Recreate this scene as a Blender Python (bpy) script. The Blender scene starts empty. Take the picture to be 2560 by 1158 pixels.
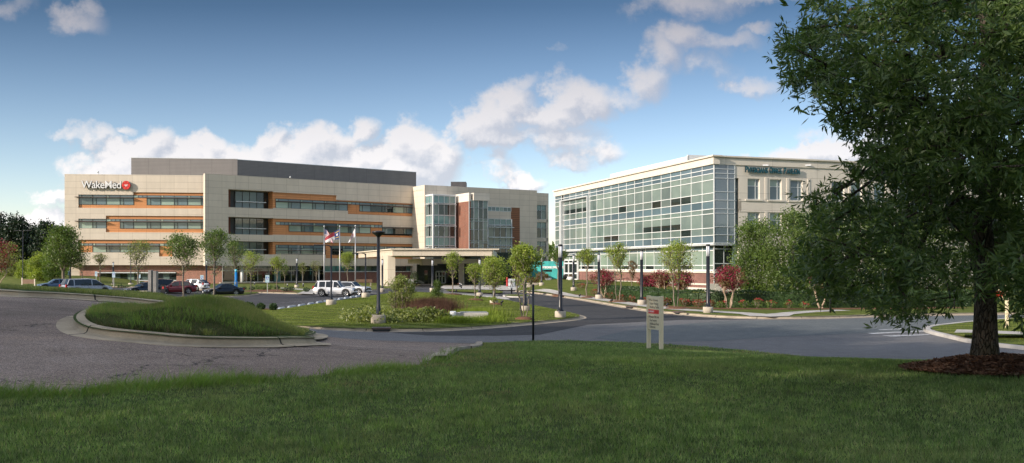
import bpy, bmesh, math, random
import numpy as np
from math import sin, cos, pi, radians, atan2, sqrt
from mathutils import Vector, Matrix
from mathutils.geometry import delaunay_2d_cdt, intersect_point_tri_2d
random.seed(7); RNG = np.random.default_rng(7)
S = bpy.context.scene
COL = S.collection
EZ, F, CX, HY = 3.4, 2300.0, 1280.0, 668.0      # eye height, focal length and horizon of the photograph (2560 px wide)

# ------------------------------------------------------------------ placing helpers
def P(px, py, z=0.0):
    Y = (EZ - z) * F / (py - HY)
    return ((px - CX) * Y / F, Y, z)
def atY(px, py, Y):
    return ((px - CX) * Y / F, Y, EZ - (py - HY) * Y / F)

CTRL = [(-6,2,1.85),(6,2,1.8),(0,8,1.8),(-5,10.4,1.9),(8,14,1.82),(14,12,1.6),(4,14,1.78),(0,15,1.72),(-2,18,1.65),(-1,20,1.5),
 (6.5,20,1.35),(4,27,.9),(0,30,.75),(10,21,1.15),(10,9,1.8),
 (-1.24,40.7,0),(.97,42.3,0),(4,41.6,0),(6.5,40.3,0),(9.85,36.5,0),(11.7,32.9,0),(12.4,31,0),(14,26,0),(16.5,20,0),(20,12,0),(24,4,0),
 (-16,28.7,2.6),(-11.5,28,2.28),(-8.6,28,1.9),(-6.3,30,.75),(-7.6,30,1.3),(-8.4,30,1.65),(-5,24,1.25),(-2,24,1.2),(-6.2,24,1.45),(-5,29,.85),(-2.5,32,.6),(-18,31,2.66),(-12,31,2.33),(-9.2,31.5,1.6),(-24,45,.7),(-14,42,.5),
 (-8,38,.4),(-30,60,0),(-18,55,0),(-10,48,0),(-5,44,0),(-4,36,.5),(-9.5,17,2.22),(-8.5,20,2.28),(-5.6,16,1.97),(-3.8,18,1.83),(-3,13,1.8),
 (-12,13,2.3),(-15,20,2.5),(-20,20,2.7),(-11,23,2.4),(-25,28,2.9),(-30,10,2.9),(-20,5,2.4),(-20,-10,2.2),(0,-10,1.9),(20,-10,1.2),
 (30,30,0),(40,10,0),(60,0,0),(0,60,0),(20,50,0),(-60,60,0),(-50,30,2.0),(30,60,0),(-40,-20,2.5),(40,-20,0.3)]
_C = np.array(CTRL, float)
_D = np.linalg.norm(_C[:, None, :2] - _C[None, :, :2], axis=2)
_W = np.linalg.solve(_D, _C[:, 2])
def sstep(a, b, x):
    t = np.clip((x - a) / (b - a), 0, 1); return t * t * (3 - 2 * t)
def hN(XY):
    XY = np.asarray(XY, float).reshape(-1, 2)
    d = np.linalg.norm(XY[:, None, :] - _C[None, :, :2], axis=2)
    z = np.maximum(0, d @ _W) * (1 - sstep(50, 60, XY[:, 1]))
    return z
def terr(XY):
    """terrace rising to the entrance of the glass office building"""
    XY = np.asarray(XY, float).reshape(-1, 2)
    X, Y = XY[:, 0], XY[:, 1]
    return 1.15 * sstep(104, 135, Y) * sstep(1.0, 7.5, X - (Y - 120) * -.03)
def h(X, Y): return float(hN([(X, Y)])[0] + terr([(X, Y)])[0])
def H(XY): return hN(XY) + terr(XY)
def G(px, py, off=0.0):
    """first hit of the ray through a photo pixel with the terrain"""
    k = (py - HY) / F; u = (px - CX) / F
    Y = np.arange(5.0, 260.0, 0.1)
    XY = np.stack([u * Y, Y], 1)
    below = (EZ - k * Y) <= H(XY) + off
    i = int(np.argmax(below)); y = Y[i]
    return (u * y, y, EZ - k * y)

# ------------------------------------------------------------------ objects
def link(o, parent=None, label=None, cat=None, group=None, kind=None):
    COL.objects.link(o)
    if parent is not None: o.parent = parent
    tag(o, label, cat, group, kind); return o
def tag(o, label=None, cat=None, group=None, kind=None):
    if label: o['label'] = label
    if cat: o['category'] = cat
    if group: o['group'] = group
    if kind: o['kind'] = kind
    return o
def empty(name, loc=(0, 0, 0), rz=0, label=None, cat=None, group=None, kind=None):
    o = bpy.data.objects.new(name, None); o.location = loc; o.rotation_euler = (0, 0, rz)
    o.empty_display_size = .2
    return link(o, None, label, cat, group, kind)
def copy_tree(o, parent=None):
    c = o.copy(); COL.objects.link(c)
    if parent is not None: c.parent = parent
    for ch in list(o.children): copy_tree(ch, c)
    return c

class MB:
    """collects faces; build() links them as one mesh object"""
    def __init__(s): s.v = []; s.f = []; s.m = []; s.uv = []; s.sm = []
    def face(s, pts, m=0, uv=None, smooth=False):
        i = len(s.v); s.v.extend([tuple(p) for p in pts]); s.f.append(tuple(range(i, i + len(pts)))); s.m.append(m); s.uv.append(uv); s.sm.append(smooth)
    def mesh(s, verts, faces, m=0, smooth=False):
        i = len(s.v); s.v.extend([tuple(p) for p in verts])
        for f in faces: s.f.append(tuple(i + k for k in f)); s.m.append(m); s.uv.append(None); s.sm.append(smooth)
    def box(s, x0, x1, y0, y1, z0, z1, m=0, M=None, bev=0):
        if x0 > x1: x0, x1 = x1, x0
        if y0 > y1: y0, y1 = y1, y0
        c = [(x0,y0,z0),(x1,y0,z0),(x1,y1,z0),(x0,y1,z0),(x0,y0,z1),(x1,y0,z1),(x1,y1,z1),(x0,y1,z1)]
        if M is not None: c = [tuple(M @ Vector(p)) for p in c]
        s.mesh(c, [(0,3,2,1),(4,5,6,7),(0,1,5,4),(1,2,6,5),(2,3,7,6),(3,0,4,7)], m)
    def prism(s, poly, z0, z1, m=0):
        n = len(poly)
        s.mesh([(x, y, z0) for x, y in poly] + [(x, y, z1) for x, y in poly],
               [tuple(range(n))[::-1], tuple(range(n, 2*n))] + [(i, (i+1) % n, n + (i+1) % n, n + i) for i in range(n)], m)
    def lathe(s, prof, c=(0,0,0), n=16, m=0, smooth=True, cap=True):
        vs = []; fs = []
        for r, z in prof:
            for k in range(n): a = 2*pi*k/n; vs.append((c[0]+r*cos(a), c[1]+r*sin(a), c[2]+z))
        for j in range(len(prof)-1):
            for k in range(n): fs.append((j*n+k, j*n+(k+1) % n, (j+1)*n+(k+1) % n, (j+1)*n+k))
        s.mesh(vs, fs, m, smooth)
        if cap:
            i = len(s.v) - len(vs)
            s.f.append(tuple(i+k for k in range(n))[::-1]); s.m.append(m); s.uv.append(None); s.sm.append(False)
            s.f.append(tuple(i+(len(prof)-1)*n+k for k in range(n))); s.m.append(m); s.uv.append(None); s.sm.append(False)
    def tube(s, pts, rad, n=8, m=0, smooth=True, cap=True):
        pts = [Vector(p) for p in pts]; R = rad if hasattr(rad, '__len__') else [rad]*len(pts)
        vs = []; fs = []
        t0 = None
        for i, p in enumerate(pts):
            t = (pts[min(i+1, len(pts)-1)] - pts[max(i-1, 0)]).normalized()
            if t0 is None:
                a = Vector((1, 0, 0)) if abs(t.x) < .8 else Vector((0, 1, 0)); u = t.cross(a).normalized()
            else:
                u = (u - t*u.dot(t)).normalized()
            t0 = t; w = t.cross(u)
            for k in range(n):
                a = 2*pi*k/n; vs.append(p + (u*cos(a) + w*sin(a))*R[i])
        for j in range(len(pts)-1):
            for k in range(n): fs.append((j*n+k, j*n+(k+1) % n, (j+1)*n+(k+1) % n, (j+1)*n+k))
        if cap: fs.append(tuple(range(n))[::-1]); fs.append(tuple((len(pts)-1)*n+k for k in range(n)))
        s.mesh(vs, fs, m, smooth)
    def build(s, name, mats, parent=None, label=None, cat=None, group=None, kind=None, loc=None, bevel=0, autouv=True):
        me = bpy.data.meshes.new(name)
        me.from_pydata(s.v, [], s.f)
        mats = mats if isinstance(mats, (list, tuple)) else [mats]
        for mm in mats: me.materials.append(mm)
        if any(s.m): me.polygons.foreach_set('material_index', s.m)
        me.polygons.foreach_set('use_smooth', s.sm)
        if autouv:
            uvl = me.uv_layers.new(name='UVMap').data
            me.update()
            for p in me.polygons:
                ex = s.uv[p.index]
                n = p.normal
                if ex is not None:
                    for k, li in enumerate(p.loop_indices): uvl[li].uv = ex[k]
                    continue
                if abs(n.z) > .8 or (n.x == 0 and n.y == 0):
                    for li in p.loop_indices:
                        c = me.vertices[me.loops[li].vertex_index].co; uvl[li].uv = (c.x, c.y)
                else:
                    l = sqrt(n.x*n.x+n.y*n.y); tx, ty = -n.y/l, n.x/l
                    for li in p.loop_indices:
                        c = me.vertices[me.loops[li].vertex_index].co; uvl[li].uv = (c.x*tx+c.y*ty, c.z)
        me.validate(); me.update()
        o = bpy.data.objects.new(name, me)
        if loc: o.location = loc
        if bevel:
            b = o.modifiers.new('bevel', 'BEVEL'); b.width = bevel; b.segments = 2; b.limit_method = 'ANGLE'
        return link(o, parent, label, cat, group, kind)

def np_mesh(name, V, Fq, mats, parent=None, mi=None, **kw):
    """fast mesh from numpy: V (n,3), Fq (m,k) all with k corners"""
    me = bpy.data.meshes.new(name)
    n, m, k = len(V), len(Fq), Fq.shape[1]
    me.vertices.add(n); me.vertices.foreach_set('co', np.ascontiguousarray(V, np.float32).ravel())
    me.loops.add(m*k); me.loops.foreach_set('vertex_index', np.ascontiguousarray(Fq, np.int32).ravel())
    me.polygons.add(m); me.polygons.foreach_set('loop_start', np.arange(0, m*k, k, dtype=np.int32))
    me.polygons.foreach_set('loop_total', np.full(m, k, np.int32))
    for mm in (mats if isinstance(mats, (list, tuple)) else [mats]): me.materials.append(mm)
    if mi is not None: me.polygons.foreach_set('material_index', np.ascontiguousarray(mi, np.int32))
    me.update(calc_edges=True)
    o = bpy.data.objects.new(name, me)
    return link(o, parent, **kw)

# ------------------------------------------------------------------ materials
def mat(name, col=(.5,.5,.5), rough=.6, spec=.5, metal=0, build=None):
    m = bpy.data.materials.new(name); m.use_nodes = True
    nt = m.node_tree; b = nt.nodes['Principled BSDF']
    b.inputs['Base Color'].default_value = (*col, 1); b.inputs['Roughness'].default_value = rough
    b.inputs['Specular IOR Level'].default_value = spec; b.inputs['Metallic'].default_value = metal
    if build: build(nt, b)
    return m
class N:
    """tiny node-graph writer"""
    def __init__(s, nt): s.nt = nt
    def n(s, t, **kw):
        x = s.nt.nodes.new(t)
        for k, v in kw.items():
            if k in x.inputs.keys(): s.set(x.inputs[k], v)
            else: setattr(x, k, v)
        return x
    def set(s, sock, v):
        if isinstance(v, bpy.types.NodeSocket): s.nt.links.new(v, sock)
        else: sock.default_value = v
    def math(s, op, a, b=0, c=None, clamp=False):
        x = s.nt.nodes.new('ShaderNodeMath'); x.operation = op; x.use_clamp = clamp
        s.set(x.inputs[0], a); s.set(x.inputs[1], b)
        if c is not None: s.set(x.inputs[2], c)
        return x.outputs[0]
    def vm(s, op, a, b=(0,0,0), out=0):
        x = s.nt.nodes.new('ShaderNodeVectorMath'); x.operation = op
        s.set(x.inputs[0], a); s.set(x.inputs[1], b); return x.outputs[out]
    def noise(s, vec, scale, detail=3, rough=.5, out='Fac', dist=0):
        x = s.nt.nodes.new('ShaderNodeTexNoise'); s.set(x.inputs['Vector'], vec)
        x.inputs['Scale'].default_value = scale; x.inputs['Detail'].default_value = detail
        x.inputs['Roughness'].default_value = rough; x.inputs['Distortion'].default_value = dist
        return x.outputs[out]
    def ramp(s, fac, stops):
        x = s.nt.nodes.new('ShaderNodeValToRGB'); e = x.color_ramp.elements
        while len(e) < len(stops): e.new(.5)
        for i, (p, c) in enumerate(stops):
            e[i].position = p; e[i].color = (*c, 1) if len(c) == 3 else c
        s.set(x.inputs[0], fac); return x.outputs[0]
    def mix(s, fac, a, b, mode='MIX'):
        x = s.nt.nodes.new('ShaderNodeMix'); x.data_type = 'RGBA'; x.blend_type = mode
        s.set(x.inputs[0], fac)
        for sock, v in ((x.inputs[6], a), (x.inputs[7], b)):
            s.set(sock, v if isinstance(v, bpy.types.NodeSocket) else ((*v, 1) if len(v) == 3 else v))
        return x.outputs[2]
    def mapr(s, v, a, b, c=0, d=1, smooth=False):
        x = s.nt.nodes.new('ShaderNodeMapRange'); x.clamp = True
        if smooth: x.interpolation_type = 'SMOOTHSTEP'
        s.set(x.inputs[0], v)
        for i, k in enumerate((a, b, c, d)): s.set(x.inputs[i+1], k)
        return x.outputs[0]
    def bump(s, hgt, strength=.5, dist=.02):
        x = s.nt.nodes.new('ShaderNodeBump'); x.inputs['Strength'].default_value = strength
        x.inputs['Distance'].default_value = dist; s.set(x.inputs['Height'], hgt); return x.outputs[0]
    def coord(s, w='Object'): return s.nt.nodes.new('ShaderNodeTexCoord').outputs[w]
    def geo(s, w='Position'): return s.nt.nodes.new('ShaderNodeNewGeometry').outputs[w]

def paint(name, col, rough=.5, var=.08, sc=1.2, metal=0, spec=.5, bump=0, scb=60):
    """painted, metal or plastic surface with faint dirt variation"""
    def b(nt, bs):
        g = N(nt); c = g.geo()
        f = g.noise(c, sc, 5, .6)
        lo = tuple(x*(1-var*1.6) for x in col); hi = tuple(min(1, x*(1+var)) for x in col)
        nt.links.new(g.ramp(f, [(.3, lo), (.7, hi)]), bs.inputs['Base Color'])
        nt.links.new(g.mapr(g.noise(c, sc*3, 3), .3, .7, rough*.85, min(1, rough*1.15)), bs.inputs['Roughness'])
        if bump: nt.links.new(g.bump(g.noise(c, scb, 3), bump, .01), bs.inputs['Normal'])
    return mat(name, col, rough, spec, metal, b)

def panels(name, col, joint, w, hgt, mort=.012, rough=.5, var=.04, offset=0, dirt=.05, bump=.4):
    """cladding with joints laid out in metres on the wall (UV = metres)"""
    def b(nt, bs):
        g = N(nt); uv = g.coord('UV')
        x = g.n('ShaderNodeTexBrick', offset=offset); nt.links.new(uv, x.inputs['Vector'])
        x.inputs['Scale'].default_value = 1; x.inputs['Brick Width'].default_value = w; x.inputs['Row Height'].default_value = hgt
        x.inputs['Mortar Size'].default_value = mort; x.inputs['Mortar Smooth'].default_value = .1; x.inputs['Bias'].default_value = 0
        x.inputs['Color1'].default_value = (*[c*(1-var) for c in col], 1); x.inputs['Color2'].default_value = (*[min(1, c*(1+var)) for c in col], 1)
        x.inputs['Mortar'].default_value = (*joint, 1)
        d = g.noise(g.vm('MULTIPLY', uv, (1, .25, 1)), .9, 5, .6)
        nt.links.new(g.mix(g.mapr(d, .35, .75, 0, 1), x.outputs['Color'], g.mix(1.0, x.outputs['Color'], tuple(1-dirt*2.2 for _ in range(3)), 'MULTIPLY')), bs.inputs['Base Color'])
        nt.links.new(g.bump(x.outputs['Fac'], -bump, .01), bs.inputs['Normal'])
    return mat(name, col, rough, .4, 0, b)

def glass(name, col, rough=.06, col2=None, sc=.35, ior=1.7, stretch=(1,1,1)):
    """window glass seen with what hangs behind it: dark room or pale blind"""
    def b(nt, bs):
        g = N(nt); c = g.vm('MULTIPLY', g.geo(), stretch)
        f = g.noise(c, sc, 3, .5)
        c2 = col2 or tuple(x*.6 for x in col)
        r = g.n('ShaderNodeNewGeometry').outputs['Random Per Island']
        cc = g.ramp(f, [(.35, c2), (.65, col)])
        orn = g.n('ShaderNodeObjectInfo').outputs['Random']
        cc = g.mix(1.0, cc, g.ramp(orn, [(0, (.62,.63,.64)), (.5, (.95,.95,.93)), (1, (1.22,1.2,1.12))]), 'MULTIPLY')
        nt.links.new(g.mix(g.math('MULTIPLY', r, .5), cc, tuple(x*.62 for x in col)), bs.inputs['Base Color'])
        nrm = g.bump(g.noise(g.geo(), .5, 2), .012, .3); nt.links.new(nrm, bs.inputs['Normal'])
        bs.inputs['IOR'].default_value = ior
    return mat(name, col, rough, .5, 0, b)

M = {}
M['clad'] = panels('beige_metal_cladding', (.64,.565,.465), (.34,.29,.23), 2.63, 1.25, .02, .55, .035)
M['wood'] = panels('orange_fibre_panels', (.60,.265,.105), (.26,.11,.04), 5.26, .42, .02, .6, .06)
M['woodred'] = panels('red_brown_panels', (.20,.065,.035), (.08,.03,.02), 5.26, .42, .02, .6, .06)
M['woodbrown'] = panels('brown_slats', (.27,.115,.055), (.08,.035,.02), 30, .42, .05, .6, .06)
M['pent'] = panels('grey_ribbed_metal', (.225,.213,.205), (.10,.095,.092), 4.3, .28, .018, .5, .03)
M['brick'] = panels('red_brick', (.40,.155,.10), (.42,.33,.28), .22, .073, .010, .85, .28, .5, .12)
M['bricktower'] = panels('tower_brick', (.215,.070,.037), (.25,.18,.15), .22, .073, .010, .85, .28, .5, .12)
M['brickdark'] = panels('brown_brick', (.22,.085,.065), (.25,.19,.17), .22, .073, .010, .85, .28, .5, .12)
M['stucco'] = panels('cream_precast', (.66,.61,.53), (.36,.33,.28), 6.5, 2.06, .02, .75, .02)
M['cream'] = paint('cream_metal_trim', (.72,.64,.52), .5, .05)
M['canopy'] = panels('canopy_panels', (.60,.53,.43), (.36,.31,.25), 3.1, 3.0, .02, .5, .03)
M['white'] = paint('white_trim', (.74,.76,.76), .4, .04)
M['whitewall'] = panels('white_roof_screen', (.70,.72,.72), (.5,.52,.53), 4, 1.1, .03, .6, .03)
M['alum'] = paint('pale_aluminium', (.62,.65,.66), .35, .05, metal=.3)
M['dkframe'] = paint('bronze_frame', (.045,.05,.05), .45, .1)
M['shade'] = paint('brown_sunshade', (.10,.07,.06), .5, .1)
M['gblind'] = glass('glass_over_blind', (.33,.44,.37), .05, (.27,.37,.32))
M['gblue'] = glass('glass_blue_tint', (.15,.22,.25), .04, (.12,.18,.20))
M['gdark'] = glass('glass_dark_room', (.030,.045,.042), .03, (.012,.018,.018))
M['gmid'] = glass('glass_mid', (.17,.24,.225), .04, (.08,.12,.115))
M['gteal'] = glass('glass_teal_spandrel', (.17,.31,.31), .06, (.12,.24,.25))
M['gspan'] = glass('glass_blue_spandrel', (.12,.185,.22), .06, (.10,.15,.18))
M['ggreen'] = glass('glass_green_blind', (.205,.27,.25), .05, (.145,.195,.19))
M['ggreenlow'] = glass('glass_pale_green_blind', (.24,.32,.27), .06, (.19,.26,.225))
M['stone'] = panels('dark_slate_wall', (.05,.06,.06), (.025,.03,.03), .8, .4, .01, .5, .35, .5)
M['teal'] = paint('turquoise_wall', (.04,.30,.29), .6, .25, .5)
M['black'] = paint('black_powder_coat', (.012,.013,.016), .35, .2)
M['blackmatte'] = paint('black_rubber', (.015,.015,.016), .8, .2)
M['bolt'] = paint('galvanised_steel', (.4,.41,.42), .45, .1, metal=.7)
M['lens'] = paint('white_lamp_lens', (.78,.79,.82), .3, .02)
def conc_b(col, jl=3.0):
    def b(nt, bs):
        g = N(nt); p = g.geo(); uv = g.coord('UV')
        f = g.noise(p, .8, 6, .65); f2 = g.noise(p, 40, 4, .6)
        c = g.ramp(f, [(.3, tuple(x*.62 for x in col)), (.52, col), (.75, tuple(min(1, x*1.15) for x in col))])
        c = g.mix(g.mapr(f2, .45, .7, 0, .35), c, tuple(x*.55 for x in col))
        if jl:
            sx = g.n('ShaderNodeSeparateXYZ'); nt.links.new(uv, sx.inputs[0])
            t = g.math('ABSOLUTE', g.math('SUBTRACT', g.math('FRACT', g.math('DIVIDE', sx.outputs[0], jl)), .5))
            j = g.mapr(t, .004, .008, 1, 0)
            c = g.mix(j, c, (.05,.045,.04))
        nt.links.new(c, bs.inputs['Base Color']); nt.links.new(g.bump(f2, .5, .006), bs.inputs['Normal'])
    return b
M['kerb'] = mat('weathered_kerb_concrete', rough=.9, spec=.2, build=conc_b((.40,.34,.26)))
M['kerbgrey'] = mat('grey_kerb_concrete', rough=.9, spec=.2, build=conc_b((.47,.39,.28), 4.1))
M['walk'] = mat('sidewalk_concrete', rough=.9, spec=.2, build=conc_b((.46,.44,.41), 0))
M['conc'] = mat('cast_concrete', rough=.9, spec=.2, build=conc_b((.50,.44,.36), 0))
def asphalt_b(c0, c1, cracks=.0, patch=.3, speck=.5, joints=False):
    def b(nt, bs):
        g = N(nt); p = g.geo()
        big = g.noise(g.vm('MULTIPLY', p, (.5, 1, 1)), .22, 6, .62); mid = g.noise(p, 1.6, 6, .65); fine = g.noise(p, 75, 3, .75)
        c = g.ramp(big, [(.3, tuple(x*(1-patch) for x in c0)), (.5, c0), (.7, c1)])
        c = g.mix(g.mapr(mid, .35, .7, 0, .45), c, tuple(x*.62 for x in c0))
        st = g.ramp(fine, [(.36, (.35,.35,.35)), (.5, (1,1,1)), (.64, (1+speck*1.6,)*3)])
        c = g.mix(1.0, c, st, 'MULTIPLY')
        st2 = g.ramp(g.noise(p, 22, 2, .6), [(.3, (.7,)*3), (.7, (1.25,)*3)])
        c = g.mix(1.0, c, st2, 'MULTIPLY')
        if cracks:
            w = g.vm('ADD', p, g.vm('MULTIPLY', g.noise(p, 2.5, 5, .6, 'Color'), (.9,.9,0)))
            v = g.n('ShaderNodeTexVoronoi', feature='DISTANCE_TO_EDGE'); nt.links.new(w, v.inputs['Vector']); v.inputs['Scale'].default_value = .55
            cr = g.mapr(v.outputs[0], .003, .012, 1, 0); mask = g.mapr(g.noise(p, .35, 3), .46, .56, 0, cracks)
            c = g.mix(g.math('MULTIPLY', cr, mask), c, (.012,.012,.012))
        nt.links.new(c, bs.inputs['Base Color'])
        nt.links.new(g.bump(fine, .9, .012), bs.inputs['Normal'])
        nt.links.new(g.mapr(mid, .3, .7, .78, .95), bs.inputs['Roughness'])
    return b
M['driveway'] = mat('old_chip_seal_asphalt', rough=.9, spec=.25, build=asphalt_b((.235,.180,.145), (.305,.240,.200), .9, .42, 1.1))
M['road'] = mat('grey_asphalt', rough=.85, spec=.3, build=asphalt_b((.165,.163,.165), (.185,.184,.187), 0, .12, .35))
M['roadblue'] = mat('bluish_asphalt', rough=.85, spec=.3, build=asphalt_b((.130,.146,.150), (.148,.164,.168), 0, .12, .3))
M['roaddark'] = mat('fresh_dark_asphalt', rough=.75, spec=.35, build=asphalt_b((.036,.037,.042), (.050,.052,.058), 0, .18, .3))
M['entryroad'] = mat('entry_asphalt', rough=.75, spec=.35, build=asphalt_b((.055,.058,.065), (.078,.082,.090), 0, .25, .3))
M['lot'] = mat('parking_asphalt', rough=.8, spec=.3, build=asphalt_b((.052,.052,.058), (.066,.067,.073), 0, .2, .3))
def grass_b(c0, c1, dry=(.20,.15,.07), dryamt=.3, stripes=0, sdir=(1,.0,0), sc=1.0):
    def b(nt, bs):
        g = N(nt); p = g.geo()
        f = g.noise(p, .45*sc, 6, .6); f2 = g.noise(g.vm('MULTIPLY', p, (1, .5, 1)), 9*sc, 4, .65)
        c = g.mix(g.mapr(f, .35, .65), c0, c1)
        c = g.mix(g.mapr(f2, .38, .66, 0, .6), c, tuple(x*.45 for x in c0))
        c = g.mix(g.mapr(g.noise(p, .9*sc, 5, .7), .56, .72, 0, dryamt), c, dry)
        if stripes:
            q = g.vm('ADD', p, g.vm('MULTIPLY', g.noise(p, .12, 2, .5, 'Color'), (6, 6, 0)))
            d = g.vm('DOT_PRODUCT', q, sdir, 1)
            s_ = g.mapr(g.math('SINE', g.math('MULTIPLY', d, 2*pi/1.9)), -.45, .45, 0, stripes, True)
            c = g.mix(s_, c, tuple(x*.42 for x in c0))
        nt.links.new(c, bs.inputs['Base Color']); nt.links.new(g.bump(f2, .9, .05), bs.inputs['Normal'])
    return b
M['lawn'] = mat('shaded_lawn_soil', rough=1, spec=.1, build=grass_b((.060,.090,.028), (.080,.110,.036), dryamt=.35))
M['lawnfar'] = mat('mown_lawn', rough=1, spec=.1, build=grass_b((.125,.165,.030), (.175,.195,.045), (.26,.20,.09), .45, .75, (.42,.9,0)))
M['lawnflat'] = mat('verge_grass', rough=1, spec=.1, build=grass_b((.12,.15,.035), (.16,.185,.05), (.27,.20,.10), .6))
M['mulch'] = mat('bark_mulch', rough=1, spec=.1, build=grass_b((.17,.088,.055), (.22,.12,.078), (.18,.11,.075), .4, sc=6))
M['linepaint'] = paint('worn_white_paint', (.42,.43,.44), .7, .4, 3)

# leaf / blade materials: colour varies per leaf
def leaf_mat(name, cols, trans=.35, rough=.45, spec=.4, sc=.6, clump=0):
    m = bpy.data.materials.new(name); m.use_nodes = True; nt = m.node_tree; g = N(nt)
    bs = nt.nodes['Principled BSDF']; out = nt.nodes['Material Output']
    r = g.n('ShaderNodeNewGeometry').outputs['Random Per Island']
    k = len(cols); c = g.ramp(r, [((i+.0)/max(1, k-1), cc) for i, cc in enumerate(cols)])
    big = g.noise(g.geo(), sc, 3, .5)
    c = g.mix(1.0, c, g.ramp(big, [(.3, (.70,.72,.70)), (.7, (1.22,1.2,1.15))]), 'MULTIPLY')
    if clump:
        c = g.mix(1.0, c, g.ramp(g.noise(g.geo(), 5, 4, .65), [(.32, (.50,.52,.50)), (.5, (.95,.95,.95)), (.68, (1.5,1.45,1.35))]), 'MULTIPLY')
        c = g.mix(g.mapr(g.noise(g.geo(), .5, 4, .6), .50, .66, 0, .45), c, (.16,.16,.075))
    nt.links.new(c, bs.inputs['Base Color']); bs.inputs['Roughness'].default_value = rough; bs.inputs['Specular IOR Level'].default_value = spec
    tr = g.n('ShaderNodeBsdfTranslucent'); nt.links.new(g.mix(1.0, c, (1.5,1.6,.7), 'MULTIPLY'), tr.inputs[0])
    mx = g.n('ShaderNodeMixShader'); mx.inputs[0].default_value = trans
    nt.links.new(bs.outputs[0], mx.inputs[1]); nt.links.new(tr.outputs[0], mx.inputs[2]); nt.links.new(mx.outputs[0], out.inputs[0])
    return m
M['leaf_oak'] = leaf_mat('willow_oak_leaf', [(.044,.084,.026), (.072,.125,.036), (.150,.215,.068), (.055,.100,.030)], .32, .42, .45)
M['leaf_mid'] = leaf_mat('mid_green_leaf', [(.070,.120,.026), (.11,.170,.038), (.088,.140,.030), (.14,.19,.048)])
M['leaf_spring'] = leaf_mat('yellow_green_leaf', [(.19,.25,.045), (.27,.33,.060), (.21,.27,.048), (.32,.37,.08)])
M['leaf_olive'] = leaf_mat('olive_leaf', [(.16,.19,.055), (.22,.25,.07), (.13,.165,.05), (.25,.27,.10)])
M['leaf_pine'] = leaf_mat('pine_needles', [(.012,.028,.012), (.020,.040,.017), (.016,.034,.014)], .1)
M['leaf_dark'] = leaf_mat('hedge_leaf', [(.030,.062,.018), (.045,.085,.026), (.036,.07,.02)], .2)
M['leaf_pink'] = leaf_mat('crape_blossom', [(.30,.028,.075), (.38,.045,.11), (.20,.02,.05), (.13,.05,.04)], .3, .7, .2)
M['leaf_redgreen'] = leaf_mat('reddish_young_leaf', [(.13,.12,.04), (.20,.07,.05), (.10,.12,.035), (.24,.10,.07)])
M['leaf_rose'] = leaf_mat('red_rose_blossom', [(.34,.03,.045), (.42,.07,.08), (.22,.02,.03)], .3, .7, .2)
M['blade'] = leaf_mat('lawn_blade', [(.085,.145,.040), (.150,.250,.065), (.235,.340,.105), (.130,.215,.065), (.36,.43,.20), (.18,.28,.08), (.42,.38,.22)], .3, .6, .3, .5, clump=1)  # mixed blade tones; palest also imitate glints, darkest the gaps between blades
M['blade_dry'] = leaf_mat('dry_blade', [(.30,.25,.13), (.40,.31,.18), (.13,.18,.06), (.24,.2,.1)], .3, .6, .3, .9)
M['blade_bright'] = leaf_mat('coarse_weed_blade', [(.15,.26,.050), (.22,.34,.070), (.12,.20,.045), (.30,.32,.12)], .35, .5, .4, .7)
M['blade_mound'] = leaf_mat('bank_grass_blade', [(.23,.28,.085), (.31,.34,.115), (.18,.22,.065), (.44,.37,.21)], .3, .6, .3, .7)
M['blade_low'] = leaf_mat('creeping_ground_cover', [(.065,.105,.038), (.10,.145,.05), (.17,.14,.08), (.08,.12,.04)], .2, .6, .3, .9)
M['blade_purple'] = leaf_mat('purple_muhly_plume', [(.115,.060,.050), (.16,.09,.075), (.09,.045,.04)], .3, .8, .1, .7)
M['blade_reed'] = leaf_mat('bright_reed', [(.16,.22,.03), (.22,.28,.045), (.13,.18,.03)], .35, .6, .2)
def bark_b(c0, c1):
    def b(nt, bs):
        g = N(nt); p = g.vm('MULTIPLY', g.geo(), (1,1,.28))
        v = g.n('ShaderNodeTexVoronoi', feature='DISTANCE_TO_EDGE'); nt.links.new(g.vm('ADD', p, g.vm('MULTIPLY', g.noise(p, 9, 4, .6, 'Color'), (.06,.06,.03))), v.inputs['Vector']); v.inputs['Scale'].default_value = 24
        f = g.noise(p, 18, 5, .7); ridge = g.mapr(v.outputs[0], .0, .12, 0, 1)
        c = g.mix(ridge, tuple(x*.35 for x in c0), g.ramp(f, [(.3, c0), (.7, c1)]))
        li = g.mapr(g.noise(g.geo(), 30, 3, .6), .60, .66, 0, .8)
        c = g.mix(li, c, (.16,.17,.14))
        c = g.mix(g.mapr(g.noise(g.geo(), 2.2, 3), .52, .7, 0, .4), c, (.05,.06,.03))
        nt.links.new(c, bs.inputs['Base Color']); nt.links.new(g.bump(g.math('ADD', ridge, g.math('MULTIPLY', f, .5)), .9, .03), bs.inputs['Normal'])
    return b
M['bark'] = mat('furrowed_oak_bark', rough=.95, spec=.1, build=bark_b((.075,.062,.048), (.13,.108,.085)))
M['twig'] = paint('grey_twig_bark', (.20,.165,.125), .9, .3, 6)
M['twigdark'] = paint('dark_branch_bark', (.045,.037,.030), .9, .3, 6)
M['twigpale'] = paint('peeling_pale_bark', (.42,.32,.23), .8, .2, 6)

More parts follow.
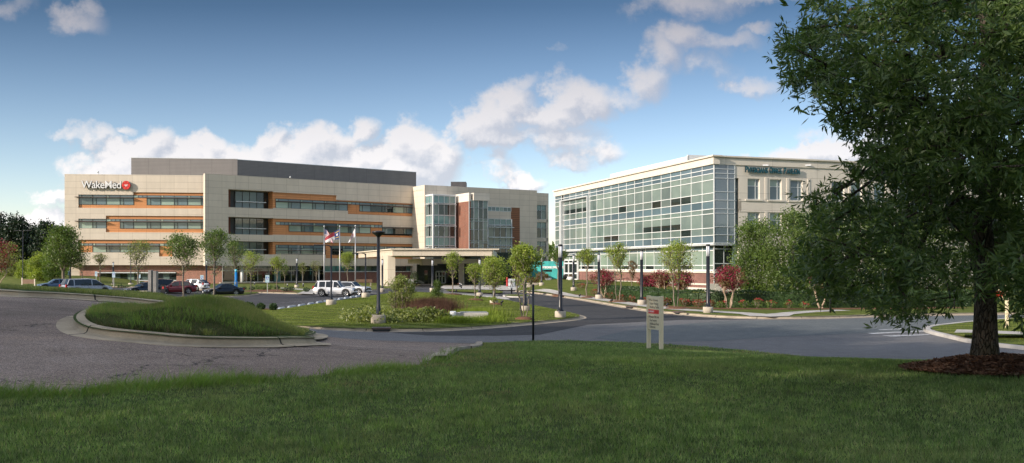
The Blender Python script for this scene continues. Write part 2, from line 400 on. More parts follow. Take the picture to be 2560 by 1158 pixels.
# ------------------------------------------------------------------ sky
SUN_AZ, SUN_EL = radians(59), radians(21)          # azimuth measured from straight behind the camera towards the left
to_sun = Vector((-sin(SUN_AZ)*cos(SUN_EL), -cos(SUN_AZ)*cos(SUN_EL), sin(SUN_EL)))
W = bpy.data.worlds.new('World'); S.world = W; W.use_nodes = True
nt = W.node_tree; g = N(nt); bg = nt.nodes['Background']
sky = g.n('ShaderNodeTexSky'); sky.sky_type = 'NISHITA'; sky.sun_disc = False
sky.sun_elevation = SUN_EL; sky.sun_rotation = atan2(to_sun.x, to_sun.y)
sky.altitude = 100; sky.air_density = 1.0; sky.dust_density = .6; sky.ozone_density = 1.6
d = g.coord('Generated'); sp = g.n('ShaderNodeSeparateXYZ'); nt.links.new(d, sp.inputs[0])
ay = g.math('MAXIMUM', g.math('ABSOLUTE', sp.outputs[1]), .02)
u = g.math('DIVIDE', sp.outputs[0], ay); v = g.math('DIVIDE', sp.outputs[2], ay)
cv = g.n('ShaderNodeCombineXYZ'); nt.links.new(u, cv.inputs[0]); nt.links.new(v, cv.inputs[1]); nt.links.new(g.math('SIGN', sp.outputs[1]), cv.inputs[2])
uv = cv.outputs[0]
CL = [(300,400,62,58,1),(372,372,72,52,1),(350,430,150,60,1),(480,412,130,58,1),(528,362,48,34,.9),(600,405,110,50,1),(668,368,42,36,.9),
 (700,412,95,48,1),(790,372,72,56,1),(846,362,52,44,.9),(905,332,38,34,.8),(840,420,160,55,1),(940,400,70,42,.9),(1032,362,66,54,1),(1076,395,80,52,1),(1000,430,130,42,1),
 (150,490,60,20,.5),(110,540,70,28,.7),(60,580,70,40,.6),(40,630,90,40,.7),
 (1175,322,60,50,1),(1235,292,80,58,1),(1292,255,56,46,.95),(1312,208,44,22,.6),(1240,345,100,38,.9),(1425,242,66,48,1),(1475,262,70,50,1),(1385,288,100,44,.9),(1400,345,110,46,.65),
 (1500,375,70,34,.7),(1440,400,60,26,.5),(1312,458,46,28,.8),(1235,392,34,26,.6),(1240,430,60,30,.5),
 (1605,215,52,50,.85),(1560,250,60,34,.6),(1650,150,66,55,.9),(1708,95,64,46,.95),(1760,118,86,36,.85),(1835,105,66,24,.7),(1892,74,36,15,.7),(1780,175,80,34,.5),(1880,212,80,26,.6),
 (1720,8,150,36,.85),(1860,-10,150,20,.7),(1400,135,30,12,.4),
 (190,58,66,30,.8),(222,32,34,22,.7),(30,20,70,26,.55),(150,85,40,15,.4),(180,322,52,20,.5),(235,335,56,32,.65),(250,362,46,22,.5),(310,310,22,12,.5),
 (2080,372,76,38,.9),(2140,392,90,44,1),(2000,392,90,26,.7),(1930,410,80,20,.6),(2060,330,90,20,.45),(2300,330,160,60,.8),(2400,200,90,40,.5),
 (-300,520,220,60,.9),(-420,300,180,70,.8),(-900,450,300,90,.9),(2900,420,260,80,.9),(3100,200,220,70,.8),(3600,450,320,90,.9),(300,-1000,1100,420,.9),(2300,-1500,1300,600,.9),(1300,-2600,2500,700,.9),(-2500,-600,1500,500,.9),(-1500,300,380,120,.8),(4300,300,420,120,.8)]  # largest blobs above the view are added cloud for ambient light
grp = bpy.data.node_groups.new('cloud_field', 'ShaderNodeTree')
grp.interface.new_socket('P', in_out='INPUT', socket_type='NodeSocketVector'); grp.interface.new_socket('D', in_out='OUTPUT', socket_type='NodeSocketFloat')
gi = grp.nodes.new('NodeGroupInput'); go = grp.nodes.new('NodeGroupOutput'); gg = N(grp)
cur = None
for cx, cy, rx, ry, st in CL:
    q = gg.vm('SUBTRACT', gi.outputs[0], ((cx-CX)/F, (HY-cy)/F, 0))
    q = gg.vm('MULTIPLY', q, (F/rx, F/ry, 0))
    ln = gg.vm('DOT_PRODUCT', q, q, 1)
    val = gg.math('MULTIPLY_ADD', ln, -.62*st, st)
    cur = val if cur is None else gg.math('SMOOTH_MAX', cur, val, .18)
grp.links.new(cur, go.inputs[0])
HSV = None
WARP = g.vm('MULTIPLY', g.vm('SUBTRACT', g.noise(uv, 15, 5, .6, 'Color'), (.5,.5,.5)), (.085,.07,0))
def field(off):
    p = g.vm('ADD', uv, off)
    x = g.n('ShaderNodeGroup', node_tree=grp); nt.links.new(g.vm('ADD', p, WARP), x.inputs[0])
    n = g.noise(p, 30, 7, .66)
    return g.math('ADD', x.outputs[0], g.math('MULTIPLY', g.math('SUBTRACT', n, .5), 1.25))
D0 = field((0,0,0)); D1 = field((-.009,.014,0))
alpha = g.mapr(D0, -.03, g.mapr(v, .07, .24, .45, 1.15), 0, 1, True)
lit = g.mapr(g.math('SUBTRACT', D0, D1), -.22, .30, 0, 1)
low = g.mapr(v, .07, .27, 1, 0)
shadow = g.mix(low, (.26,.27,.33), (.44,.47,.53)); bright = g.mix(low, (.36,.345,.365), (.78,.75,.74))
ccol = g.mix(lit, shadow, bright)
thick = g.mapr(D0, .3, 1.5, 0, .30); ccol = g.mix(thick, ccol, g.mix(low, (.36,.35,.41), (.68,.69,.74))); ccol = g.mix(g.mapr(v, .40, .9, 0, 1), ccol, (2.5,2.38,2.25))  # unseen overhead cloud made much brighter to lift the shaded ground
SKYK = .13
skyt = g.mix(g.mapr(v, .05, .285, 0, 1), (1.12,1.09,1.18), (.285,.355,.43)); skyt = g.mix(g.mapr(v, .40, 1.2, 0, 1), skyt, (1.0,1.0,1.0))
skyc = g.mix(1.0, sky.outputs[0], skyt, 'MULTIPLY')
cl_s = g.vm('SCALE', ccol); nt.nodes[-1].inputs[3].default_value = 1/SKYK
CLOUDK = nt.nodes[-1]
fin = g.mix(g.math('MULTIPLY', alpha, g.mapr(low, 0, 1, .88, .97)), skyc, cl_s)
nt.links.new(fin, bg.inputs[0]); bg.inputs[1].default_value = SKYK
W.cycles.sampling_method = 'MANUAL'; W.cycles.sample_map_resolution = 256

sl = bpy.data.lights.new('sun', 'SUN'); sl.energy = 4.2; sl.angle = radians(.55); sl.color = (1, .87, .73)
so = bpy.data.objects.new('sun', sl); so.rotation_euler = to_sun.to_track_quat('Z', 'Y').to_euler(); COL.objects.link(so)
cam = bpy.data.cameras.new('camera'); cam.lens = 36*F/2560; cam.sensor_width = 36; cam.shift_y = (HY-579)/2560; cam.clip_end = 3000; cam.clip_start = .1
co = bpy.data.objects.new('camera', cam); co.location = (0,0,EZ); co.rotation_euler = (pi/2, 0, 0); COL.objects.link(co); S.camera = co
S.view_settings.view_transform = 'Standard'; S.view_settings.look = 'None'; S.view_settings.gamma = 1; S.view_settings.exposure = .55
S.cycles.max_bounces = 6; S.cycles.transparent_max_bounces = 4; S.cycles.diffuse_bounces = 3; S.cycles.glossy_bounces = 3
S.cycles.use_denoising = True
# ================================================================== GROUND
def pts2(l, z=0.0): return [P(a, b, z)[:2] for a, b in l]
def resample(poly, step, closed=True):
    out = []; n = len(poly)
    for i in range(n if closed else n-1):
        a = Vector(poly[i]); b = Vector(poly[(i+1) % n]); k = max(1, int(math.ceil((b-a).length/step)))
        for j in range(k): out.append(tuple(a + (b-a)*(j/k)))
    if not closed: out.append(tuple(poly[-1]))
    return out
def smooth_poly(poly, it=2, closed=True):
    for _ in range(it):
        out = []; n = len(poly)
        rng = range(n) if closed else range(n-1)
        if not closed: out.append(poly[0])
        for i in rng:
            a = Vector(poly[i]); b = Vector(poly[(i+1) % n])
            out += [tuple(a*.75+b*.25), tuple(a*.25+b*.75)]
        if not closed: out.append(poly[-1])
        poly = out
    return poly
def inside(poly, XY):
    """vectorised point in polygon"""
    x, y = XY[:, 0], XY[:, 1]; r = np.zeros(len(XY), bool); p = np.array(poly); n = len(p); j = n-1
    for i in range(n):
        xi, yi = p[i]; xj, yj = p[j]
        c = ((yi > y) != (yj > y)) & (x < (xj-xi)*(y-yi)/((yj-yi) if yj != yi else 1e-9)+xi); r ^= c; j = i
    return r
def dist_poly(poly, XY):
    p = np.array(poly); d = np.full(len(XY), 1e9)
    for i in range(len(p)):
        a = p[i]; b = p[(i+1) % len(p)]; ab = b-a; t = np.clip(((XY-a)@ab)/max(1e-9, ab@ab), 0, 1)
        d = np.minimum(d, np.linalg.norm(XY-(a+t[:, None]*ab), axis=1))
    return d
def sheet(name, poly, step, zf, m, grid=None, kind='structure', **kw):
    bnd = resample(poly, step); p = np.array(bnd); lo = p.min(0); hi = p.max(0)
    gs = grid or step
    gx, gy = np.meshgrid(np.arange(lo[0]+gs/2, hi[0], gs), np.arange(lo[1]+gs/2, hi[1], gs)); q = np.stack([gx.ravel(), gy.ravel()], 1)
    q = q[inside(bnd, q)]
    if len(q): q = q[dist_poly(poly, q) > gs*.35]
    allp = [Vector((float(a), float(b))) for a, b in p] + [Vector((float(a), float(b))) for a, b in q]
    n = len(bnd)
    r = delaunay_2d_cdt(allp, [(i, (i+1) % n) for i in range(n)], [], 1, 1e-5)
    V2 = np.array([(v.x, v.y) for v in r[0]]); Z = zf(V2)
    T = np.array([list(f) for f in r[2]], np.int32)
    a, b, c = V2[T[:, 0]], V2[T[:, 1]], V2[T[:, 2]]
    fl = ((b-a)[:, 0]*(c-a)[:, 1]-(b-a)[:, 1]*(c-a)[:, 0]) < 0
    T[fl] = T[fl][:, ::-1]
    o = np_mesh(name, np.column_stack([V2, Z]), T, m, kind=kind, **kw)
    for f in o.data.polygons: f.use_smooth = True
    return o
def kerb(name, line, zf, m, closed=True, gut=.42, hgt=.15, top=.16, out=1, drop=None, gap=None):
    """rolled kerb with gutter pan along the asphalt edge; line = where the kerb face meets the pan, lawn on its left (out=1)"""
    L = resample(line, .5, closed); n = len(L); mb = MB(); sec = []
    prof = [(gut, .004), (gut-.01, .016), (.05, .022), (.0, .05), (-.035, hgt*.8), (-.075, hgt), (-.075-top, hgt+.004), (-.085-top, -.08)]
    s = 0
    for i in range(n):
        a = Vector(L[i-1] if (i or closed) else L[0]); b = Vector(L[(i+1) % n] if (i < n-1 or closed) else L[-1]); t = (b-a)
        t.normalize(); nn = Vector((t.y, -t.x))*out
        if i: s += (Vector(L[i])-Vector(L[i-1])).length
        z = zf(np.array([L[i]]))[0]; k = 1 if drop is None else drop(s)
        sec.append((s, [(L[i][0]+nn.x*o, L[i][1]+nn.y*o, z+(zz*k if zz > .03 else zz)) for o, zz in prof]))
    for i in range(n if closed else n-1):
        (sa, A), (sb, B) = sec[i], sec[(i+1) % n]
        if gap and any(g0 <= sa < g1 for g0, g1 in gap): continue
        if i == n-1: sb = sa+.5
        for k in range(len(prof)-1):
            q = [A[k], B[k], B[k+1], A[k+1]] if out > 0 else [A[k+1], B[k+1], B[k], A[k]]
            uvq = [(sa, k*.1), (sb, k*.1), (sb, k*.1+.1), (sa, k*.1+.1)]
            if out < 0: uvq = uvq[::-1]
            mb.face(q, 0, uvq, smooth=True)
    return mb.build(name, m, kind='structure')

# base sheet to the horizon
xs = np.concatenate([np.linspace(-1500, -70, 20), np.arange(-68, 70, 2.0), np.linspace(72, 1500, 20)])
ys = np.concatenate([np.linspace(-600, -32, 12), np.arange(-30, 90, 2.0), np.arange(92, 260, 6.0), np.linspace(270, 2600, 20)])
gx, gy = np.meshgrid(xs, ys); XY = np.stack([gx.ravel(), gy.ravel()], 1)
Zb = H(XY)-.32
nx, ny = len(xs), len(ys); I = np.arange(nx*ny).reshape(ny, nx)
np_mesh('ground', np.column_stack([XY, Zb]), np.stack([I[:-1, :-1].ravel(), I[:-1, 1:].ravel(), I[1:, 1:].ravel(), I[1:, :-1].ravel()], 1), M['lawnflat'], kind='structure')

# visible edge of the near lawn
edge_px = [(0,1000),(200,990),(420,975),(640,960),(820,946),(1000,930),(1070,917),(1108,908)]
e1 = [G(a, b)[:2] for a, b in edge_px]
kr = [G(1125,893)[:2], G(1148,880)[:2], (-1.15,27), (-1.1,31), (-1.35,36)]
e2 = [P(1212,861)[:2], P(1333,853)[:2], P(1480,855)[:2], P(1650,862)[:2], P(1900,882)[:2], P(2100,906)[:2], P(2200,920)[:2], (13.3,28), (14.6,24.5), (16.5,20), (20,12), (24,4), (30,-8)]
LAWN = [(-30,-14), (-24,2), (-15,6.2)] + e1 + kr + e2 + [(30,-14)]
near_edge = smooth_poly([(-15,6.2)]+e1+kr+e2[:-1], 2, False)
LAWN = [(-30,-14), (-24,2)] + near_edge + [(30,-8), (30,-14)]
TREE = (7.05, 13.7)
def mulch_bump(XY):
    d = np.hypot(XY[:, 0]-TREE[0]-.1, (XY[:, 1]-TREE[1])*1.0)
    return .17*(1-sstep(.15, 1.35, d))
def zlawn(XY): return hN(XY)+.045+.02*np.sin(XY[:, 0]*1.3+XY[:, 1]*.7)*sstep(.3, 2, dist_poly(near_edge, XY))
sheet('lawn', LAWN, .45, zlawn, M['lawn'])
mc = [(TREE[0]+.15+(1.2+.10*sin(3*a)+.08*sin(7*a+1))*cos(a), TREE[1]-.05+(1.15+.10*sin(3*a)+.08*sin(5*a))*sin(a)) for a in np.linspace(0, 2*pi, 60, endpoint=False)]
sheet('mulch_ground', mc, .18, lambda q: zlawn(q)-.01+mulch_bump(q)+.04*(dist_poly(mc, q) > .02), M['mulch'])

# driveway
drive = [(-34,-14),(-24,2)] + near_edge[:len(near_edge)]
ie = min(range(len(near_edge)), key=lambda i: abs(near_edge[i][1]-40.9)+abs(near_edge[i][0]+1.3))
KA = [(-26,28.0), (-21,28.9)] + [G(a, b)[:2] for a, b in [(0,741),(120,745),(250,753),(336,760)]] + [(-9.6,27.6), (-7.6,28.8), (-6.6,31.5), (-7.6,35), (-11,38.2), (-17,40.2), (-27,41)]
DR = [(-34,-14),(-24,2)] + near_edge[:ie+1] + [(-6,41.0), (-27,41.0)] + [(-26,28.0), (-34,26)]
DRp = [(-34,-14),(-24,2)] + near_edge[:ie+1] + [(-13,41.0)] + [(-27,41.0)] + [(-34,41)]
sheet('driveway', DRp, .6, lambda q: hN(q)+.004, M['driveway'])
sheet('road', [(-90,41.0),(-34,41.0),(-27,41.0),(-13,41.0)] + near_edge[ie:] + [(30,-8),(90,-8),(110,60),(90,175),(-120,175)], 3.0, lambda q: hN(q)*1.0, M['road'], grid=5)

# far bank behind the driveway: kerb, verge
KAs = smooth_poly(KA, 2, False)
bank = KAs + [(-40,41), (-40,26)]
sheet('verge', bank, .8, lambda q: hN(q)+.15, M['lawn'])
kerb('kerb', KAs, lambda q: hN(q)+.0, M['kerbgrey'], closed=False, out=1, hgt=.17)

# grass bank island in the driveway
ISf = [G(a, b)[:2] for a, b in [(188,800),(180,818),(205,836),(260,846),(340,853),(480,866),(600,868),(700,867),(792,864)]]
tip = ISf[-1]
ISL = ISf + [(tip[0]-.25, tip[1]+1.1), (-4.6,20.6), (-5.6,22.4), (-7.0,24.0), (-8.6,24.6), (-9.6,23.4)] + [G(330,775)[:2], G(245,786)[:2]]
IS = smooth_poly(ISL, 2)
pk = atY(545, 745, 20.5)
PKH = pk[2]-h(pk[0], pk[1])-.24; print('PKH', PKH, h(pk[0], pk[1]))
def zisl(XY):
    d = dist_poly(IS, XY)
    dx = XY[:, 0]-pk[0]
    r = np.hypot(dx/np.where(dx < 0, 1.2, 2.05), (XY[:, 1]-pk[1])/2.6)
    hh = PKH*np.exp(-r**2*1.1)
    return hN(XY)+.15+hh*sstep(0, 1.3, d)+.04*sstep(0, .5, d)
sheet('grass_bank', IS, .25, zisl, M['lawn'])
ar = sum(IS[i][0]*IS[(i+1) % len(IS)][1]-IS[(i+1) % len(IS)][0]*IS[i][1] for i in range(len(IS)))
kerb('kerb', IS, lambda q: hN(q), M['kerbgrey'], closed=True, out=1 if ar > 0 else -1, gut=.32, hgt=.17, top=.14)

# short kerb at the driveway mouth
MOUTH = smooth_poly([(a[0]-.22, a[1]) for a in [G(1108,908)[:2], G(1125,893)[:2], G(1148,880)[:2], G(1168,874)[:2], (-1.15,29), (-1.1,33), (-1.3,38)]], 2, False)
kerb('kerb', MOUTH, lambda q: hN(q), M['kerb'], closed=False, out=-1, hgt=.12, gut=.20, top=.20)

# central mown lawn, hollow in the middle
CLp = [(540,812),(640,817),(720,819.5),(850,827),(930,829.5),(1100,827.5),(1200,822),(1300,813.5),(1400,804),(1440,799),(1452,795),(1443,790),(1420,784.5),(1380,776),(1330,766),(1290,758.5),(1255,750),(1200,742.5),(1150,738.5),(1060,734.5),(1000,734),(962,736.5),(900,747),(800,761.5),(690,779.5),(655,780),(560,780)]
CLw = smooth_poly(pts2(CLp), 1)
RG = P(1060, 806)
def zcl(XY):
    d = dist_poly(CLw, XY); e = np.hypot((XY[:, 0]-RG[0])/11, (XY[:, 1]-RG[1]-5)/13)
    return .15+.45*sstep(.55, 1.4, e)*sstep(1, 9, d)+.05*sstep(.1, 1.5, d)-.08*(1-sstep(.2,.7,e))
sheet('lawn', CLw, .8, zcl, M['lawnfar'])
kerb('kerb', CLw, lambda q: np.zeros(len(q)), M['kerb'], closed=True, out=1, gap=None, gut=.45)
# verge and terrace in front of the office building
RSp = [(1288,729),(1360,736.5),(1450,749.5),(1560,769),(1640,781.5),(1700,787),(1790,794),(1870,797),(1950,798),(2080,796),(2200,791.5),(2300,789.5),(2560,786),(2760,783)]
RSl = smooth_poly(pts2(RSp), 1, False)
RSw = RSl + [(120,95),(120,170),(2,170)]
sheet('lawn', RSw, 2.5, lambda q: .15+terr(q), M['lawnfar'], grid=3)
kerb('kerb', RSl, lambda q: np.zeros(len(q)), M['kerb'], closed=False, out=1, gut=.45)
# right corner island
I6 = [(2325,828),(2338,821),(2390,815),(2440,809),(2560,799),(2860,782),(3200,840),(2860,905),(2560,873),(2450,860),(2385,845),(2342,835)]
I6w = smooth_poly(pts2(I6), 1)
sheet('lawn', I6w, 1.0, lambda q: .15+.0*q[:, 0]+.25*sstep(.5, 5, dist_poly(I6w, q)), M['lawnfar'], grid=1.5)
kerb('kerb', I6w, lambda q: np.zeros(len(q)), M['walk'], closed=True, out=1, gut=.75, top=.3)
def lotz(q): return .38*sstep(-36, -47, q[:, 0])*sstep(60, 80, q[:, 1])*(1-sstep(150, 175, q[:, 1]))
# parking island
I7 = smooth_poly(pts2([(520,743.5),(600,742),(650,735.5),(640,732.5),(560,732.5),(522,738)]), 1)
sheet('lawn', I7, 1.0, lambda q: .16+0*q[:, 0], M['lawnfar'], grid=2)
kerb('kerb', I7, lambda q: np.zeros(len(q)), M['kerb'], closed=True, out=1, gut=.3)
# planting strip in front of the hospital
L8p = [(-700,724),(0,724),(300,724.5),(480,729.5),(560,731.5),(657,733),(793,736.5),(858,735.5),(884,730),(938,726.5),(1000,720.5),(1040,717),(1052,714),(1043,711.5),(990,711.5)]
L8w = pts2(L8p) + [(-18,190),(-190,190)]
sheet('lawn', L8w, 2.5, lambda q: .15+lotz(q)+1.6*sstep(-66, -84, q[:, 0])*sstep(150, 172, q[:, 1]), M['lawnflat'], grid=4)
kerb('kerb', pts2(L8p), lambda q: lotz(q), M['kerb'], closed=False, out=1, gut=.3)
# verge between the entry road and the drop-off lane
L9p = [(1108,731.5),(1150,731),(1215,733),(1262,737),(1300,738.5),(1322,742),(1290,745.5),(1262,741.5),(1215,739.5),(1150,736.5)]
L9 = smooth_poly(pts2([(1112,726),(1180,726.5),(1245,729),(1262,733),(1245,736),(1180,733.5),(1118,730)]), 1)
sheet('lawn', L9, 1.5, lambda q: .15+0*q[:, 0], M['lawnfar'], grid=3)
L10 = smooth_poly(pts2([(1262,739.5),(1300,739),(1326,741.5),(1322,744),(1290,744.5),(1262,742.5)]), 1)
sheet('lawn', L10, 1.5, lambda q: .15+0*q[:, 0], M['lawnfar'], grid=3)
kerb('kerb', L10, lambda q: np.zeros(len(q)), M['walk'], closed=True, out=1, gut=.3)

def strip(name, line, w, zf, m, side=0):
    """ribbon of given width centred on a line (world xy)"""
    L = resample(line, 1.2, False); mb = MB(); A = []; s = 0
    for i, p in enumerate(L):
        a = Vector(L[max(0, i-1)]); b = Vector(L[min(len(L)-1, i+1)]); t = (b-a).normalized(); nn = Vector((-t.y, t.x))
        if i: s += (Vector(L[i])-Vector(L[i-1])).length
        ww = w
        l = (p[0]+nn.x*ww/2, p[1]+nn.y*ww/2); r = (p[0]-nn.x*ww/2, p[1]-nn.y*ww/2); z = zf(np.array([l, r]))
        A.append(((*l, z[0]), (*r, z[1]), s))
    for i in range(len(A)-1):
        (a, b, sa), (c, d, sb) = A[i], A[i+1]
        mb.face([b, d, c, a], 0, [(sa, 0), (sb, 0), (sb, w), (sa, w)], True)
    return mb.build(name, m, kind='structure')
zs = lambda q: .165+terr(q)
SWp = [(1296,727.5),(1345,729),(1400,735.5),(1450,741.5),(1520,751),(1580,760),(1650,769),(1720,775.5),(1800,780),(1870,784),(1925,789.5)]
strip('sidewalk', smooth_poly(pts2(SWp, .15), 1, False), 1.7, zs, M['walk'])
strip('sidewalk', smooth_poly(pts2([(1905,789),(1950,786),(2000,781),(2060,777.5),(2110,776)], .15), 1, False), 1.5, lambda q: .170+terr(q), M['walk'])
sheet('sidewalk', pts2([(1850,786),(1925,786.2),(1985,786),(1972,791),(1925,792.6),(1875,790.5)], .15), 1.0, lambda q: .175+0*q[:, 0], M['walk'])
sheet('sidewalk', pts2([(1110,716),(1180,714),(1250,716),(1330,722),(1340,727),(1262,728.5),(1180,726),(1112,725.5),(1100,721)], 0), 2, lambda q: .17+0*q[:, 0], M['walk'])
sheet('sidewalk', pts2([(1078,733.4),(1140,735.8),(1210,739.6),(1262,744),(1276,749.5),(1262,750.4),(1200,742),(1150,738),(1076,734.6)], .15), 1, lambda q: .155+0*q[:, 0]+.06, M['walk'])
sheet('sidewalk', pts2([(2386,838),(2392,829.5),(2560,836),(2700,841),(2700,850),(2560,843),(2440,838.5)], .3), 1, lambda q: .42+0*q[:, 0], M['walk'])
sheet('sidewalk', pts2([(742,734.5),(764,726),(700,721),(704,719.4),(772,723.5),(870,726),(868,727.6),(800,729),(783,735.8)], .15), 2, lambda q: .165+0*q[:, 0], M['walk'])
# asphalt laid in different years
sheet('parking_lot', pts2([(-500,748),(500,768),(610,770),(690,778.6),(800,760.6),(900,746.3),(960,735.2),(900,733),(862,737.5),(793,738.5),(657,735),(560,733.5),(480,731.5),(300,726.5),(-500,726)]), 3, lambda q: .006+lotz(q), M['lot'], grid=3)
sheet('entry_road', pts2([(1470,812),(1700,800),(2040,797.6),(1950,799.6),(1790,795.8),(1700,788.8),(1640,783.3),(1560,770.8),(1450,751),(1360,738),(1300,731),(1262,731.5),(1240,738),(1300,757),(1390,776),(1440,786),(1462,796),(1450,801),(1400,806),(1300,815.5),(1200,824.3),(1100,830),(930,832),(850,829.6),(720,822),(600,818),(560,829),(740,834.5),(1000,839.2),(1250,839.8),(1350,837)]), 2, lambda q: .006+0*q[:, 0], M['roaddark'], grid=4)
sheet('road_patch', pts2([(1480,846),(1600,857),(1800,852),(1960,842),(2150,834.5),(2330,829),(2330,822),(2450,807),(2560,797),(2560,788.3),(2300,792),(2080,799),(1800,803),(1600,820)]), 2, lambda q: .006+0*q[:, 0], M['roadblue'], grid=4)
sheet('driveway_lane', pts2([(880,727.4),(1000,721.5),(1045,718),(1056,714.4),(1048,710.6),(1100,710),(1108,716),(1098,721),(1110,726.5),(1105,731),(1055,733),(1000,733),(965,735)]), 2, lambda q: .02+0*q[:, 0], M['entryroad'], grid=5)
# painted bay lines, worn crosswalk
mb = MB()
for i in range(13):
    x0, y0 = 690-i*0+i*19.5, 777.5-i*3.05
    a = P(x0-6, y0); b = P(x0-125+i*3, y0-2.6-.0*i)
    a = Vector(a); b = Vector(b); t = (b-a).normalized(); nn = Vector((-t.y, t.x, 0))*.06
    mb.face([a-nn+Vector((0,0,.012)), b-nn+Vector((0,0,.012)), b+nn+Vector((0,0,.012)), a+nn+Vector((0,0,.012))][::1])
for x in (330,372,414,456):
    a = Vector(P(x-30, 735.5)); b = Vector(P(x+10, 741.5)); t = (b-a).normalized(); nn = Vector((-t.y, t.x, 0))*.06; zz = Vector((0,0,.012))
    mb.face([a-nn+zz, b-nn+zz, b+nn+zz, a+nn+zz])
o = mb.build('road_marking_lines', M['linepaint'], kind='structure')
mb = MB()
for pl in ([(2168,833.5),(2300,827.5),(2326,826.2),(2326,829.2),(2300,830.2),(2180,836)], [(2205,840),(2320,836),(2326,838),(2230,842.6)], [(2195,824.5),(2262,821.6),(2262,823.4),(2200,826)]):
    mb.face([(*q, .014) for q in pts2(pl)])
mb.build('road_marking_crosswalk', M['linepaint'], kind='structure')
# ================================================================== HOSPITAL
class Wall:
    """vertical wall plane: origin o (xy), end e (xy); local (s along, z, d outwards)"""
    def __init__(w, o, e, name=''):
        w.o = Vector((o[0], o[1])); e = Vector((e[0], e[1])); w.L = (e-w.o).length; w.u = (e-w.o)/w.L; w.nr = Vector((w.u.y, -w.u.x))
    def s(w, px, d=0):
        k = (px-CX)/F; o = w.o + w.nr*d
        return (k*o.y-o.x)/(w.u.x-k*w.u.y)
    def at(w, s, d=0): return w.o + w.u*s + w.nr*d
    def z(w, px, py, d=0): return EZ-(py-HY)*w.at(w.s(px, d), d).y/F
    def pt(w, s, z, d=0): q = w.at(s, d); return (q.x, q.y, z)
    def box(w, mb, s0, s1, z0, z1, d0, d1, m=0):
        if s0 > s1: s0, s1 = s1, s0
        if z0 > z1: z0, z1 = z1, z0
        if d0 > d1: d0, d1 = d1, d0
        c = [w.pt(s0,z0,d0), w.pt(s1,z0,d0), w.pt(s1,z0,d1), w.pt(s0,z0,d1), w.pt(s0,z1,d0), w.pt(s1,z1,d0), w.pt(s1,z1,d1), w.pt(s0,z1,d1)]
        mb.mesh(c, [(0,1,2,3),(7,6,5,4),(4,5,1,0),(5,6,2,1),(6,7,3,2),(7,4,0,3)], m)
def rnd(k): return random.Random(k).random()

HOSP = empty('hospital_building', (-45,185,0), 0, 'long four storey hospital with beige metal cladding, orange panels and grey roof enclosure', 'hospital')
HOSP.location = (0,0,0)
PANE = [M['gblind'], M['gmid'], M['gdark'], M['gblue'], M['gteal']]
def module(w, s0, s1, z0, z1, d, kind, parent, name='window', trans=.32, seed=0):
    """one window module: transom light above, big pane or narrow + wide pane below"""
    fr = MB(); gl = MB(); t = .055; zt = z1-(z1-z0)*trans
    w.box(fr, s0, s1, z1-t, z1, d, d+.09); w.box(fr, s0, s1, z0, z0+t, d, d+.09); w.box(fr, s0+t*0, s1, zt-t, zt+t, d+.001, d+.088)
    for a in (s0, s1): w.box(fr, a-t*.8, a+t*.8, z0+t, z1-t, d, d+.085)
    r = rnd(seed)
    cuts = [s0, s1] if kind == 0 else [s0, s0+(s1-s0)*.26, s1]
    for i, (a, b) in enumerate(zip(cuts, cuts[1:])):
        m = 0 if kind == 0 else (3 if i else 1)
        if r < .16: m = 2 if r < .1 else 1
        w.box(gl, a+t*.8, b-t*.8, z0+t, zt-t, d-.02, d+.03, m)
        if i: w.box(fr, a-t*.7, a+t*.7, z0+t, zt-t, d, d+.086)
    cu = [s0, s0+(s1-s0)*.20, s1] if kind == 0 else [s0, s1]
    for i, (a, b) in enumerate(zip(cu, cu[1:])):
        w.box(gl, a+t*.8, b-t*.8, zt+t, z1-t, d-.02, d+.03, 0 if (kind == 0 and i == 0) else (3 if r > .2 else 1))
        if i: w.box(fr, a-t*.7, a+t*.7, zt+t, z1-t, d, d+.086)
    f = fr.build(name, M['dkframe'], parent); gl.build('pane', PANE, f); return f
SD = [0]
def strip_windows(w, xs_, z0, z1, d, first=0, lower=True, name='window'):
    """row of modules between successive s positions"""
    for i in range(len(xs_)-1):
        SD[0] += 1
        module(w, xs_[i], xs_[i+1], z0, z1, d, (i+first) % 2, HOSP, seed=SD[0])
def clere(w, s0, s1, z0, z1, d, n):
    fr = MB(); gl = MB(); t = .05
    w.box(fr, s0, s1, z1-t, z1, d, d+.09); w.box(fr, s0, s1, z0, z0+t, d, d+.09)
    for i in range(n+1):
        a = s0+(s1-s0)*i/n; w.box(fr, a-t*.7, a+t*.7, z0+t, z1-t, d, d+.085)
        if i < n: w.box(gl, a+t*.7, a+(s1-s0)/n-t*.7, z0+t, z1-t, d-.02, d+.03, (0,3,3,0)[i % 4])
    f = fr.build('clerestory', M['dkframe'], HOSP); gl.build('pane', PANE, f)

def vclad(mb, w, s0, s1, z0, z1, th=.35, m=0): w.box(mb, s0, s1, z0, z1, -th, 0, m)

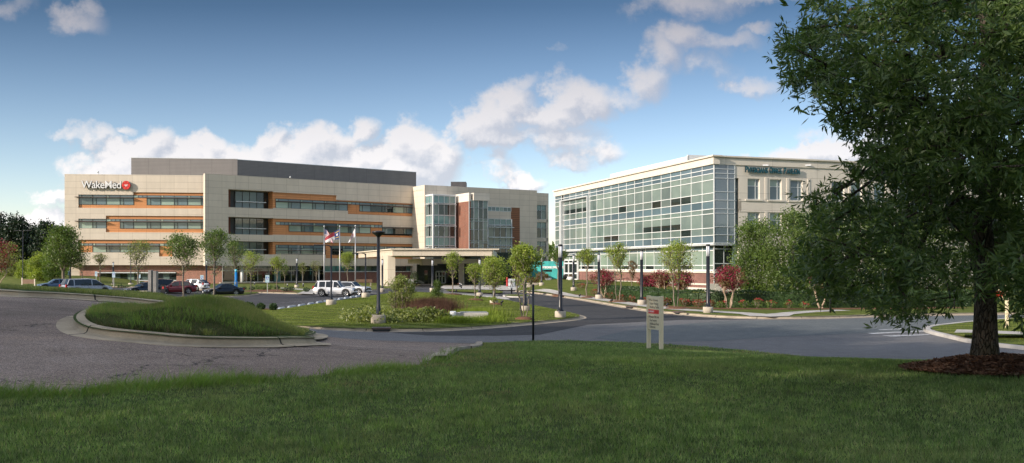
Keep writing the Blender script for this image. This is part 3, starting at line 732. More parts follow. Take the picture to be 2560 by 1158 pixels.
# ---- wing A (parallel to the picture), faces the sun
YA = 178.0
A0 = Vector(((161.5-CX)*YA/F, YA)); Adir = Vector((23600-CX, F)).normalized(); A1 = A0 + Adir*27.9
WA = Wall(A0, A1)
sA = [WA.s(x) for x in (161.5,196,230.5,264.5,299,333,366.5,401,434.5,468,502,518)]
sEnd = WA.s(519)
zA = lambda py, px=163: WA.z(px, py)
cl = MB(); wd = MB()
zt = zA(435.2)
R = -.30   # recess depth of the window planes
z_b0 = zA(663)
b1t, b1b, b1wt, b1wb, b1ct = zA(479.5), zA(519.5), zA(486.4), zA(511.4), zA(492.8)
b2t, b2b, b2wt, b2wb = zA(538.8), zA(580.4), zA(546.8), zA(571)
b3t, b3b, b3wt, b3wb = zA(599.6), zA(641), zA(607.9), zA(631)
s1 = sA[1]
vclad(cl, WA, 0, s1, z_b0, zt)
vclad(cl, WA, s1, sEnd, b1t, zt); vclad(cl, WA, s1, sA[5], b1wt, b1t)
vclad(cl, WA, s1, sEnd, b2t, b1b); vclad(cl, WA, s1, sA[3], b2wt, b2t)
vclad(cl, WA, s1, sA[3], b3t, b2wb); vclad(cl, WA, sA[3], sEnd, b3t, b2b)
sx8 = WA.s(432)
vclad(cl, WA, sx8, sEnd, b3b, b3t)
vclad(cl, WA, s1, sx8-2.6, z_b0, b3wb); vclad(cl, WA, sx8-2.6, sEnd, z_b0, b3b-.0)
cl.build('metal_cladding', M['clad'], HOSP)
# orange back wall just behind the glazing line
def back(w, s0, s1, z0, z1, m, name='panel_wall', d=R-.02): 
    b = MB(); w.box(b, s0, s1, z0, z1, d-.2, d); b.build(name, m, HOSP)
wd = MB()
WA.box(wd, s1, sEnd, b1b, b1wb, R-.2, R+.02); WA.box(wd, sA[5], sEnd, b1wt, b1t, R-.2, R+.02)
WA.box(wd, sA[5], sA[6], b1wb, b1ct, R-.2, R+.02)
WA.box(wd, sA[3], sEnd, b2b, b2wb, R-.2, R+.02); WA.box(wd, sA[3], sEnd, b2wt, b2t, R-.2, R+.02); WA.box(wd, sA[3], sA[4], b2wb, zA(553.2), R-.2, R+.02)
WA.box(wd, s1, sx8, b3wt, b3t, R-.2, R+.02); WA.box(wd, s1, sA[2], b3wb, zA(614.2), R-.2, R+.02); WA.box(wd, sx8-2.6, sx8, b3b, zA(614.2), R-.2, R+.02)
wd.build('orange_panels', M['wood'], HOSP)
def winA(ss, z0, z1, first=0, tr=.30): strip_windows(WA, ss, z0, z1, R, first)
winA(sA[1:6], b1wb, b1wt)
clere(WA, sA[5], sA[6], zA(492.8), b1wt, R, 3)
winA(sA[6:11]+[sEnd], b1wb, b1wt, 1)
winA(sA[1:4], b2wb, b2wt)
clere(WA, sA[3], sA[4], zA(553.2), b2wt, R, 3)
winA(sA[4:11]+[sEnd], b2wb, b2wt, 1)
clere(WA, sA[1], sA[2], zA(614.2), b3wt, R, 3)
winA(sA[2:7]+[sx8-2.6], b3wb, b3wt)
clere(WA, sx8-2.6, sx8, zA(614.2), b3wt, R, 3)
def sunshade(w, s0, s1, z, d0=-.1, d1=.55):
    b = MB(); w.box(b, s0, s1, z-.07, z+.07, d1-.08, d1)
    for k in range(4): w.box(b, s0, s1, z-.035, z+.035, d1-.2-k*.14, d1-.14-k*.14)
    n = max(2, int((s1-s0)/2.6))
    for i in range(n+1): a = s0+.1+(s1-s0-.2)*i/n; w.box(b, a-.03, a+.03, z-.05, z+.05, R, d1-.09)
    b.build('sunshade', M['shade'], HOSP)
sunshade(WA, sA[1]-.5, sA[5], zA(492.8)); sunshade(WA, sA[6]-.3, sEnd, zA(492.8)); sunshade(WA, sA[1]-.5, sA[3], zA(553.2)); sunshade(WA, sA[4]-.2, sEnd, zA(553.2)); sunshade(WA, sA[2]-.2, sx8-2.6, zA(614.2))
# ground floor brick, glazing strip and sill
br = MB(); sb = WA.s(194); zs1, zg1, zs0 = zA(679), zA(682), zA(701)
WA.box(br, sb, sEnd+4.2, zA(679), z_b0+.2, -1.6, -1.2); sg = WA.s(241)
WA.box(br, sb, sg, -.3, zA(679), -1.6, -1.2); WA.box(br, sg, sEnd+4.2, -.3, zA(702.5), -1.6, -1.2); WA.box(br, WA.s(437), sEnd+4.2, zA(702.5), zA(679), -1.6, -1.2)
br.build('brick_wall', M['brick'], HOSP)
n = 11; ss = [sg+(WA.s(437)-sg)*i/n for i in range(n+1)]
for i in range(n):
    fr = MB(); gl = MB(); z0, z1 = zA(701), zA(679)
    WA.box(fr, ss[i], ss[i+1], z1-.06, z1, -1.5, -1.42); WA.box(fr, ss[i], ss[i+1], z0, z0+.06, -1.5, -1.42); WA.box(fr, ss[i]-.04, ss[i]+.04, z0, z1, -1.5, -1.41)
    WA.box(gl, ss[i]+.04, ss[i+1]-.04, z0+.06, z1-.06, -1.52, -1.46, (2,2,1,2,0,2,1,2,2,1,2)[i])
    f = fr.build('window', M['dkframe'], HOSP); gl.build('pane', PANE, f)
tr = MB(); WA.box(tr, sg-.4, WA.s(437), zA(683), zA(681), -1.2, -.55); WA.box(tr, sg, WA.s(437), zA(702.6), zA(701), -1.25, -1.12); tr.build('white_ledge', M['white'], HOSP)
so_ = MB(); WA.box(so_, 0.2, sEnd, z_b0-.0, z_b0+.12, -1.7, -.36); so_.build('soffit', M['shade'], HOSP)
# side and body
bd = MB()
for (w_, s0_, s1_, d0_, d1_) in ((WA, .25, sEnd+2, -26, -1.75),): w_.box(bd, s0_, s1_, -.3, zt-.8, d0_, d1_)
bd.build('wall', M['clad'], HOSP)
si = MB(); WA.box(si, 0, .3, z_b0, zt, -26, -.36); WA.box(si, .31, sEnd, zt-.5, zt-.004, -1.2, -.36); si.build('parapet', M['clad'], HOSP)

# ---- wing B (turned away from the sun)
YB = 176.3
B0 = Vector(((516-CX)*YB/F, YB)); Bdir = Vector((4400-CX, F)).normalized()
WB = Wall(B0, B0+Bdir*60)
sBe = WB.s(1042.5); zB = lambda py, px=600: WB.z(px, py)
ztB = WB.z(517, 434)
lv = {}
def zb(y, x): return WB.z(x, y)
o1t, o1b = zb(473,571), zb(518,571); o2t, o2b = zb(542,571), zb(585.5,571); o3t, o3b = zb(602.7,571), zb(635.5,571)
zmb = zb(665, 600)
sL0, sL1 = WB.s(571), WB.s(683)
B1t, B1t2 = zb(481,690), zb(498.5,845); B1wt, B1sh, B1wb = zb(496.5,690), zb(503,690), zb(520.2,690)
B1b, B1b2 = B1wb, zb(535.5,880)
B2t = zb(546.5,690); B2t2 = zb(557,1040); B2wt = zb(554.5,690); B2ct = zb(562,690); B2wb = zb(579,727); B2b = zb(587,690)
B3t = zb(604.5,690); B3wt = zb(612,690); B3wb = zb(636,690); B3b = zb(646,830)
x1, x2, x3, x4, x5 = WB.s(690.5), WB.s(870), WB.s(900), WB.s(1037.5), sBe
cl = MB()
vclad(cl, WB, 0, sL0, zmb, ztB)
vclad(cl, WB, sL0, sL1, o1t, ztB); vclad(cl, WB, sL0, sL1, o2t, o1b); vclad(cl, WB, sL0, sL1, o3t, o2b); vclad(cl, WB, sL0, sL1, zmb, o3b)
xs1 = WB.s(841)
vclad(cl, WB, sL1, xs1, B1t, ztB); vclad(cl, WB, xs1, x5, B1t-1.0, ztB)
vclad(cl, WB, sL1, x2, B2t, B1wb); vclad(cl, WB, x2, x5, B2t, B1b2)
xs2 = WB.s(957); vclad(cl, WB, xs2, x5, B2t-1.0, B2t)
vclad(cl, WB, sL1, x5, B3t, B2b-.0)
x6 = WB.s(814.5); vclad(cl, WB, sL1, x6, zmb, B3wb); vclad(cl, WB, x6, x5, zmb, B3b)
# thin fin at the start of the wing
WB.box(cl, -.28, 0, zmb, ztB+.001, -.9, .03)
cl.build('metal_cladding', M['clad'], HOSP)
wd = MB(); R0, R1 = R-.2, R+.02
WB.box(wd, sL1, xs1, B1wt, B1t, R0, R1); WB.box(wd, xs1, x5, B1wt, B1t-1.0, R0, R1); WB.box(wd, sL1, x1, B1wb, B1wt, R0, R1)
WB.box(wd, x2, x3, B1b2, B1sh, R0, R1); WB.box(wd, x3, x5, B1b2, B1wb, R0, R1); WB.box(wd, x4, x5, B1wb, B1wt, R0, R1)
WB.box(wd, sL1, xs2, B2wt, B2t, R0, R1); WB.box(wd, sL1, x1, B2b, B2wt, R0, R1); y1 = WB.s(723.5); y2 = WB.s(927.5); y3 = WB.s(957)
WB.box(wd, x1, y1, B2b, B2ct, R0, R1); WB.box(wd, y1, y2, B2b, B2wb, R0, R1); WB.box(wd, y2, y3, B2wb-.3, B2ct, R0, R1); WB.box(wd, y2, x5, B2b, B2wb-.31, R0, R1)
WB.box(wd, sL1, x5, B3wt, B3t, R0, R1); WB.box(wd, sL1, x1, B3wb, B3wt, R0, R1); v1, v2 = WB.s(814.5), WB.s(831); WB.box(wd, v1, v2, B3b, B3wt, R0, R1); WB.box(wd, v2, x5, B3b, B3wb, R0, R1)
wd.build('orange_panels', M['wood'], HOSP)
md = 2.63
def mods(a, b): n = max(1, round((b-a)/md)); return [a+(b-a)*i/n for i in range(n+1)]
strip_windows(WB, mods(x1, x2), B1wb, B1wt, R); clere(WB, x2, x3, B1sh, B1wt, R, 3); strip_windows(WB, mods(x3, x4), B1wb, B1wt, R, 1)
clere(WB, x1, y1, B2ct, B2wt, R, 3); strip_windows(WB, mods(y1, y2), B2wb, B2wt, R); clere(WB, y2, y3, B2ct, B2wt, R, 3); strip_windows(WB, mods(y3, x4), B2wb, B2wt, R, 1)
strip_windows(WB, mods(x1, v1), B3wb, B3wt, R); strip_windows(WB, mods(v2, x4), B3wb, B3wt, R, 1)
sunshade(WB, x1, x2+.6, B1sh); sunshade(WB, x3, x4+.5, B1sh); sunshade(WB, y1-.3, y2, B2ct); sunshade(WB, y3, x4+.4, B2ct); sunshade(WB, x1, v1, B3wt-1.1); sunshade(WB, v2, x4, B3wt-1.1)
# recessed corner bays with full glazing and side walls
for k, (z0, z1) in enumerate(((o1b, o1t), (o2b, o2t), (o3b, o3t))):
    b = MB(); D = 2.6
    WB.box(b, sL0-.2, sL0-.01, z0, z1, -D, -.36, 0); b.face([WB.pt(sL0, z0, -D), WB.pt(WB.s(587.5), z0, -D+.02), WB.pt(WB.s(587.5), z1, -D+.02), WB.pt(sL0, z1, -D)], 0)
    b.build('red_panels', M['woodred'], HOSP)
    b = MB(); WB.box(b, sL1, sL1+.2, z0, z1, -D, -.36); b.build('orange_panels', M['wood'], HOSP)
    b = MB(); WB.box(b, sL0, sL1, z0-.15, z0-.002, -D-.2, -.36); WB.box(b, sL0, sL1, z1+.002, z1+.15, -D-.2, -.36); b.build('soffit', M['clad'], HOSP)
    g0 = WB.s(587.5, -D); g1 = WB.s(659, -D)
    fr = MB(); gl = MB(); n = 4
    WB.box(gl, g1+.1, sL1, z0, z1, -D-.1, -D+.0, 2)
    for i in range(n+1): a = g0+(g1-g0)*i/n; WB.box(fr, a-.05, a+.05, z0, z1, -D, -D+.12)
    zm = z0+(z1-z0)*.36
    for zz in (z0+.05, zm, z1-.05): WB.box(fr, g0, g1, zz-.04, zz+.04, -D+.001, -D+.11)
    for i in range(n):
        a = g0+(g1-g0)*i/n; c = g0+(g1-g0)*(i+1)/n
        WB.box(gl, a+.05, c-.05, zm, z1, -D-.05, -D+.05, (1,1,1,2)[i]); WB.box(gl, a+.05, c-.05, z0, zm-.01, -D-.05, -D+.05, 3)
    f = fr.build('window', M['dkframe'], HOSP); gl.build('pane', PANE, f)
    b = MB(); WB.box(b, g0-.1, g1+.2, zm+.0, zm+.14, -D+.3, -D+.9)
    for i in range(3): a = g0+.2+(g1-g0-.3)*i/2; WB.box(b, a-.04, a+.04, zm+.02, zm+.10, -D+.1, -D+.31)
    b.build('sunshade', M['alum'], HOSP)
# ground floor of wing B: glazed cafe recess, low wall, brick and high windows
zc = zmb
b = MB(); WB.box(b, .02, sBe+2, zmb, zmb+.15, -1.2, -.36); WB.box(b, 4, sBe+2, zmb, zmb+.149, -5.2, -1.2); b.build('soffit', M['shade'], HOSP)
ga, gb = WB.s(556, -3.2), WB.s(808, -3.2)
fr = MB(); gl = MB(); zlo = WB.z(700, 704, -3.2); zmd = WB.z(700, 677, -3.2)
n = 9
for i in range(n+1): a = ga+(gb-ga)*i/n; WB.box(fr, a-.05, a+.05, 0, zmb, -3.2, -3.06)
for zz in (zmd, zlo): WB.box(fr, ga, gb, zz-.06, zz+.06, -3.2, -3.05)
for i in range(n):
    a = ga+(gb-ga)*i/n; c = ga+(gb-ga)*(i+1)/n
    WB.box(gl, a+.05, c-.05, 0, zlo-.06, -3.3, -3.15, 2); WB.box(gl, a+.05, c-.05, zlo+.06, zmd-.06, -3.3, -3.15, 2); WB.box(gl, a+.05, c-.05, zmd+.06, zmb, -3.3, -3.15, 2 if i % 3 else 1)
f = fr.build('glazed_front', M['alum'], HOSP); gl.build('pane', PANE, f)
b = MB(); c0 = WB.s(686, -2.6); WB.box(b, c0, c0+1.15, 0, zmb, -2.9, -2.5); b.build('column', M['gteal'], HOSP)
b = MB(); q = WB.pt(WB.s(605, -1.5), 0, -1.5); b.lathe([(.28,0),(.28,zmb)], q, 16); q = WB.pt(WB.s(797, -1.6), 0, -1.6); b.lathe([(.16,0),(.16,zmb)], q, 12); b.build('column', M['white'], HOSP)
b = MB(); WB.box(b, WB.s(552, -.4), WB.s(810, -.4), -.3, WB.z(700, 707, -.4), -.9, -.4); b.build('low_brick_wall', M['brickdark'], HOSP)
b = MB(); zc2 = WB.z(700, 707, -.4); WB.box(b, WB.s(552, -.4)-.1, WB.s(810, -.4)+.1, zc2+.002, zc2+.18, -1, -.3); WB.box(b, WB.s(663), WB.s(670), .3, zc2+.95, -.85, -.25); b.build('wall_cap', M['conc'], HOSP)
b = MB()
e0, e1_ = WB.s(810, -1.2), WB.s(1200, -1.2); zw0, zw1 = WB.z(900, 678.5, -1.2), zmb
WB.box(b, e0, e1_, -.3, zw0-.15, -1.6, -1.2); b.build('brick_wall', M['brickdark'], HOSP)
b = MB(); WB.box(b, e0, e1_, zw0-.15, zw0, -1.7, -1.1); b.build('white_ledge', M['white'], HOSP)
fr = MB(); gl = MB(); n = 14
for i in range(n):
    a = e0+(e1_-e0)*i/n; c = e0+(e1_-e0)*(i+1)/n
    WB.box(fr, a-.04, a+.04, zw0, zw1, -1.6, -1.4); WB.box(gl, a+.04, c-.04, zw0, zw1, -1.65, -1.5, (4,3,4,0,3,2,2,4,2,2,2,3,2,2)[i])
f = fr.build('window', M['dkframe'], HOSP); gl.build('pane', PANE, f)
bd = MB(); WB.box(bd, 7.0, sBe+4, -.3, ztB-.8, -30, -5.3); WB.box(bd, 4.2, sBe, zmb+.2, ztB-.8, -5.28, -2.75); bd.build('wall', M['dkframe'], HOSP)
b = MB(); WB.box(b, .001, sBe, ztB-.5, ztB-.003, -1.2, -.36); WB.box(b, 8, sBe, ztB-.9, ztB-.8, -32, -1.2); b.build('roof', M['conc'], HOSP)

# ---- grey rooftop enclosure
P0 = Vector(((328-CX)*192/F, 192.0)); 
PW1 = Wall(P0, P0+Adir*22.2); pe = PW1.at(PW1.s(593.5)); zP = PW1.z(328, 395.2)
PW2 = Wall(pe, pe+Bdir*60); sP2 = PW2.s(1040.5); zP2 = zP
b = MB(); PW1.box(b, 0, PW1.s(593.5), zt-1.5, zP, -.3, 0); PW1.box(b, 0, .3, zt-1.5, zP, -20, -.3)
b.build('roof_enclosure', M['pent'], HOSP)
b = MB(); PW2.box(b, 0, sP2, zt-1.5, PW2.z(600, 400.2), -.3, 0); PW2.box(b, sP2-.3, sP2, zt-1.5, PW2.z(600, 400.2), -18, -.3); b.build('roof_enclosure', M['pent'], HOSP)
b = MB(); PW1.box(b, -.05, PW1.s(593.5), zP, zP+.12, -.4, .05); PW2.box(b, .05, sP2+.05, PW2.z(600, 400.2)+.002, PW2.z(600, 400.2)+.12, -.4, .05); b.build('enclosure_coping', M['alum'], HOSP)

# ---- wing C with glass bays
YC = 198.0
C0 = Vector(((1061.5-CX)*YC/F, YC)); Cdir = Vector((5200-CX, F)).normalized(); WC = Wall(C0, C0+Cdir*60)
zC = WC.z(1062, 462.5); cE = WC.s(1342.5)
cx = lambda x: WC.s(x)
zc_ = lambda y, x=1240: WC.z(x, y)
cl = MB()
a0, a1, a2, a3 = 0, cx(1219), cx(1277.5), cx(1299.5)
zt1, zt2 = zc_(517.5,1240), zc_(518.8,1290)
vclad(cl, WC, a0, a1, 5.0, zC); vclad(cl, WC, a1, a3, zt1, zC); vclad(cl, WC, a3, cE, 0, zC); WC.box(cl, a0, .35, 0, zC-.002, -8, -.351)
zq0, zq1 = zc_(528,1240), zc_(547.5,1240)
vclad(cl, WC, a1, a2-.01, zq1, zq0)
cl.build('metal_cladding', M['clad'], HOSP)
b = MB(); vclad(b, WC, a2, a3, 0, zt1, .3); b.build('brown_slat_panel', M['woodbrown'], HOSP)
fr = MB(); gl = MB()
def crow(w, s0, s1, z0, z1, n, m, d=-.1, f=.05, hz=True, cols=None):
    for i in range(n+1): a = s0+(s1-s0)*i/n; w.box(fr, a-f, a+f, z0, z1, d, d+.16)
    if hz:
        for zz in (z0, z1): w.box(fr, s0, s1, zz-f, zz+f, d+.001, d+.158)
    for i in range(n):
        a = s0+(s1-s0)*i/n; c = s0+(s1-s0)*(i+1)/n
        w.box(gl, a+f, c-f, z0+f, z1-f, d-.04, d+.04, m if not isinstance(m, (list, tuple)) else m[i % len(m)])
levels = [(517.8,527.8,(4,3,4,0,1,1)), (548,562,(4,4,4,4)), (564,568.5,2), (569.5,593,(1,2,2,1)), (595,613,(4,4,4,4)), (615,620,2), (621.5,645,(2,2,2,1))]
for y0, y1, m in levels: crow(WC, a1, a2, zc_(y1), zc_(y0), 6 if y0 < 520 else 4, m, d=-.12 if y0 < 520 else .25)
f = fr.build('glazed_bay', M['alum'], HOSP); gl.build('pane', PANE, f)
b = MB(); WC.box(b, a1, a2-.1, zc_(652), zc_(645.3), -.3, .45); WC.box(b, a2-.16, a2+.02, zc_(645.3), zc_(547.5), -.2, .5)
for y in (568.5, 594, 620.5): WC.box(b, a1-.2, a2+.3, zc_(y)-.07, zc_(y)+.07, .5, 1.0)
b.build('bay_trim', M['alum'], HOSP)
# glass bay with two faces
def bay(px0, pxc, px1, ytop, ybot, dep, rows, nl, nf, cap=None):
    """box bay projecting from wing C; pxc = near corner"""
    global fr, gl
    s_c, s_1 = WC.s(pxc, dep), WC.s(px1, dep)
    front = Wall(WC.at(s_c, dep), WC.at(s_1, dep)); side = Wall(WC.at(s_c, 0), WC.at(s_c, dep))
    zt_, zb_ = WC.z(pxc, ytop, dep), WC.z(pxc, ybot, dep)
    fr = MB(); gl = MB()
    for y0, y1, m in rows:
        z0, z1 = WC.z(pxc, y1, dep), WC.z(pxc, y0, dep)
        crow(front, 0, front.L, z0, z1, nf, m, d=-.16); crow(side, 0, side.L, z0, z1, nl, m, d=-.16)
    f = fr.build('glazed_bay', M['alum'], HOSP); gl.build('pane', PANE, f)
    b = MB(); front.box(b, -.16, .16, zb_, zt_, -.18, .16); front.box(b, front.L-.1, front.L+.08, zb_, zt_, -dep, .1)
    front.box(b, -.1, front.L+.1, zt_, zt_+.25, -dep, .12); front.box(b, 0, front.L, zb_-.15, zb_, -dep, .02); b.build('bay_trim', M['white'], HOSP)
    return front, side, zt_, zb_
RA = [(489,507,(4,)), (509.5,537,(1,2,2,1)), (538.5,560,(4,)), (563,591,(1,2,1,2)), (593,613.5,(4,)), (614,620,(2,1,))]
fa, sa_, zta, zba = bay(1063.5, 1082.5, 1138.5, 488, 622, 3.6, RA, 3, 4)
b = MB()
for y in (510.5, 565, 619): zz = WC.z(1082, y, 3.6); fa.box(b, .3, fa.L-.1, zz-.06, zz+.06, .35, .9); sa_.box(b, .6, sa_.L-.3, zz-.06, zz+.06, .35, .8)
b.build('sunshade', M['alum'], HOSP)
b = MB(); fa.box(b, .25, fa.L, 0, zba-.2, -3.6, -.4); b.build('wall', M['stone'], HOSP)
# lift tower: brick return, glass front, cream cap
dT = 8.5
sc_ = WC.s(1173, dT); s1_ = WC.s(1219, dT)
TF = Wall(WC.at(sc_, dT), WC.at(s1_, dT)); TS = Wall(WC.at(sc_, 0), WC.at(sc_, dT))
zt0 = TF.z(1174, 500.8); zcap = TF.z(1183, 482.2)
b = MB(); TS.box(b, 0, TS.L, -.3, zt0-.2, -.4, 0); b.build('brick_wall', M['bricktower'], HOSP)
b = MB(); TS.box(b, -.2, TS.L-.0, zt0-.2, zcap, -.4, .05); TF.box(b, .9, TF.L+.3, zt0, zcap-.01, -4, .35); b.build('tower_cap', M['stucco'], HOSP)
fr = MB(); gl = MB()
ys = [500.8,520,547,553.5,574.5,602,608,620,640,662,700,716]
for i, (y0, y1) in enumerate(zip(ys, ys[1:])):
    crow(TF, 0, TF.L, TF.z(1190, y1), TF.z(1190, y0), 4, ((1,1,2,1),(2,1,2,2),(1,),(1,2,2,1),(2,2,2,1),(1,),(2,2,1,2),(2,),(2,),(2,),(2,))[i], d=-.1)
f = fr.build('glazed_bay', M['alum'], HOSP); gl.build('pane', PANE, f)
b = MB(); TF.box(b, .45, TF.L-.05, 0, zt0-.3, -8, -.3); b.build('wall', M['gdark'], HOSP)
# end block with stacked windows
E0 = WC.at(cE, -2.2); WE = Wall(E0, E0+Cdir*20); zE = WE.z(1360, 483); eE = WE.s(1371.5)
cl = MB(); e1s = WE.s(1366)
fl = [(512.5,548.5),(555.5,595),(603.5,633.5),(642,700)]
WE.box(cl, 0, eE, WE.z(1350, 512.5), zE, -.5, 0); prev = 512.5
for (y0, y1), (y2, y3) in zip(fl, fl[1:]): WE.box(cl, 0, eE, WE.z(1350, y2), WE.z(1350, y1), -.5, 0)
WE.box(cl, e1s, eE, 0, WE.z(1350, 512.5), -.52, .0); WE.box(cl, 0, eE, 0, zE, -14, -.9)
cl.build('metal_cladding', M['clad'], HOSP)
for (y0, y1) in fl[:3]:
    fr = MB(); gl = MB(); z0, z1 = WE.z(1350, y1), WE.z(1350, y0); zm = z0+(z1-z0)*.62
    crow(WE, 0, e1s, zm, z1, 3, (4,), d=-.35); crow(WE, 0, e1s, z0, zm, 3, (1,2,1), d=-.35)
    f = fr.build('window', M['alum'], HOSP); gl.build('pane', PANE, f)
bd = MB(); WC.box(bd, .4, cE, 0, zC-1, -25, -1.2); WC.box(bd, a1, a2, 0, zC-1, -1.15, -.2); bd.build('wall', M['dkframe'], HOSP)
b = MB(); WC.box(b, 0.001, cE, zC-.4, zC-.003, -1, -.36); WC.box(b, 0, cE, zC-1, zC-.9, -25, -1); b.build('roof', M['conc'], HOSP)
b = MB(); k = Vector(P0); pb = atY(1146, 466, 206); b.box(pb[0]-1.7, pb[0]+1.7, 206, 210, zC-1, atY(1146, 454.5, 206)[2]); b.build('roof_vent_box', paint('dark_grey_vent', (.07,.07,.075), .6, .1), HOSP)
# low link between hospital and office building
lk = Wall((11.2, 214), (24, 209)); b = MB(); lk.box(b, 0, lk.L, 0, EZ+.2, -6, 0); b.build('link_wall', M['clad'], HOSP)
b = MB(); lk.box(b, .6, lk.L, EZ-2.2, EZ-.6, -.05, .04); b.build('window', M['gblue'], HOSP)
# entrance: dark stone wall, doors, lower canopy
WS = Wall(atY(1043, 700, 188)[:2], atY(1120, 700, 190)[:2])
b = MB(); zS = WS.z(1050, 661.5); q0, q1, q2, q3 = WS.s(1061), WS.s(1071), WS.s(1079), WS.s(1090)
WS.box(b, 0, q0, 0, zS, -.6, 0); WS.box(b, q0, WS.L, WS.z(1065, 676), zS, -.6, 0); WS.box(b, q1, q2, 0, WS.z(1065, 676), -.6, 0); b.build('slate_wall', M['stone'], HOSP)
b = MB(); WS.box(b, q0, q1, 0, WS.z(1065, 676), -.5, -.3); WS.box(b, q2, q3, 0, WS.z(1065, 676), -.5, -.3); WS.box(b, WS.L, WS.L+14, 0, 6.5, -.6, -.35); b.build('glazed_front', M['gdark'], HOSP)
fr = MB(); gl = MB(); crow(WS, q3, WS.s(1113), .1, WS.z(1090, 679.5), 3, 2, d=-.1, f=.09); WS.box(fr, q3, WS.s(1113), 1.45, 1.6, -.1, .07); f = fr.build('entrance_door', M['alum'], HOSP); gl.build('pane', PANE, f)
b = MB(); w_ = Wall(atY(1020, 650, 176)[:2], atY(1054.5, 650, 168)[:2]); w_.box(b, 0, w_.L, w_.z(1040, 659), w_.z(1040, 647.3), -12, 0); w_.box(b, w_.L-2, w_.L-.1, w_.z(1040, 663.5), w_.z(1040, 659.01), -3, -.3); b.build('inner_canopy', M['canopy'], HOSP)
b = MB(); w_ = Wall(atY(1124, 700, 196)[:2], atY(1170, 700, 186)[:2]); w_.box(b, 0, w_.L, 0, 5.8, -.5, 0); b.build('slate_wall', M['stone'], HOSP)

# ---- porte-cochere canopy
CY = 155.0
K0 = Vector(((983.5-CX)*CY/F, CY)); K1 = Vector(((1229.5-CX)*CY/F, CY+1.3)); 
KF = Wall(K0, K1); Kl = Vector(((898-CX)*189/F, 189.0)); KL = Wall(Kl, K0)
zk0, zk1 = KF.z(985, 639.6), KF.z(985, 624.2)
CAN = HOSP
b = MB(); poly = [tuple(K0), tuple(K1), (K1.x+.2, 189), (Kl.x, 189)]
b.prism([(p[0], p[1]) for p in poly], zk0+.25, zk1-.003)
b.build('canopy_deck', M['canopy'], HOSP)
b = MB(); KF.box(b, -.02, KF.L, zk0, zk1, -.3, .15); KL.box(b, 0, KL.L, zk0+.001, zk1-.001, -.3, .15); KR = Wall(K1, (K1.x+.2, 189.0)); KR.box(b, .2, KR.L, zk0+.002, zk1-.002, -.3, .12); b.build('canopy_fascia', M['canopy'], HOSP)
b = MB(); zk2 = zk1+.17; KF.box(b, -.4, KF.L+1.2, zk1, zk2, -.4, .5); KL.box(b, 0, KL.L+.3, zk1+.001, zk2-.001, -.4, .5); b.build('canopy_coping', M['cream'], HOSP)
b = MB(); b.prism([(p[0]*1.0, p[1]+.3) for p in poly], zk0+.12, zk0+.249); b.build('soffit', M['cream'], HOSP)
for (xa, xb, dd) in ((966.5, 983.8, 0),):
    p0 = atY(xa, 700, 158)[0]; wdt = 1.55
    b = MB(); 
    cw = Wall((p0-.3, 160.2), (p0+1.05, 157.0)); cw2 = Wall((p0+1.05, 157.0), (p0+1.85, 157.2))
    b.prism([(p0-1.0, 160.6), (p0+.35, 157.0), (p0+1.6, 157.1), (p0+1.0, 160.9)], .6, zk0+.12); b.build('column', M['canopy'], HOSP)
    b = MB(); b.prism([(p0-1.2, 160.8), (p0+.25, 156.8), (p0+1.8, 156.9), (p0+1.2, 161.1)], 0, .6); b.build('column_base', M['conc'], HOSP)
    b = MB(); b.prism([(p0-2.1, 165), (p0-1.3, 162.2), (p0-.7, 162.3), (p0-1.3, 165)], .1, zk0+.12); b.build('column', M['canopy'], HOSP)
for px in (1153, 1208):
    b = MB(); q = atY(px, 700, 172)[0]; b.box(q-.5, q+.5, 172, 173.5, 0, zk0+.12); b.build('column', M['canopy'], HOSP)

# ---- lettering and emblem on wing A
def text(body, size, mats, parent, o, u, n, zc, ext=.05, name='lettering', bev=0, spacing=1.0, shear=0, align='LEFT', wscale=1.0):
    c = bpy.data.curves.new(name, 'FONT'); c.body = body; c.size = size; c.extrude = ext; c.space_character = spacing; c.align_x = align; c.shear = shear; c.offset = bev
    t = bpy.data.objects.new(name, c); COL.objects.link(t)
    dg = bpy.context.evaluated_depsgraph_get(); me = bpy.data.meshes.new_from_object(t.evaluated_get(dg)); bpy.data.objects.remove(t)
    u3 = Vector((u.x, u.y, 0)); n3 = Vector((n.x, n.y, 0)); Z3 = Vector((0,0,1)); O = Vector((o[0], o[1], zc))
    for vtx in me.vertices: p = vtx.co.copy(); vtx.co = O + u3*p.x*wscale + Z3*p.y + n3*p.z
    me.materials.clear()
    for m_ in mats: me.materials.append(m_)
    if len(mats) > 1:
        for f_ in me.polygons: f_.material_index = 0 if f_.normal.dot(n3) > .5 else 1
    oo = bpy.data.objects.new(name, me); return link(oo, parent)
M['letter'] = paint('white_letter_face', (.80,.80,.80), .4, .02); M['letterside'] = paint('grey_letter_return', (.09,.09,.08), .5, .05)
SG = empty('building_sign', (*WA.pt(WA.s(206), zA(472), 0),), 0, 'white raised letters with red round emblem mounted high on the sunlit beige wall', 'sign')
def rel(o, root):
    o.matrix_parent_inverse = Matrix.Translation(root.location).inverted(); return o
zl = zA(470.5)
tw = text('WakeMed', 2.05, [M['letter'], M['letterside']], SG, WA.at(WA.s(206), .42), WA.u, WA.nr, zl, .20, bev=.012, spacing=.93, wscale=1.0)
xsv = [((v.co.x-WA.o.x)*WA.u.x+(v.co.y-WA.o.y)*WA.u.y) for v in tw.data.vertices]; k = (WA.s(305)-WA.s(206))/(max(xsv)-min(xsv)); s0 = min(xsv)
for v_ in tw.data.vertices:
    s_ = ((v_.co.x-WA.o.x)*WA.u.x+(v_.co.y-WA.o.y)*WA.u.y); dlt = WA.s(206)+(s_-s0)*k-s_; v_.co.x += WA.u.x*dlt; v_.co.y += WA.u.y*dlt
rel(tw, SG)
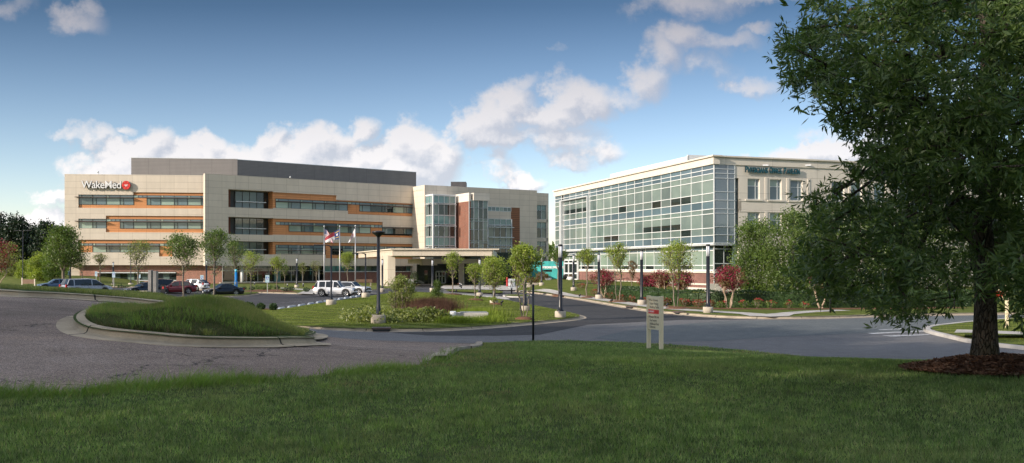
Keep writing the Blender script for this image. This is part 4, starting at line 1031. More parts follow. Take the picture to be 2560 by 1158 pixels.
M['red'] = paint('emblem_red', (.70,.045,.035), .4, .03)
cc = WA.s(317.5); zc0 = zA(462.5); rr = .79
b = MB()
ring = [(cc+rr*cos(a), zc0+rr*1.08*sin(a)) for a in np.linspace(0, 2*pi, 40, endpoint=False)]
b.face([WA.pt(s_, z_, .60) for s_, z_ in ring], 0)
for i in range(40): (sa2, za2), (sb2, zb2) = ring[i], ring[(i+1) % 40]; b.face([WA.pt(sb2, zb2, .60), WA.pt(sa2, za2, .60), WA.pt(sa2, za2, .2), WA.pt(sb2, zb2, .2)], 1)
rel(b.build('emblem', [M['red'], M['letterside']], SG), SG)
b = MB()
def dart(a0, l, w0, m, d):
    a = radians(a0); ux, uz = cos(a), sin(a); b.face([WA.pt(cc-uz*w0, zc0+ux*w0, d), WA.pt(cc+uz*w0, zc0-ux*w0, d), WA.pt(cc+ux*l, zc0+uz*l, d)], m)
for a0 in (155, 28, 268, 205, 335): dart(a0, .40 if a0 != 28 else .48, .085, 0, .612)
for a0 in (90, 145, 38, 215, 325, 270): 
    a = radians(a0); ux, uz = cos(a), sin(a)
    b.face([WA.pt(cc+ux*.3-uz*.05, zc0+uz*.3+ux*.05, .607), WA.pt(cc+ux*.3+uz*.05, zc0+uz*.3-ux*.05, .607), WA.pt(cc+ux*.82+uz*.05, zc0+uz*.82-ux*.05, .607), WA.pt(cc+ux*.82-uz*.05, zc0+uz*.82+ux*.05, .607)], 1)
M['redshade'] = paint('emblem_dark_red', (.20,.02,.02), .5, .03)
rel(b.build('emblem_star', [M['letter'], M['redshade']], SG), SG)
# rooftop cameras
def roofcam(w, px, py, lab):
    r = w.pt(w.s(px), w.z(px, py), -.2); e = empty('security_camera', r, 0, lab, 'camera', None)
    b = MB(); b.tube([(0,0,-.1),(0,0,.35),(.05,-.15,.5),(-.0,-.45,.5)], .035, 6); b.build('bracket', M['bolt'], e)
    b = MB(); b.lathe([(.02,.0),(.14,.03),(.17,.14),(.13,.25),(.03,.3)], (0,-.45,.2), 12); b.build('dome', M['white'], e)
roofcam(WA, 246, 435.3, 'small dome camera on a bent arm above the raised white letters')
roofcam(WB, 728, 447.6, 'small dome camera on the shaded parapet in front of the dark roof enclosure')
# ================================================================== GLASS OFFICE BUILDING
OB = empty('office_building', (0,0,0), 0, 'three storey office building with green and blue glass curtain wall over a brick base', 'office building')
YR = 110.0
R0 = Vector(((1785-CX)*YR/F, YR)); RdL = Vector((-.309, .951)).normalized()
# wall runs from far end to the corner so that its outside faces the camera's left
RL_len = 53.6; RFAR = R0 + RdL*RL_len
WL = Wall(RFAR, R0)             # s = RL_len at the corner
WR_ = Wall(R0, R0+Vector((.951,.309))*60)
zr = lambda py: EZ-(py-HY)*YR/F
BW = 2.71
rows = [(410.7,421.8,'b'),(421.8,433,'b'),(433,448.7,'g'),(448.7,482,'G'),(482,502,'g'),(502,522,'b'),(522,534,'g'),(534,569.6,'G'),(569.6,588,'g'),(588,608,'b')]
low = [(610.5,625.5,'b'),(625.5,663.5,'L'),(663.5,675.6,'L')]
MG = [M['gspan'], M['ggreen'], M['ggreenlow'], M['gmid'], M['gdark']]
KI = {'b': 0, 'g': 1, 'G': 1, 'L': 2}
fr = MB(); f_ = .036
def mull(mb, w, s0, s1, z0, z1, n, d=0): 
    for i in range(n+1): a = s0+(s1-s0)*i/n; w.box(mb, a-f_, a+f_, z0, z1, d-.05, d+.07)
nb = 14; c0 = RL_len-nb*BW   # framed part begins at c0
# frame object for the long curtain wall
zt_, zb_ = zr(410.7), zr(608)
mull(fr, WL, c0, RL_len, zb_, zt_, nb)
for y0, y1, k in rows: WL.box(fr, 0.1, RL_len-.02, zr(y0)-.038, zr(y0)+.038, -.05, .085)
WL.box(fr, 0, RL_len+.05, zb_-.07, zb_+.07, -.05, .09)
# framed bay: 4 bays, then one end bay
fb0, fb1, e0 = c0-11.4, c0-.5, 0
mull(fr, WL, fb0, fb1, zb_, zt_, 4); mull(fr, WL, 0.05, fb0-1.2, zb_, zt_, 1)
fr.build('mullion_frame', M['white'], OB)
b = MB(); b2 = .16
WL.box(b, c0-.42, c0-.08, zr(622)-0, zr(434), -.05, .5); WL.box(b, fb0-1.1, fb0-.3, zr(622), zr(434), -.05, .5); WL.box(b, fb0-1.1, c0-.08, zr(434), zr(430), -.051, .52)
WL.box(b, fb0-.3, c0-.42, zr(622), zr(620), -.051, .45)
b.build('bay_frame', M['alum'], OB)
flo = [(0, 3, 5), (6, 7, 9)]
groups_ = [('spandrel', (0, 1)), ('window', (2, 3, 4)), ('spandrel', (5,)), ('window', (6, 7, 8)), ('spandrel', (9,))]
def panes(name, w, s0, s1, idx, rowsx, dark=0, d=0, parent=OB):
    gl = MB()
    for i in idx:
        y0, y1, k = rowsx[i]; m = KI[k]
        z0, z1 = zr(y1)+.05, zr(y0)-.05
        if dark == 3 and k in 'gG': m = 3
        if dark == 4 and i in (4, 8): m = 4
        if dark == 5 and k in 'gG':
            m = 3 if i not in (3, 7) else 1
            if i in (3, 7): zz = z0+(z1-z0)*.45; w.box(gl, s0+f_, s1-f_, z0, zz-.001, d-.08, d+.02, 4); z0 = zz
        w.box(gl, s0+f_, s1-f_, z0, z1, d-.08, d+.02, m)
    return gl.build(name, MG, parent)
DK = {3: 3, 4: 3}
for b_ in range(nb):
    s0 = c0+b_*BW; s1 = s0+BW; r = nb-1-b_    # r = bays from the corner
    for nm, idx in groups_:
        dk = 0
        if nm == 'window':
            fl_ = 0 if idx[0] == 2 else 1
            if fl_ == 1 and r in (3, 4, 5, 6): dk = 5
            elif fl_ == 1 and r in (7, 12, 13): dk = 3
            elif fl_ == 0 and r in (13,): dk = 3
            elif fl_ == 0 and r in (2, 3, 9): dk = 4
            elif rnd(b_*7+fl_) > .75: dk = 4
        panes(nm, WL, s0, s1, idx, rows, dk)
bw = (fb1-fb0)/4
for b_ in range(4):
    s0 = fb0+b_*bw; s1 = s0+bw
    for nm, idx in groups_: panes(nm, WL, s0, s1, idx, rows, (5 if (nm == 'window' and idx[0] == 2) else 0), d=-.02 if nm == 'window' else -.01)
for nm, idx in groups_: panes(nm, WL, .1, fb0-1.2, idx, rows, 0)
# lower, set back storey
WLo = Wall(RFAR+WL.nr*-.9, R0+WL.nr*-.9)
fr = MB(); zl0, zl1 = zr(675.6), zr(609)
nl = 19; sb0 = 2.0; lw = (RL_len-1.6-sb0)/nl
mull(fr, WLo, sb0, RL_len-1.6, zl0, zl1, nl)
for y0, y1, k in low: WLo.box(fr, sb0, RL_len-1.6, zr(y1)-.05, zr(y1)+.05, -.05, .08)
fr.build('mullion_frame', M['white'], OB)
for b_ in range(nl):
    s0 = sb0+b_*lw; s1 = s0+lw; r = nl-1-b_
    if b_ in (3, 4):
        gl = MB(); WLo.box(gl, s0+f_, s1-f_, zr(663.5), zl1, -.08, .02, 3); gl.build('window', MG, OB); continue
    gl = MB()
    for y0, y1, k in low: WLo.box(gl, s0+f_, s1-f_, zr(y1)+.05, zr(y0)-.05, -.08, .02, 4 if (y0 > 660 and r in (2, 6, 9)) else (3 if (k == 'L' and r in (4, 13)) else KI[k]))
    gl.build('window', MG, OB)
b = MB(); WL.box(b, 0, RL_len-.1, zb_-.25, zb_-.071, -3, .02); b.build('soffit', M['alum'], OB)
# sill band, brick base, white stripe and plinth
zs_ = zr(675.6)-.05
b = MB(); WLo.box(b, 7, RL_len-.9, zr(683), zs_, -.4, .25); WLo.box(b, 14, RL_len-.85, zr(714.5), zr(710.2), -.4, .2); WLo.box(b, 14, RL_len-.85, -.3, zr(721.5), -.4, .22); b.build('white_band', M['stucco'], OB)
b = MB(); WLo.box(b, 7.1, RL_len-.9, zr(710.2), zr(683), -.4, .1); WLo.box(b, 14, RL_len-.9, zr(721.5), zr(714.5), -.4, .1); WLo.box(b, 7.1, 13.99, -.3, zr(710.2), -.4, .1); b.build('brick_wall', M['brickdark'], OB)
# entrance doors at the far end
fr = MB(); gl = MB(); zd = 1.15; dz = 2.9
Wd = Wall(WLo.at(3.0, .3), WLo.at(9.0, .3)); n = 3
for i in range(n+1): a = Wd.L*i/n; Wd.box(fr, a-.12, a+.12, zd, zd+dz+.5, -.1, .15)
for zz in (zd+.2, zd+1.2, zd+dz, zd+dz+.55): Wd.box(fr, 0, Wd.L, zz-.11, zz+.11, -.101, .148)
for i in range(n): Wd.box(gl, Wd.L*i/n+.12, Wd.L*(i+1)/n-.12, zd+.3, zd+dz+.5, -.1, .03, 4)
f = fr.build('entrance_door', M['white'], OB); gl.build('pane', MG, f)
# corner return of glass
rows_r = [(410.7,421.8,0),(421.8,433,0),(433,445,0),(445,479,0),(479,500,0),(500,522,0),(522,533,0),(533,567,0),(567,587,0),(587,608,0)]
cr = WR_.s(1836.5); cm = WR_.s(1819)
fr = MB(); gl = MB()
for a in (0, cm, cr): WR_.box(fr, a-f_+(.06 if a == 0 else 0), a+f_, zb_, zt_, -.05, .07)
for y0, y1, k in rows_r: WR_.box(fr, .07, cr, zr(y0)-.04, zr(y0)+.04, -.05, .08); WR_.box(gl, .07, cm-f_, zr(y1)+.04, zr(y0)-.04, -.08, .02); WR_.box(gl, cm+f_, cr-f_, zr(y1)+.04, zr(y0)-.04, -.08, .02)
WR_.box(fr, .07, cr, zb_-.06, zb_+.06, -.05, .09)
f = fr.build('corner_glazing', M['alum'], OB); M['gcorner'] = glass('glass_corner_blue', (.17,.22,.26), .03, (.14,.18,.21), ior=1.9); gl.build('pane', M['gcorner'], f)
fr = MB(); gl = MB(); WRl = Wall(WR_.at(0, -1.0), WR_.at(20, -1.0)); cr2 = WRl.s(1833)
for i in range(3): a = .6+(cr2-.6)*i/2; WRl.box(fr, a-f_, a+f_, 1.4, zb_-.2, -.05, .07)
for y in (622, 659, 675): WRl.box(fr, .6, cr2, zr(y)-.05, zr(y)+.05, -.05, .08)
WRl.box(gl, .6, cr2, 1.4, zb_-.25, -.1, .02)
f = fr.build('corner_glazing', M['alum'], OB); gl.build('pane', M['gdark'], f)
b = MB(); WR_.box(b, .02, cr-.02, zb_-.25, zb_-.062, -3, .03); b.build('soffit', M['alum'], OB)
b = MB(); WRl.box(b, -.2, cr2+1, -.3, 1.4, -.5, .12); b.build('plinth', M['stucco'], OB)
# precast wall with punched windows
zt1, zro = zr(410.7), zr(392.4)
b = MB()
Lr = 46; t0, t1 = WR_.s(1838), WR_.s(1847)
wins = [(1869,1899.5),(1924.5,1954),(1976,2006.5),(2079,2111),(2127,2155),(2185,2215),(2245,2278),(2310,2345)]
ws = [(WR_.s(a), WR_.s(b_)) for a, b_ in wins]
zlev = [(zr(443.5), zr(496)), (zr(529.5), zr(582)), (zr(617), zr(668))]
cuts = [t1+.35] + [x for p in ws for x in p] + [Lr]
WR_.box(b, 0, Lr, zlev[0][1], zt1, -.4, 0) if False else None
WR_.box(b, cr, Lr, zlev[0][0] if zlev[0][0] > zlev[0][1] else zlev[0][1], zt1, -.5, 0)
tops = [max(z) for z in zlev]; bots = [min(z) for z in zlev]
WR_.box(b, t1, Lr, tops[1], bots[0], -.5, 0); WR_.box(b, t1, Lr, tops[2], bots[1], -.5, 0); WR_.box(b, t1, Lr, -.3, bots[2], -.5, 0)
for k in range(3):
    for a, c in zip(cuts[0::2], cuts[1::2]): WR_.box(b, a, c, bots[k], tops[k], -.5, 0)
WR_.box(b, t1, t1+.35, bots[2], tops[0], -.5, .0)
WR_.box(b, Lr, Lr+.4, -.3, zt1, -18, 0)
b.build('precast_wall', M['stucco'], OB)
b = MB()
for y in (500.5, 527): WR_.box(b, t1, Lr, zr(y)-.05, zr(y)+.05, .0, .05)
for a, c in ws:
    WR_.box(b, a-.35, c+.35, bots[0]-.2, bots[0]-.02, 0, .12)
    for k in range(3): WR_.box(b, (a+c)/2+1.55, (a+c)/2+1.9, bots[k]-.0, tops[k]+.2, 0, .06)
b.build('wall_ribs', M['stucco'], OB)
for k in range(3):
    for a, c in ws:
        fr = MB(); gl = MB(); z0, z1 = bots[k], tops[k]; zm = z0+(z1-z0)*.65
        for s_ in (a+.04, a+(c-a)*.72, c-.04): WR_.box(fr, s_-.04, s_+.04, z0, z1, -.32, -.22)
        for zz in (z0+.04, zm, z1-.04): WR_.box(fr, a, c, zz-.04, zz+.04, -.321, -.221)
        WR_.box(gl, a, c, z0, z1, -.34, -.27, 0)
        WR_.box(gl, a+.1, a+(c-a)*.7, zm+.02, z1-.08, -.28, -.262, 1) if rnd(a+k) > .3 else None
        f = fr.build('window', M['alum'], OB); gl.build('pane', [M['gblue'], M['gblind']], f)
fr = MB(); gl = MB()
for k in range(8): zz = zb_-2+k*(zr(440)-zb_+2)/7; WR_.box(fr, cr, t1, zz-.04, zz+.04, -.5, -.38)
WR_.box(gl, cr, t1, bots[2], tops[0], -.6, -.45); f = fr.build('slot_window', M['alum'], OB); gl.build('pane', M['gblue'], f)
# cornice
b = MB(); WL.box(b, 0, RL_len+.35, zt1, zro, -.6, .28); WR_.box(b, .3, Lr, zt1+.001, zro-.001, -.6, .12)
WL.box(b, -.1, RL_len+.6, zro, zro+.18, -.8, .5); WR_.box(b, .2, Lr+.2, zro+.001, zro+.179, -.8, .32); b.build('cornice', M['stucco'], OB)
b = MB(); WL.box(b, 0, RL_len, zro-.7, zro-.6, -30, -.61); b.build('roof', M['conc'], OB)
bd = MB(); WL.box(bd, .3, RL_len-.6, zb_+.05, zro-.8, -16, -.12); WL.box(bd, .5, RL_len-2, 0, zb_, -16, -1.3); b2 = WR_.box(bd, 17, Lr-.5, 0, zro-.8, -16, -.62); WR_.box(bd, t1-.2, 17.01, 0, zro-.8, -16, -.64); bd.build('core', M['gdark'], OB)
# white roof screens
sc1 = Vector(((1719-CX)*122/F, 122.0)); sc0 = sc1 + RdL*25
WS1 = Wall(sc0, sc1); b = MB(); zs1 = EZ-(387.0-HY)*122/F
WS1.box(b, 0, WS1.L, zro-1, zs1-.2, -.2, 0); W3 = Wall(sc1, sc1+Vector((.951,.309))*9); W3.box(b, 0, W3.L, zro-1, zs1, -.2, 0); W3.box(b, W3.L, W3.L+.2, zro-1, zs1, -10, 0)
b.build('roof_screen', M['whitewall'], OB)
# sign letters on the precast wall
M['teals'] = paint('teal_letter', (.015,.10,.13), .4, .05)
SG2 = empty('office_sign', (*WR_.pt(WR_.s(1863), zr(430), 0),), 0, 'dark teal capital letters fixed high on the cream wall of the glass office building', 'sign')
y_ = WR_.z(1863, 430.5)
def fit_text(body, w, px0, px1, zbase, size, mats, parent, ext=.06, d=.2, **kw):
    t = text(body, size, mats, parent, w.at(w.s(px0), d), w.u, w.nr, zbase, ext, **kw)
    n = len(t.data.vertices); co = np.zeros(n*3); t.data.vertices.foreach_get('co', co); co = co.reshape(-1, 3)
    s = (co[:, 0]-w.o.x)*w.u.x+(co[:, 1]-w.o.y)*w.u.y; a, b_ = w.s(px0, d), w.s(px1, d); s2 = a+(s-s.min())*(b_-a)/(s.max()-s.min())
    co[:, 0] += (s2-s)*w.u.x; co[:, 1] += (s2-s)*w.u.y; t.data.vertices.foreach_set('co', co.ravel()); return rel(t, parent)
for word, a, c, dy in (('P',1863,1869.5,0),('HYSICIANS',1870,1919.5,1),('O',1924,1931,0),('FFICE',1931.5,1954.5,1),('P',1959.5,1966,0),('AVILION',1966.5,1999.5,1)):
    fit_text(word, WR_, a, c, y_-.02, 1.02 if not dy else .86, [M['teals'], M['black']], SG2, bev=.03, name='letters')
for px in (1913, 2019, 2118):
    lf = empty('wall_floodlight', WR_.pt(WR_.s(px), WR_.z(px, 414), 0), 0, {1913: 'small white floodlight above the first word of the teal letters', 2019: 'small white floodlight on the cream cornice just past the end of the teal letters', 2118: 'small white floodlight on the cream cornice close to the big oak crown'}[px], 'light', 'floodlights under the office cornice')
    b = MB(); b.box(-.35, .35, -.25, .25, -.08, .08); b.box(-.05, .05, 0, .5, .0, .06); b.build('lamp_head', M['lens'], lf, bevel=.02)

# ================================================================== turquoise entrance wall
TW = empty('turquoise_wall', (0,0,0), 0, 'bright turquoise entrance wall with white lettering beside the white glass doors', 'wall')
tw0 = atY(1322, 700, 176); tw1 = atY(1440, 700, 158); WT = Wall(tw0[:2], tw1[:2])
zb0 = WT.z(1380, 705); zt0 = WT.z(1380, 653)
b = MB(); n0, n1 = WT.s(1356), WT.s(1380); zn0, zn1 = WT.z(1370, 680), WT.z(1370, 674.5)
WT.box(b, 0, n0, zb0-1, zt0, -.5, 0); WT.box(b, n1, WT.s(1422), zb0-1, zt0, -.5, 0); WT.box(b, n0, n1, zb0-1, zn0, -.5, 0); WT.box(b, n0, n1, zn1, zt0, -.5, 0); WT.box(b, WT.s(1422), WT.s(1432), WT.z(1425, 661.5), zt0, -.5, 0)
WT.box(b, WT.s(1432), WT.s(1452), zb0-1, zt0+.1, -.5, .3)
b.build('panel', M['teal'], TW)
b = MB(); WT.box(b, n0, n1, zn0, zn1, -.4, -.35); WT.box(b, WT.s(1422), WT.s(1432), zb0-1, WT.z(1425, 661.5), -.45, -.4); b.build('slot_window', M['gdark'], TW)
fit_text('PHYSICIANS OFFICE PAVILION', WT, 1354, 1420, WT.z(1380, 671.3), .55, [M['letter'], M['letter']], TW, ext=.03, d=.08, bev=.015)
# ================================================================== VEHICLES
def carpaint(name, col, metal=.35):
    def b(nt, bs):
        bs.inputs['Coat Weight'].default_value = .8; bs.inputs['Coat Roughness'].default_value = .05
        g = N(nt); d_ = g.mapr(g.noise(g.coord('Object'), 1.5, 4), .4, .75, .22, .42); nt.links.new(d_, bs.inputs['Roughness'])
    return mat(name, col, .3, .5, metal, b)
M['carglass'] = mat('car_glass', (.015,.018,.02), .03, .8)
M['tyre'] = paint('tyre_rubber', (.018,.018,.019), .85, .2)
M['rim'] = paint('alloy_rim', (.52,.53,.55), .3, .05, metal=.7)
M['headl'] = paint('headlight_glass', (.62,.66,.70), .12, .03, metal=.3)
M['taill'] = paint('taillight_red', (.42,.012,.012), .2, .03)
M['plate'] = paint('plate_white', (.6,.62,.65), .4, .1)
M['trimblk'] = paint('black_plastic_trim', (.02,.02,.022), .5, .1)
M['chrome'] = paint('chrome_trim', (.6,.6,.62), .15, .02, metal=1)
def car(px, py, yaw, col, L=4.6, Wd=1.8, Hh=1.45, style='sedan', label='', group='cars parked in the hospital lot', mname='paint', Yd=None):
    x0, y0, _ = P(px, py) if Yd is None else ((px-CX)*Yd/F, Yd, 0)
    root = empty('parked_car', (x0, y0, .012+float(lotz(np.array([(x0, y0)]))[0])), yaw, label, {'sedan': 'car', 'hatch': 'car', 'suv': 'suv', 'van': 'minivan'}[style], group)
    w = Wd/2; R = .34 if style != 'suv' else .39; xf, xr = L*.315, -L*.275; belt = {'sedan': .92, 'hatch': .98, 'suv': 1.08, 'van': 1.02}[style]
    hood = {'sedan': .78, 'hatch': .84, 'suv': 1.02, 'van': .92}[style]
    # greenhouse outline: x positions (front to rear) and z
    if style == 'sedan': gh = [(L*.20, belt), (L*.04, Hh-.05), (-L*.05, Hh), (-L*.16, Hh-.04), (-L*.34, belt+.06)]; tail = -L*.34
    elif style == 'hatch': gh = [(L*.24, belt), (L*.07, Hh-.05), (-L*.04, Hh), (-L*.30, Hh-.09), (-L*.45, belt+.12)]; tail = -L*.45
    elif style == 'suv': gh = [(L*.20, belt), (L*.09, Hh-.06), (-L*.02, Hh), (-L*.40, Hh-.03), (-L*.465, belt+.05)]; tail = -L*.465
    else: gh = [(L*.33, belt), (L*.14, Hh-.10), (-L*.02, Hh), (-L*.42, Hh-.04), (-L*.475, belt+.02)]; tail = -L*.475
    def lerp(tab, x):
        for (xa, za), (xb, zb) in zip(tab, tab[1:]):
            if xb <= x <= xa: return za+(zb-za)*(xa-x)/(xa-xb)
        return tab[0][1] if x > tab[0][0] else tab[-1][1]
    fx, rx = L/2, -L/2
    top = [(fx, hood-.26), (fx-.06, hood-.12), (fx-.25, hood-.03), (gh[0][0]+.02, belt+.005), (tail, belt+.03 if style == 'sedan' else belt+.03), (rx+.12, belt+.03 if style == 'sedan' else belt-.02), (rx+.02, belt-.1), (rx, belt-.25)]
    xs = sorted(set([round(v, 3) for v in list(np.arange(rx, fx, .07))+[fx, gh[0][0], tail]]), reverse=True)
    z0 = .22 if style != 'suv' else .27
    b = MB(); secs = []
    for x in xs:
        e = 1-max(0, (abs(x)-L*.36)/(L*.14))**2*.17
        zt_ = lerp(top, x); zb_ = z0+max(0, abs(x)-L*.43)*.6
        for xw in (xf, xr):
            dd = (R+.07)**2-(x-xw)**2
            if dd > 0: zb_ = max(zb_, R*1.0+sqrt(dd))
        zb_ = min(zb_, zt_-.08); zm = zb_+(zt_-zb_)*.45
        prof_ = [(w*.93*e, zb_), (w*e, zb_+(zt_-zb_)*.2), (w*1.0*e, zm), (w*.965*e, zt_-.10*(zt_-zb_)), (w*.86*e, zt_), (w*.45*e, zt_+.025), (0, zt_+.03)]
        secs.append([(x, y, z) for y, z in prof_]+[(x, -y, z) for y, z in prof_[::-1][1:]])
    n = len(secs[0]); vs = [p for s in secs for p in s]; fs = []
    for i in range(len(secs)-1):
        for k in range(n-1): fs.append((i*n+k, i*n+k+1, (i+1)*n+k+1, (i+1)*n+k))
    fs.append(tuple(range(n))); fs.append(tuple((len(secs)-1)*n+k for k in range(n))[::-1])
    b.mesh(vs, fs, 0, True)
    # cabin
    gx = sorted(set([round(v, 3) for v in list(np.arange(gh[-1][0], gh[0][0], .10))+[p[0] for p in gh]]), reverse=True)
    gl = MB()
    pill = {'sedan': [(gh[2][0]-.0, .05), (-L*.235, .07)], 'hatch': [(gh[2][0]-.05, .05), (-L*.30, .06)], 'suv': [(gh[2][0]+.1, .04), (-L*.19, .05), (-L*.36, .10)], 'van': [(gh[2][0]+.35, .04), (-L*.16, .04), (-L*.33, .05)]}[style]
    C = []
    for x in gx:
        zt_ = lerp(gh, x); f = max(0, min(1, (zt_-belt)/(Hh-belt))); e = 1-max(0, (abs(x)-L*.36)/(L*.14))**2*.12
        yb, yt = w*.93*e, w*(.93-.20*f)*e
        C.append([(x, yb, belt-.01), (x, yb+(yt-yb)*.86, belt+(zt_-belt)*.88), (x, yt*.985, zt_-.012), (x, yt*.9, zt_+.012), (x, 0, zt_+.03)])
    for i in range(len(gx)-1):
        xm = (gx[i]+gx[i+1])/2; rear = xm < gh[3][0]; frontw = xm > gh[1][0]
        ispill = any(abs(xm-px_) < pw for px_, pw in pill)
        for sgn in (1, -1):
            A = [(x_, y_*sgn, z_) for x_, y_, z_ in C[i]]; B = [(x_, y_*sgn, z_) for x_, y_, z_ in C[i+1]]
            for k in range(4):
                q = [A[k], B[k], B[k+1], A[k+1]]
                if sgn > 0: q = q[::-1]
                side = k == 0
                roof = k >= 2
                tgt = b
                if side and not ispill and not (style in ('sedan',) and xm < gh[3][0]-.35): tgt = gl
                if roof and k == 3 and (frontw or (rear)): tgt = gl
                tgt.face(q, 0, None, True)
    M_ = carpaint(mname, col); bo = b.build('body', [M_], root); gl.build('windows', M['carglass'], root)
    # dark underbody and wheel wells
    u = MB(); u.box(rx+.15, fx-.15, -w*.86, w*.86, z0-.04, z0+.30)
    for xw in (xf, xr): u.box(xw-R-.05, xw+R+.05, -w*.9, w*.9, z0, R*2+.06)
    u.build('underbody', M['trimblk'], root)
    for xw in (xf, xr):
        for sgn in (1, -1):
            t = MB(); yw = sgn*(w-.11)
            ring = lambda r, yy, k=24: [(r*cos(a), yy, r*sin(a)) for a in np.linspace(0, 2*pi, k, endpoint=False)]
            prof_ = [(R*.66, -.11), (R*.93, -.11), (R, -.07), (R, .07), (R*.93, .11), (R*.66, .105)]
            vs = []; fs = []
            for r, yy in prof_: vs += [(c, yy*sgn, s_) for c, _, s_ in ring(r, 0)]
            for j in range(len(prof_)-1):
                for k in range(24): fs.append((j*24+k, j*24+(k+1) % 24, (j+1)*24+(k+1) % 24, (j+1)*24+k))
            t.mesh(vs, fs, 0, True); wh = t.build('wheel', M['tyre'], root, loc=(xw, yw, R))
            rm = MB(); rm.mesh([(c, .02*sgn, s_) for c, _, s_ in ring(R*.68, 0)], [tuple(range(24))], 1)
            for k in range(5):
                a = 2*pi*k/5+.3
                rm.mesh([(cos(a-.22)*R*.12, .09*sgn, sin(a-.22)*R*.12), (cos(a+.22)*R*.12, .09*sgn, sin(a+.22)*R*.12), (cos(a+.24)*R*.66, .085*sgn, sin(a+.24)*R*.66), (cos(a-.24)*R*.66, .085*sgn, sin(a-.24)*R*.66)], [(0,1,2,3)], 0)
            rm.mesh([(c*.17/.68, .1*sgn, s_*.17/.68) for c, _, s_ in ring(R*.68, 0)], [tuple(range(24))], 0)
            for k in range(24):
                a, c_ = 2*pi*k/24, 2*pi*(k+1)/24
                rm.mesh([(cos(a)*R*.68, .1*sgn, sin(a)*R*.68), (cos(c_)*R*.68, .1*sgn, sin(c_)*R*.68), (cos(c_)*R*.60, .09*sgn, sin(c_)*R*.60), (cos(a)*R*.60, .09*sgn, sin(a)*R*.60)], [(0,1,2,3)], 0)
            r_ = rm.build('rim', [M['rim'], M['trimblk']], wh)
    for sgn in (1, -1):
        q = MB(); zz = hood-.20 if style != 'suv' else hood-.22
        q.mesh([(fx-.015, sgn*w*.42, zz-.02), (fx-.13, sgn*w*.80, zz-.03), (fx-.38, sgn*w*.975, zz+.02), (fx-.40, sgn*w*.955, zz+.13), (fx-.16, sgn*w*.78, zz+.13), (fx-.05, sgn*w*.44, zz+.10)], [(0,1,4,5) if sgn < 0 else (5,4,1,0), (1,2,3,4) if sgn < 0 else (4,3,2,1)], 0)
        o = q.build('headlight', M['headl'], root); 
        q = MB(); tz = belt-.10; hh = {'sedan': .16, 'hatch': .26, 'suv': .34, 'van': .36}[style]; up = 0 if style == 'sedan' else .08
        q.box(rx-.012, rx+.14, sgn*w*.62 if style in ('sedan',) else sgn*w*.70, sgn*w*.885, tz-hh*.6+up, tz+hh*.4+up); o = q.build('taillight', M['taill'], root, bevel=.015)
        q = MB(); q.box(gh[0][0]-.42, gh[0][0]-.24, sgn*w*.93, sgn*(w+.17), belt+.0, belt+.15); q.build('mirror', M_ if style != 'van' else M['trimblk'], root, bevel=.03)
        q = MB()
        for xh in (gh[2][0]+.05, -L*.19): q.box(xh, xh+.17, sgn*(w*.985), sgn*(w*1.01), belt-.16, belt-.13)
        q.build('door_handle', M_, root)
    q = MB(); q.box(fx-.05, fx+.012, -w*.40, w*.40, hood-.30, hood-.14); q.box(fx-.06, fx+.008, -w*.62, w*.62, z0+.06, z0+.20); q.build('grille', M['trimblk'], root)
    q = MB(); q.box(fx+.0, fx+.02, -w*.38, w*.38, hood-.19, hood-.165); q.build('grille_bar', M['chrome'], root)
    q = MB(); q.box(fx+.005, fx+.025, -.16, .16, z0+.20, z0+.34); q.build('front_plate', M['plate'], root)
    q = MB(); q.box(rx-.02, rx+.02, -.16, .16, belt-.38, belt-.24); q.build('rear_plate', M['plate'], root)
    q = MB(); q.box(rx-.02, rx+.06, -w*.7, w*.7, z0+.02, z0+.12); q.build('rear_bumper_trim', M['trimblk'], root)
    if style == 'suv':
        q = MB()
        for sgn in (1, -1): q.box(gh[1][0]-.2, gh[3][0], sgn*w*.68, sgn*w*.71, Hh+.01, Hh+.05)
        q.build('roof_rail', M['trimblk'], root)
    return root
def yawv(dx, dy): return atan2(dy, dx)
car(838, 741, yawv(1, -.10), (.72,.72,.73), 4.85, 1.98, 1.82, 'suv', 'boxy white suv with tinted rear windows parked broadside beside the wheel stops', mname='white_paint')
car(878, 737.6, yawv(1, -.30), (.70,.70,.71), 4.7, 1.95, 1.62, 'suv', 'white crossover parked just behind the boxy white one, its hood pointing to the arm lamp', mname='white_paint')
car(216, 0, yawv(.66, .75), (.42,.42,.43), 5.1, 2.0, 1.76, 'van', 'silver minivan seen from behind, with a dark rear window and red tail lamps', mname='silver_paint', Yd=101)
car(140, 0, yawv(-.80, -.60), (.07,.12,.20), 4.7, 1.82, 1.45, 'sedan', 'steel blue sedan parked on the far side of the silver minivan', mname='blue_paint', Yd=122)
car(362, 0, yawv(-.72, -.70), (.015,.018,.028), 4.7, 1.8, 1.46, 'sedan', 'dark navy sedan with bright headlights parked in front of the grey pylon', mname='navy_paint', Yd=106)
car(396, 0, yawv(-.80, -.60), (.012,.013,.018), 4.8, 1.9, 1.66, 'hatch', 'tall black car mostly hidden behind the grey metal pylon', mname='black_paint', Yd=113)
car(441, 0, yawv(-.86, -.50), (.16,.012,.02), 4.5, 1.78, 1.56, 'hatch', 'maroon hatchback parked beside the grey pylon', mname='maroon_paint', Yd=112)
car(481, 0, yawv(-.95, .30), (.66,.67,.68), 4.5, 1.8, 1.55, 'hatch', 'white hatchback half hidden behind the maroon one', mname='white_paint', Yd=123)
car(557, 0, yawv(-.80, -.60), (.010,.012,.020), 4.7, 1.8, 1.46, 'sedan', 'black sedan parked at the grass tip beside the blue call post', mname='black_paint', Yd=109)

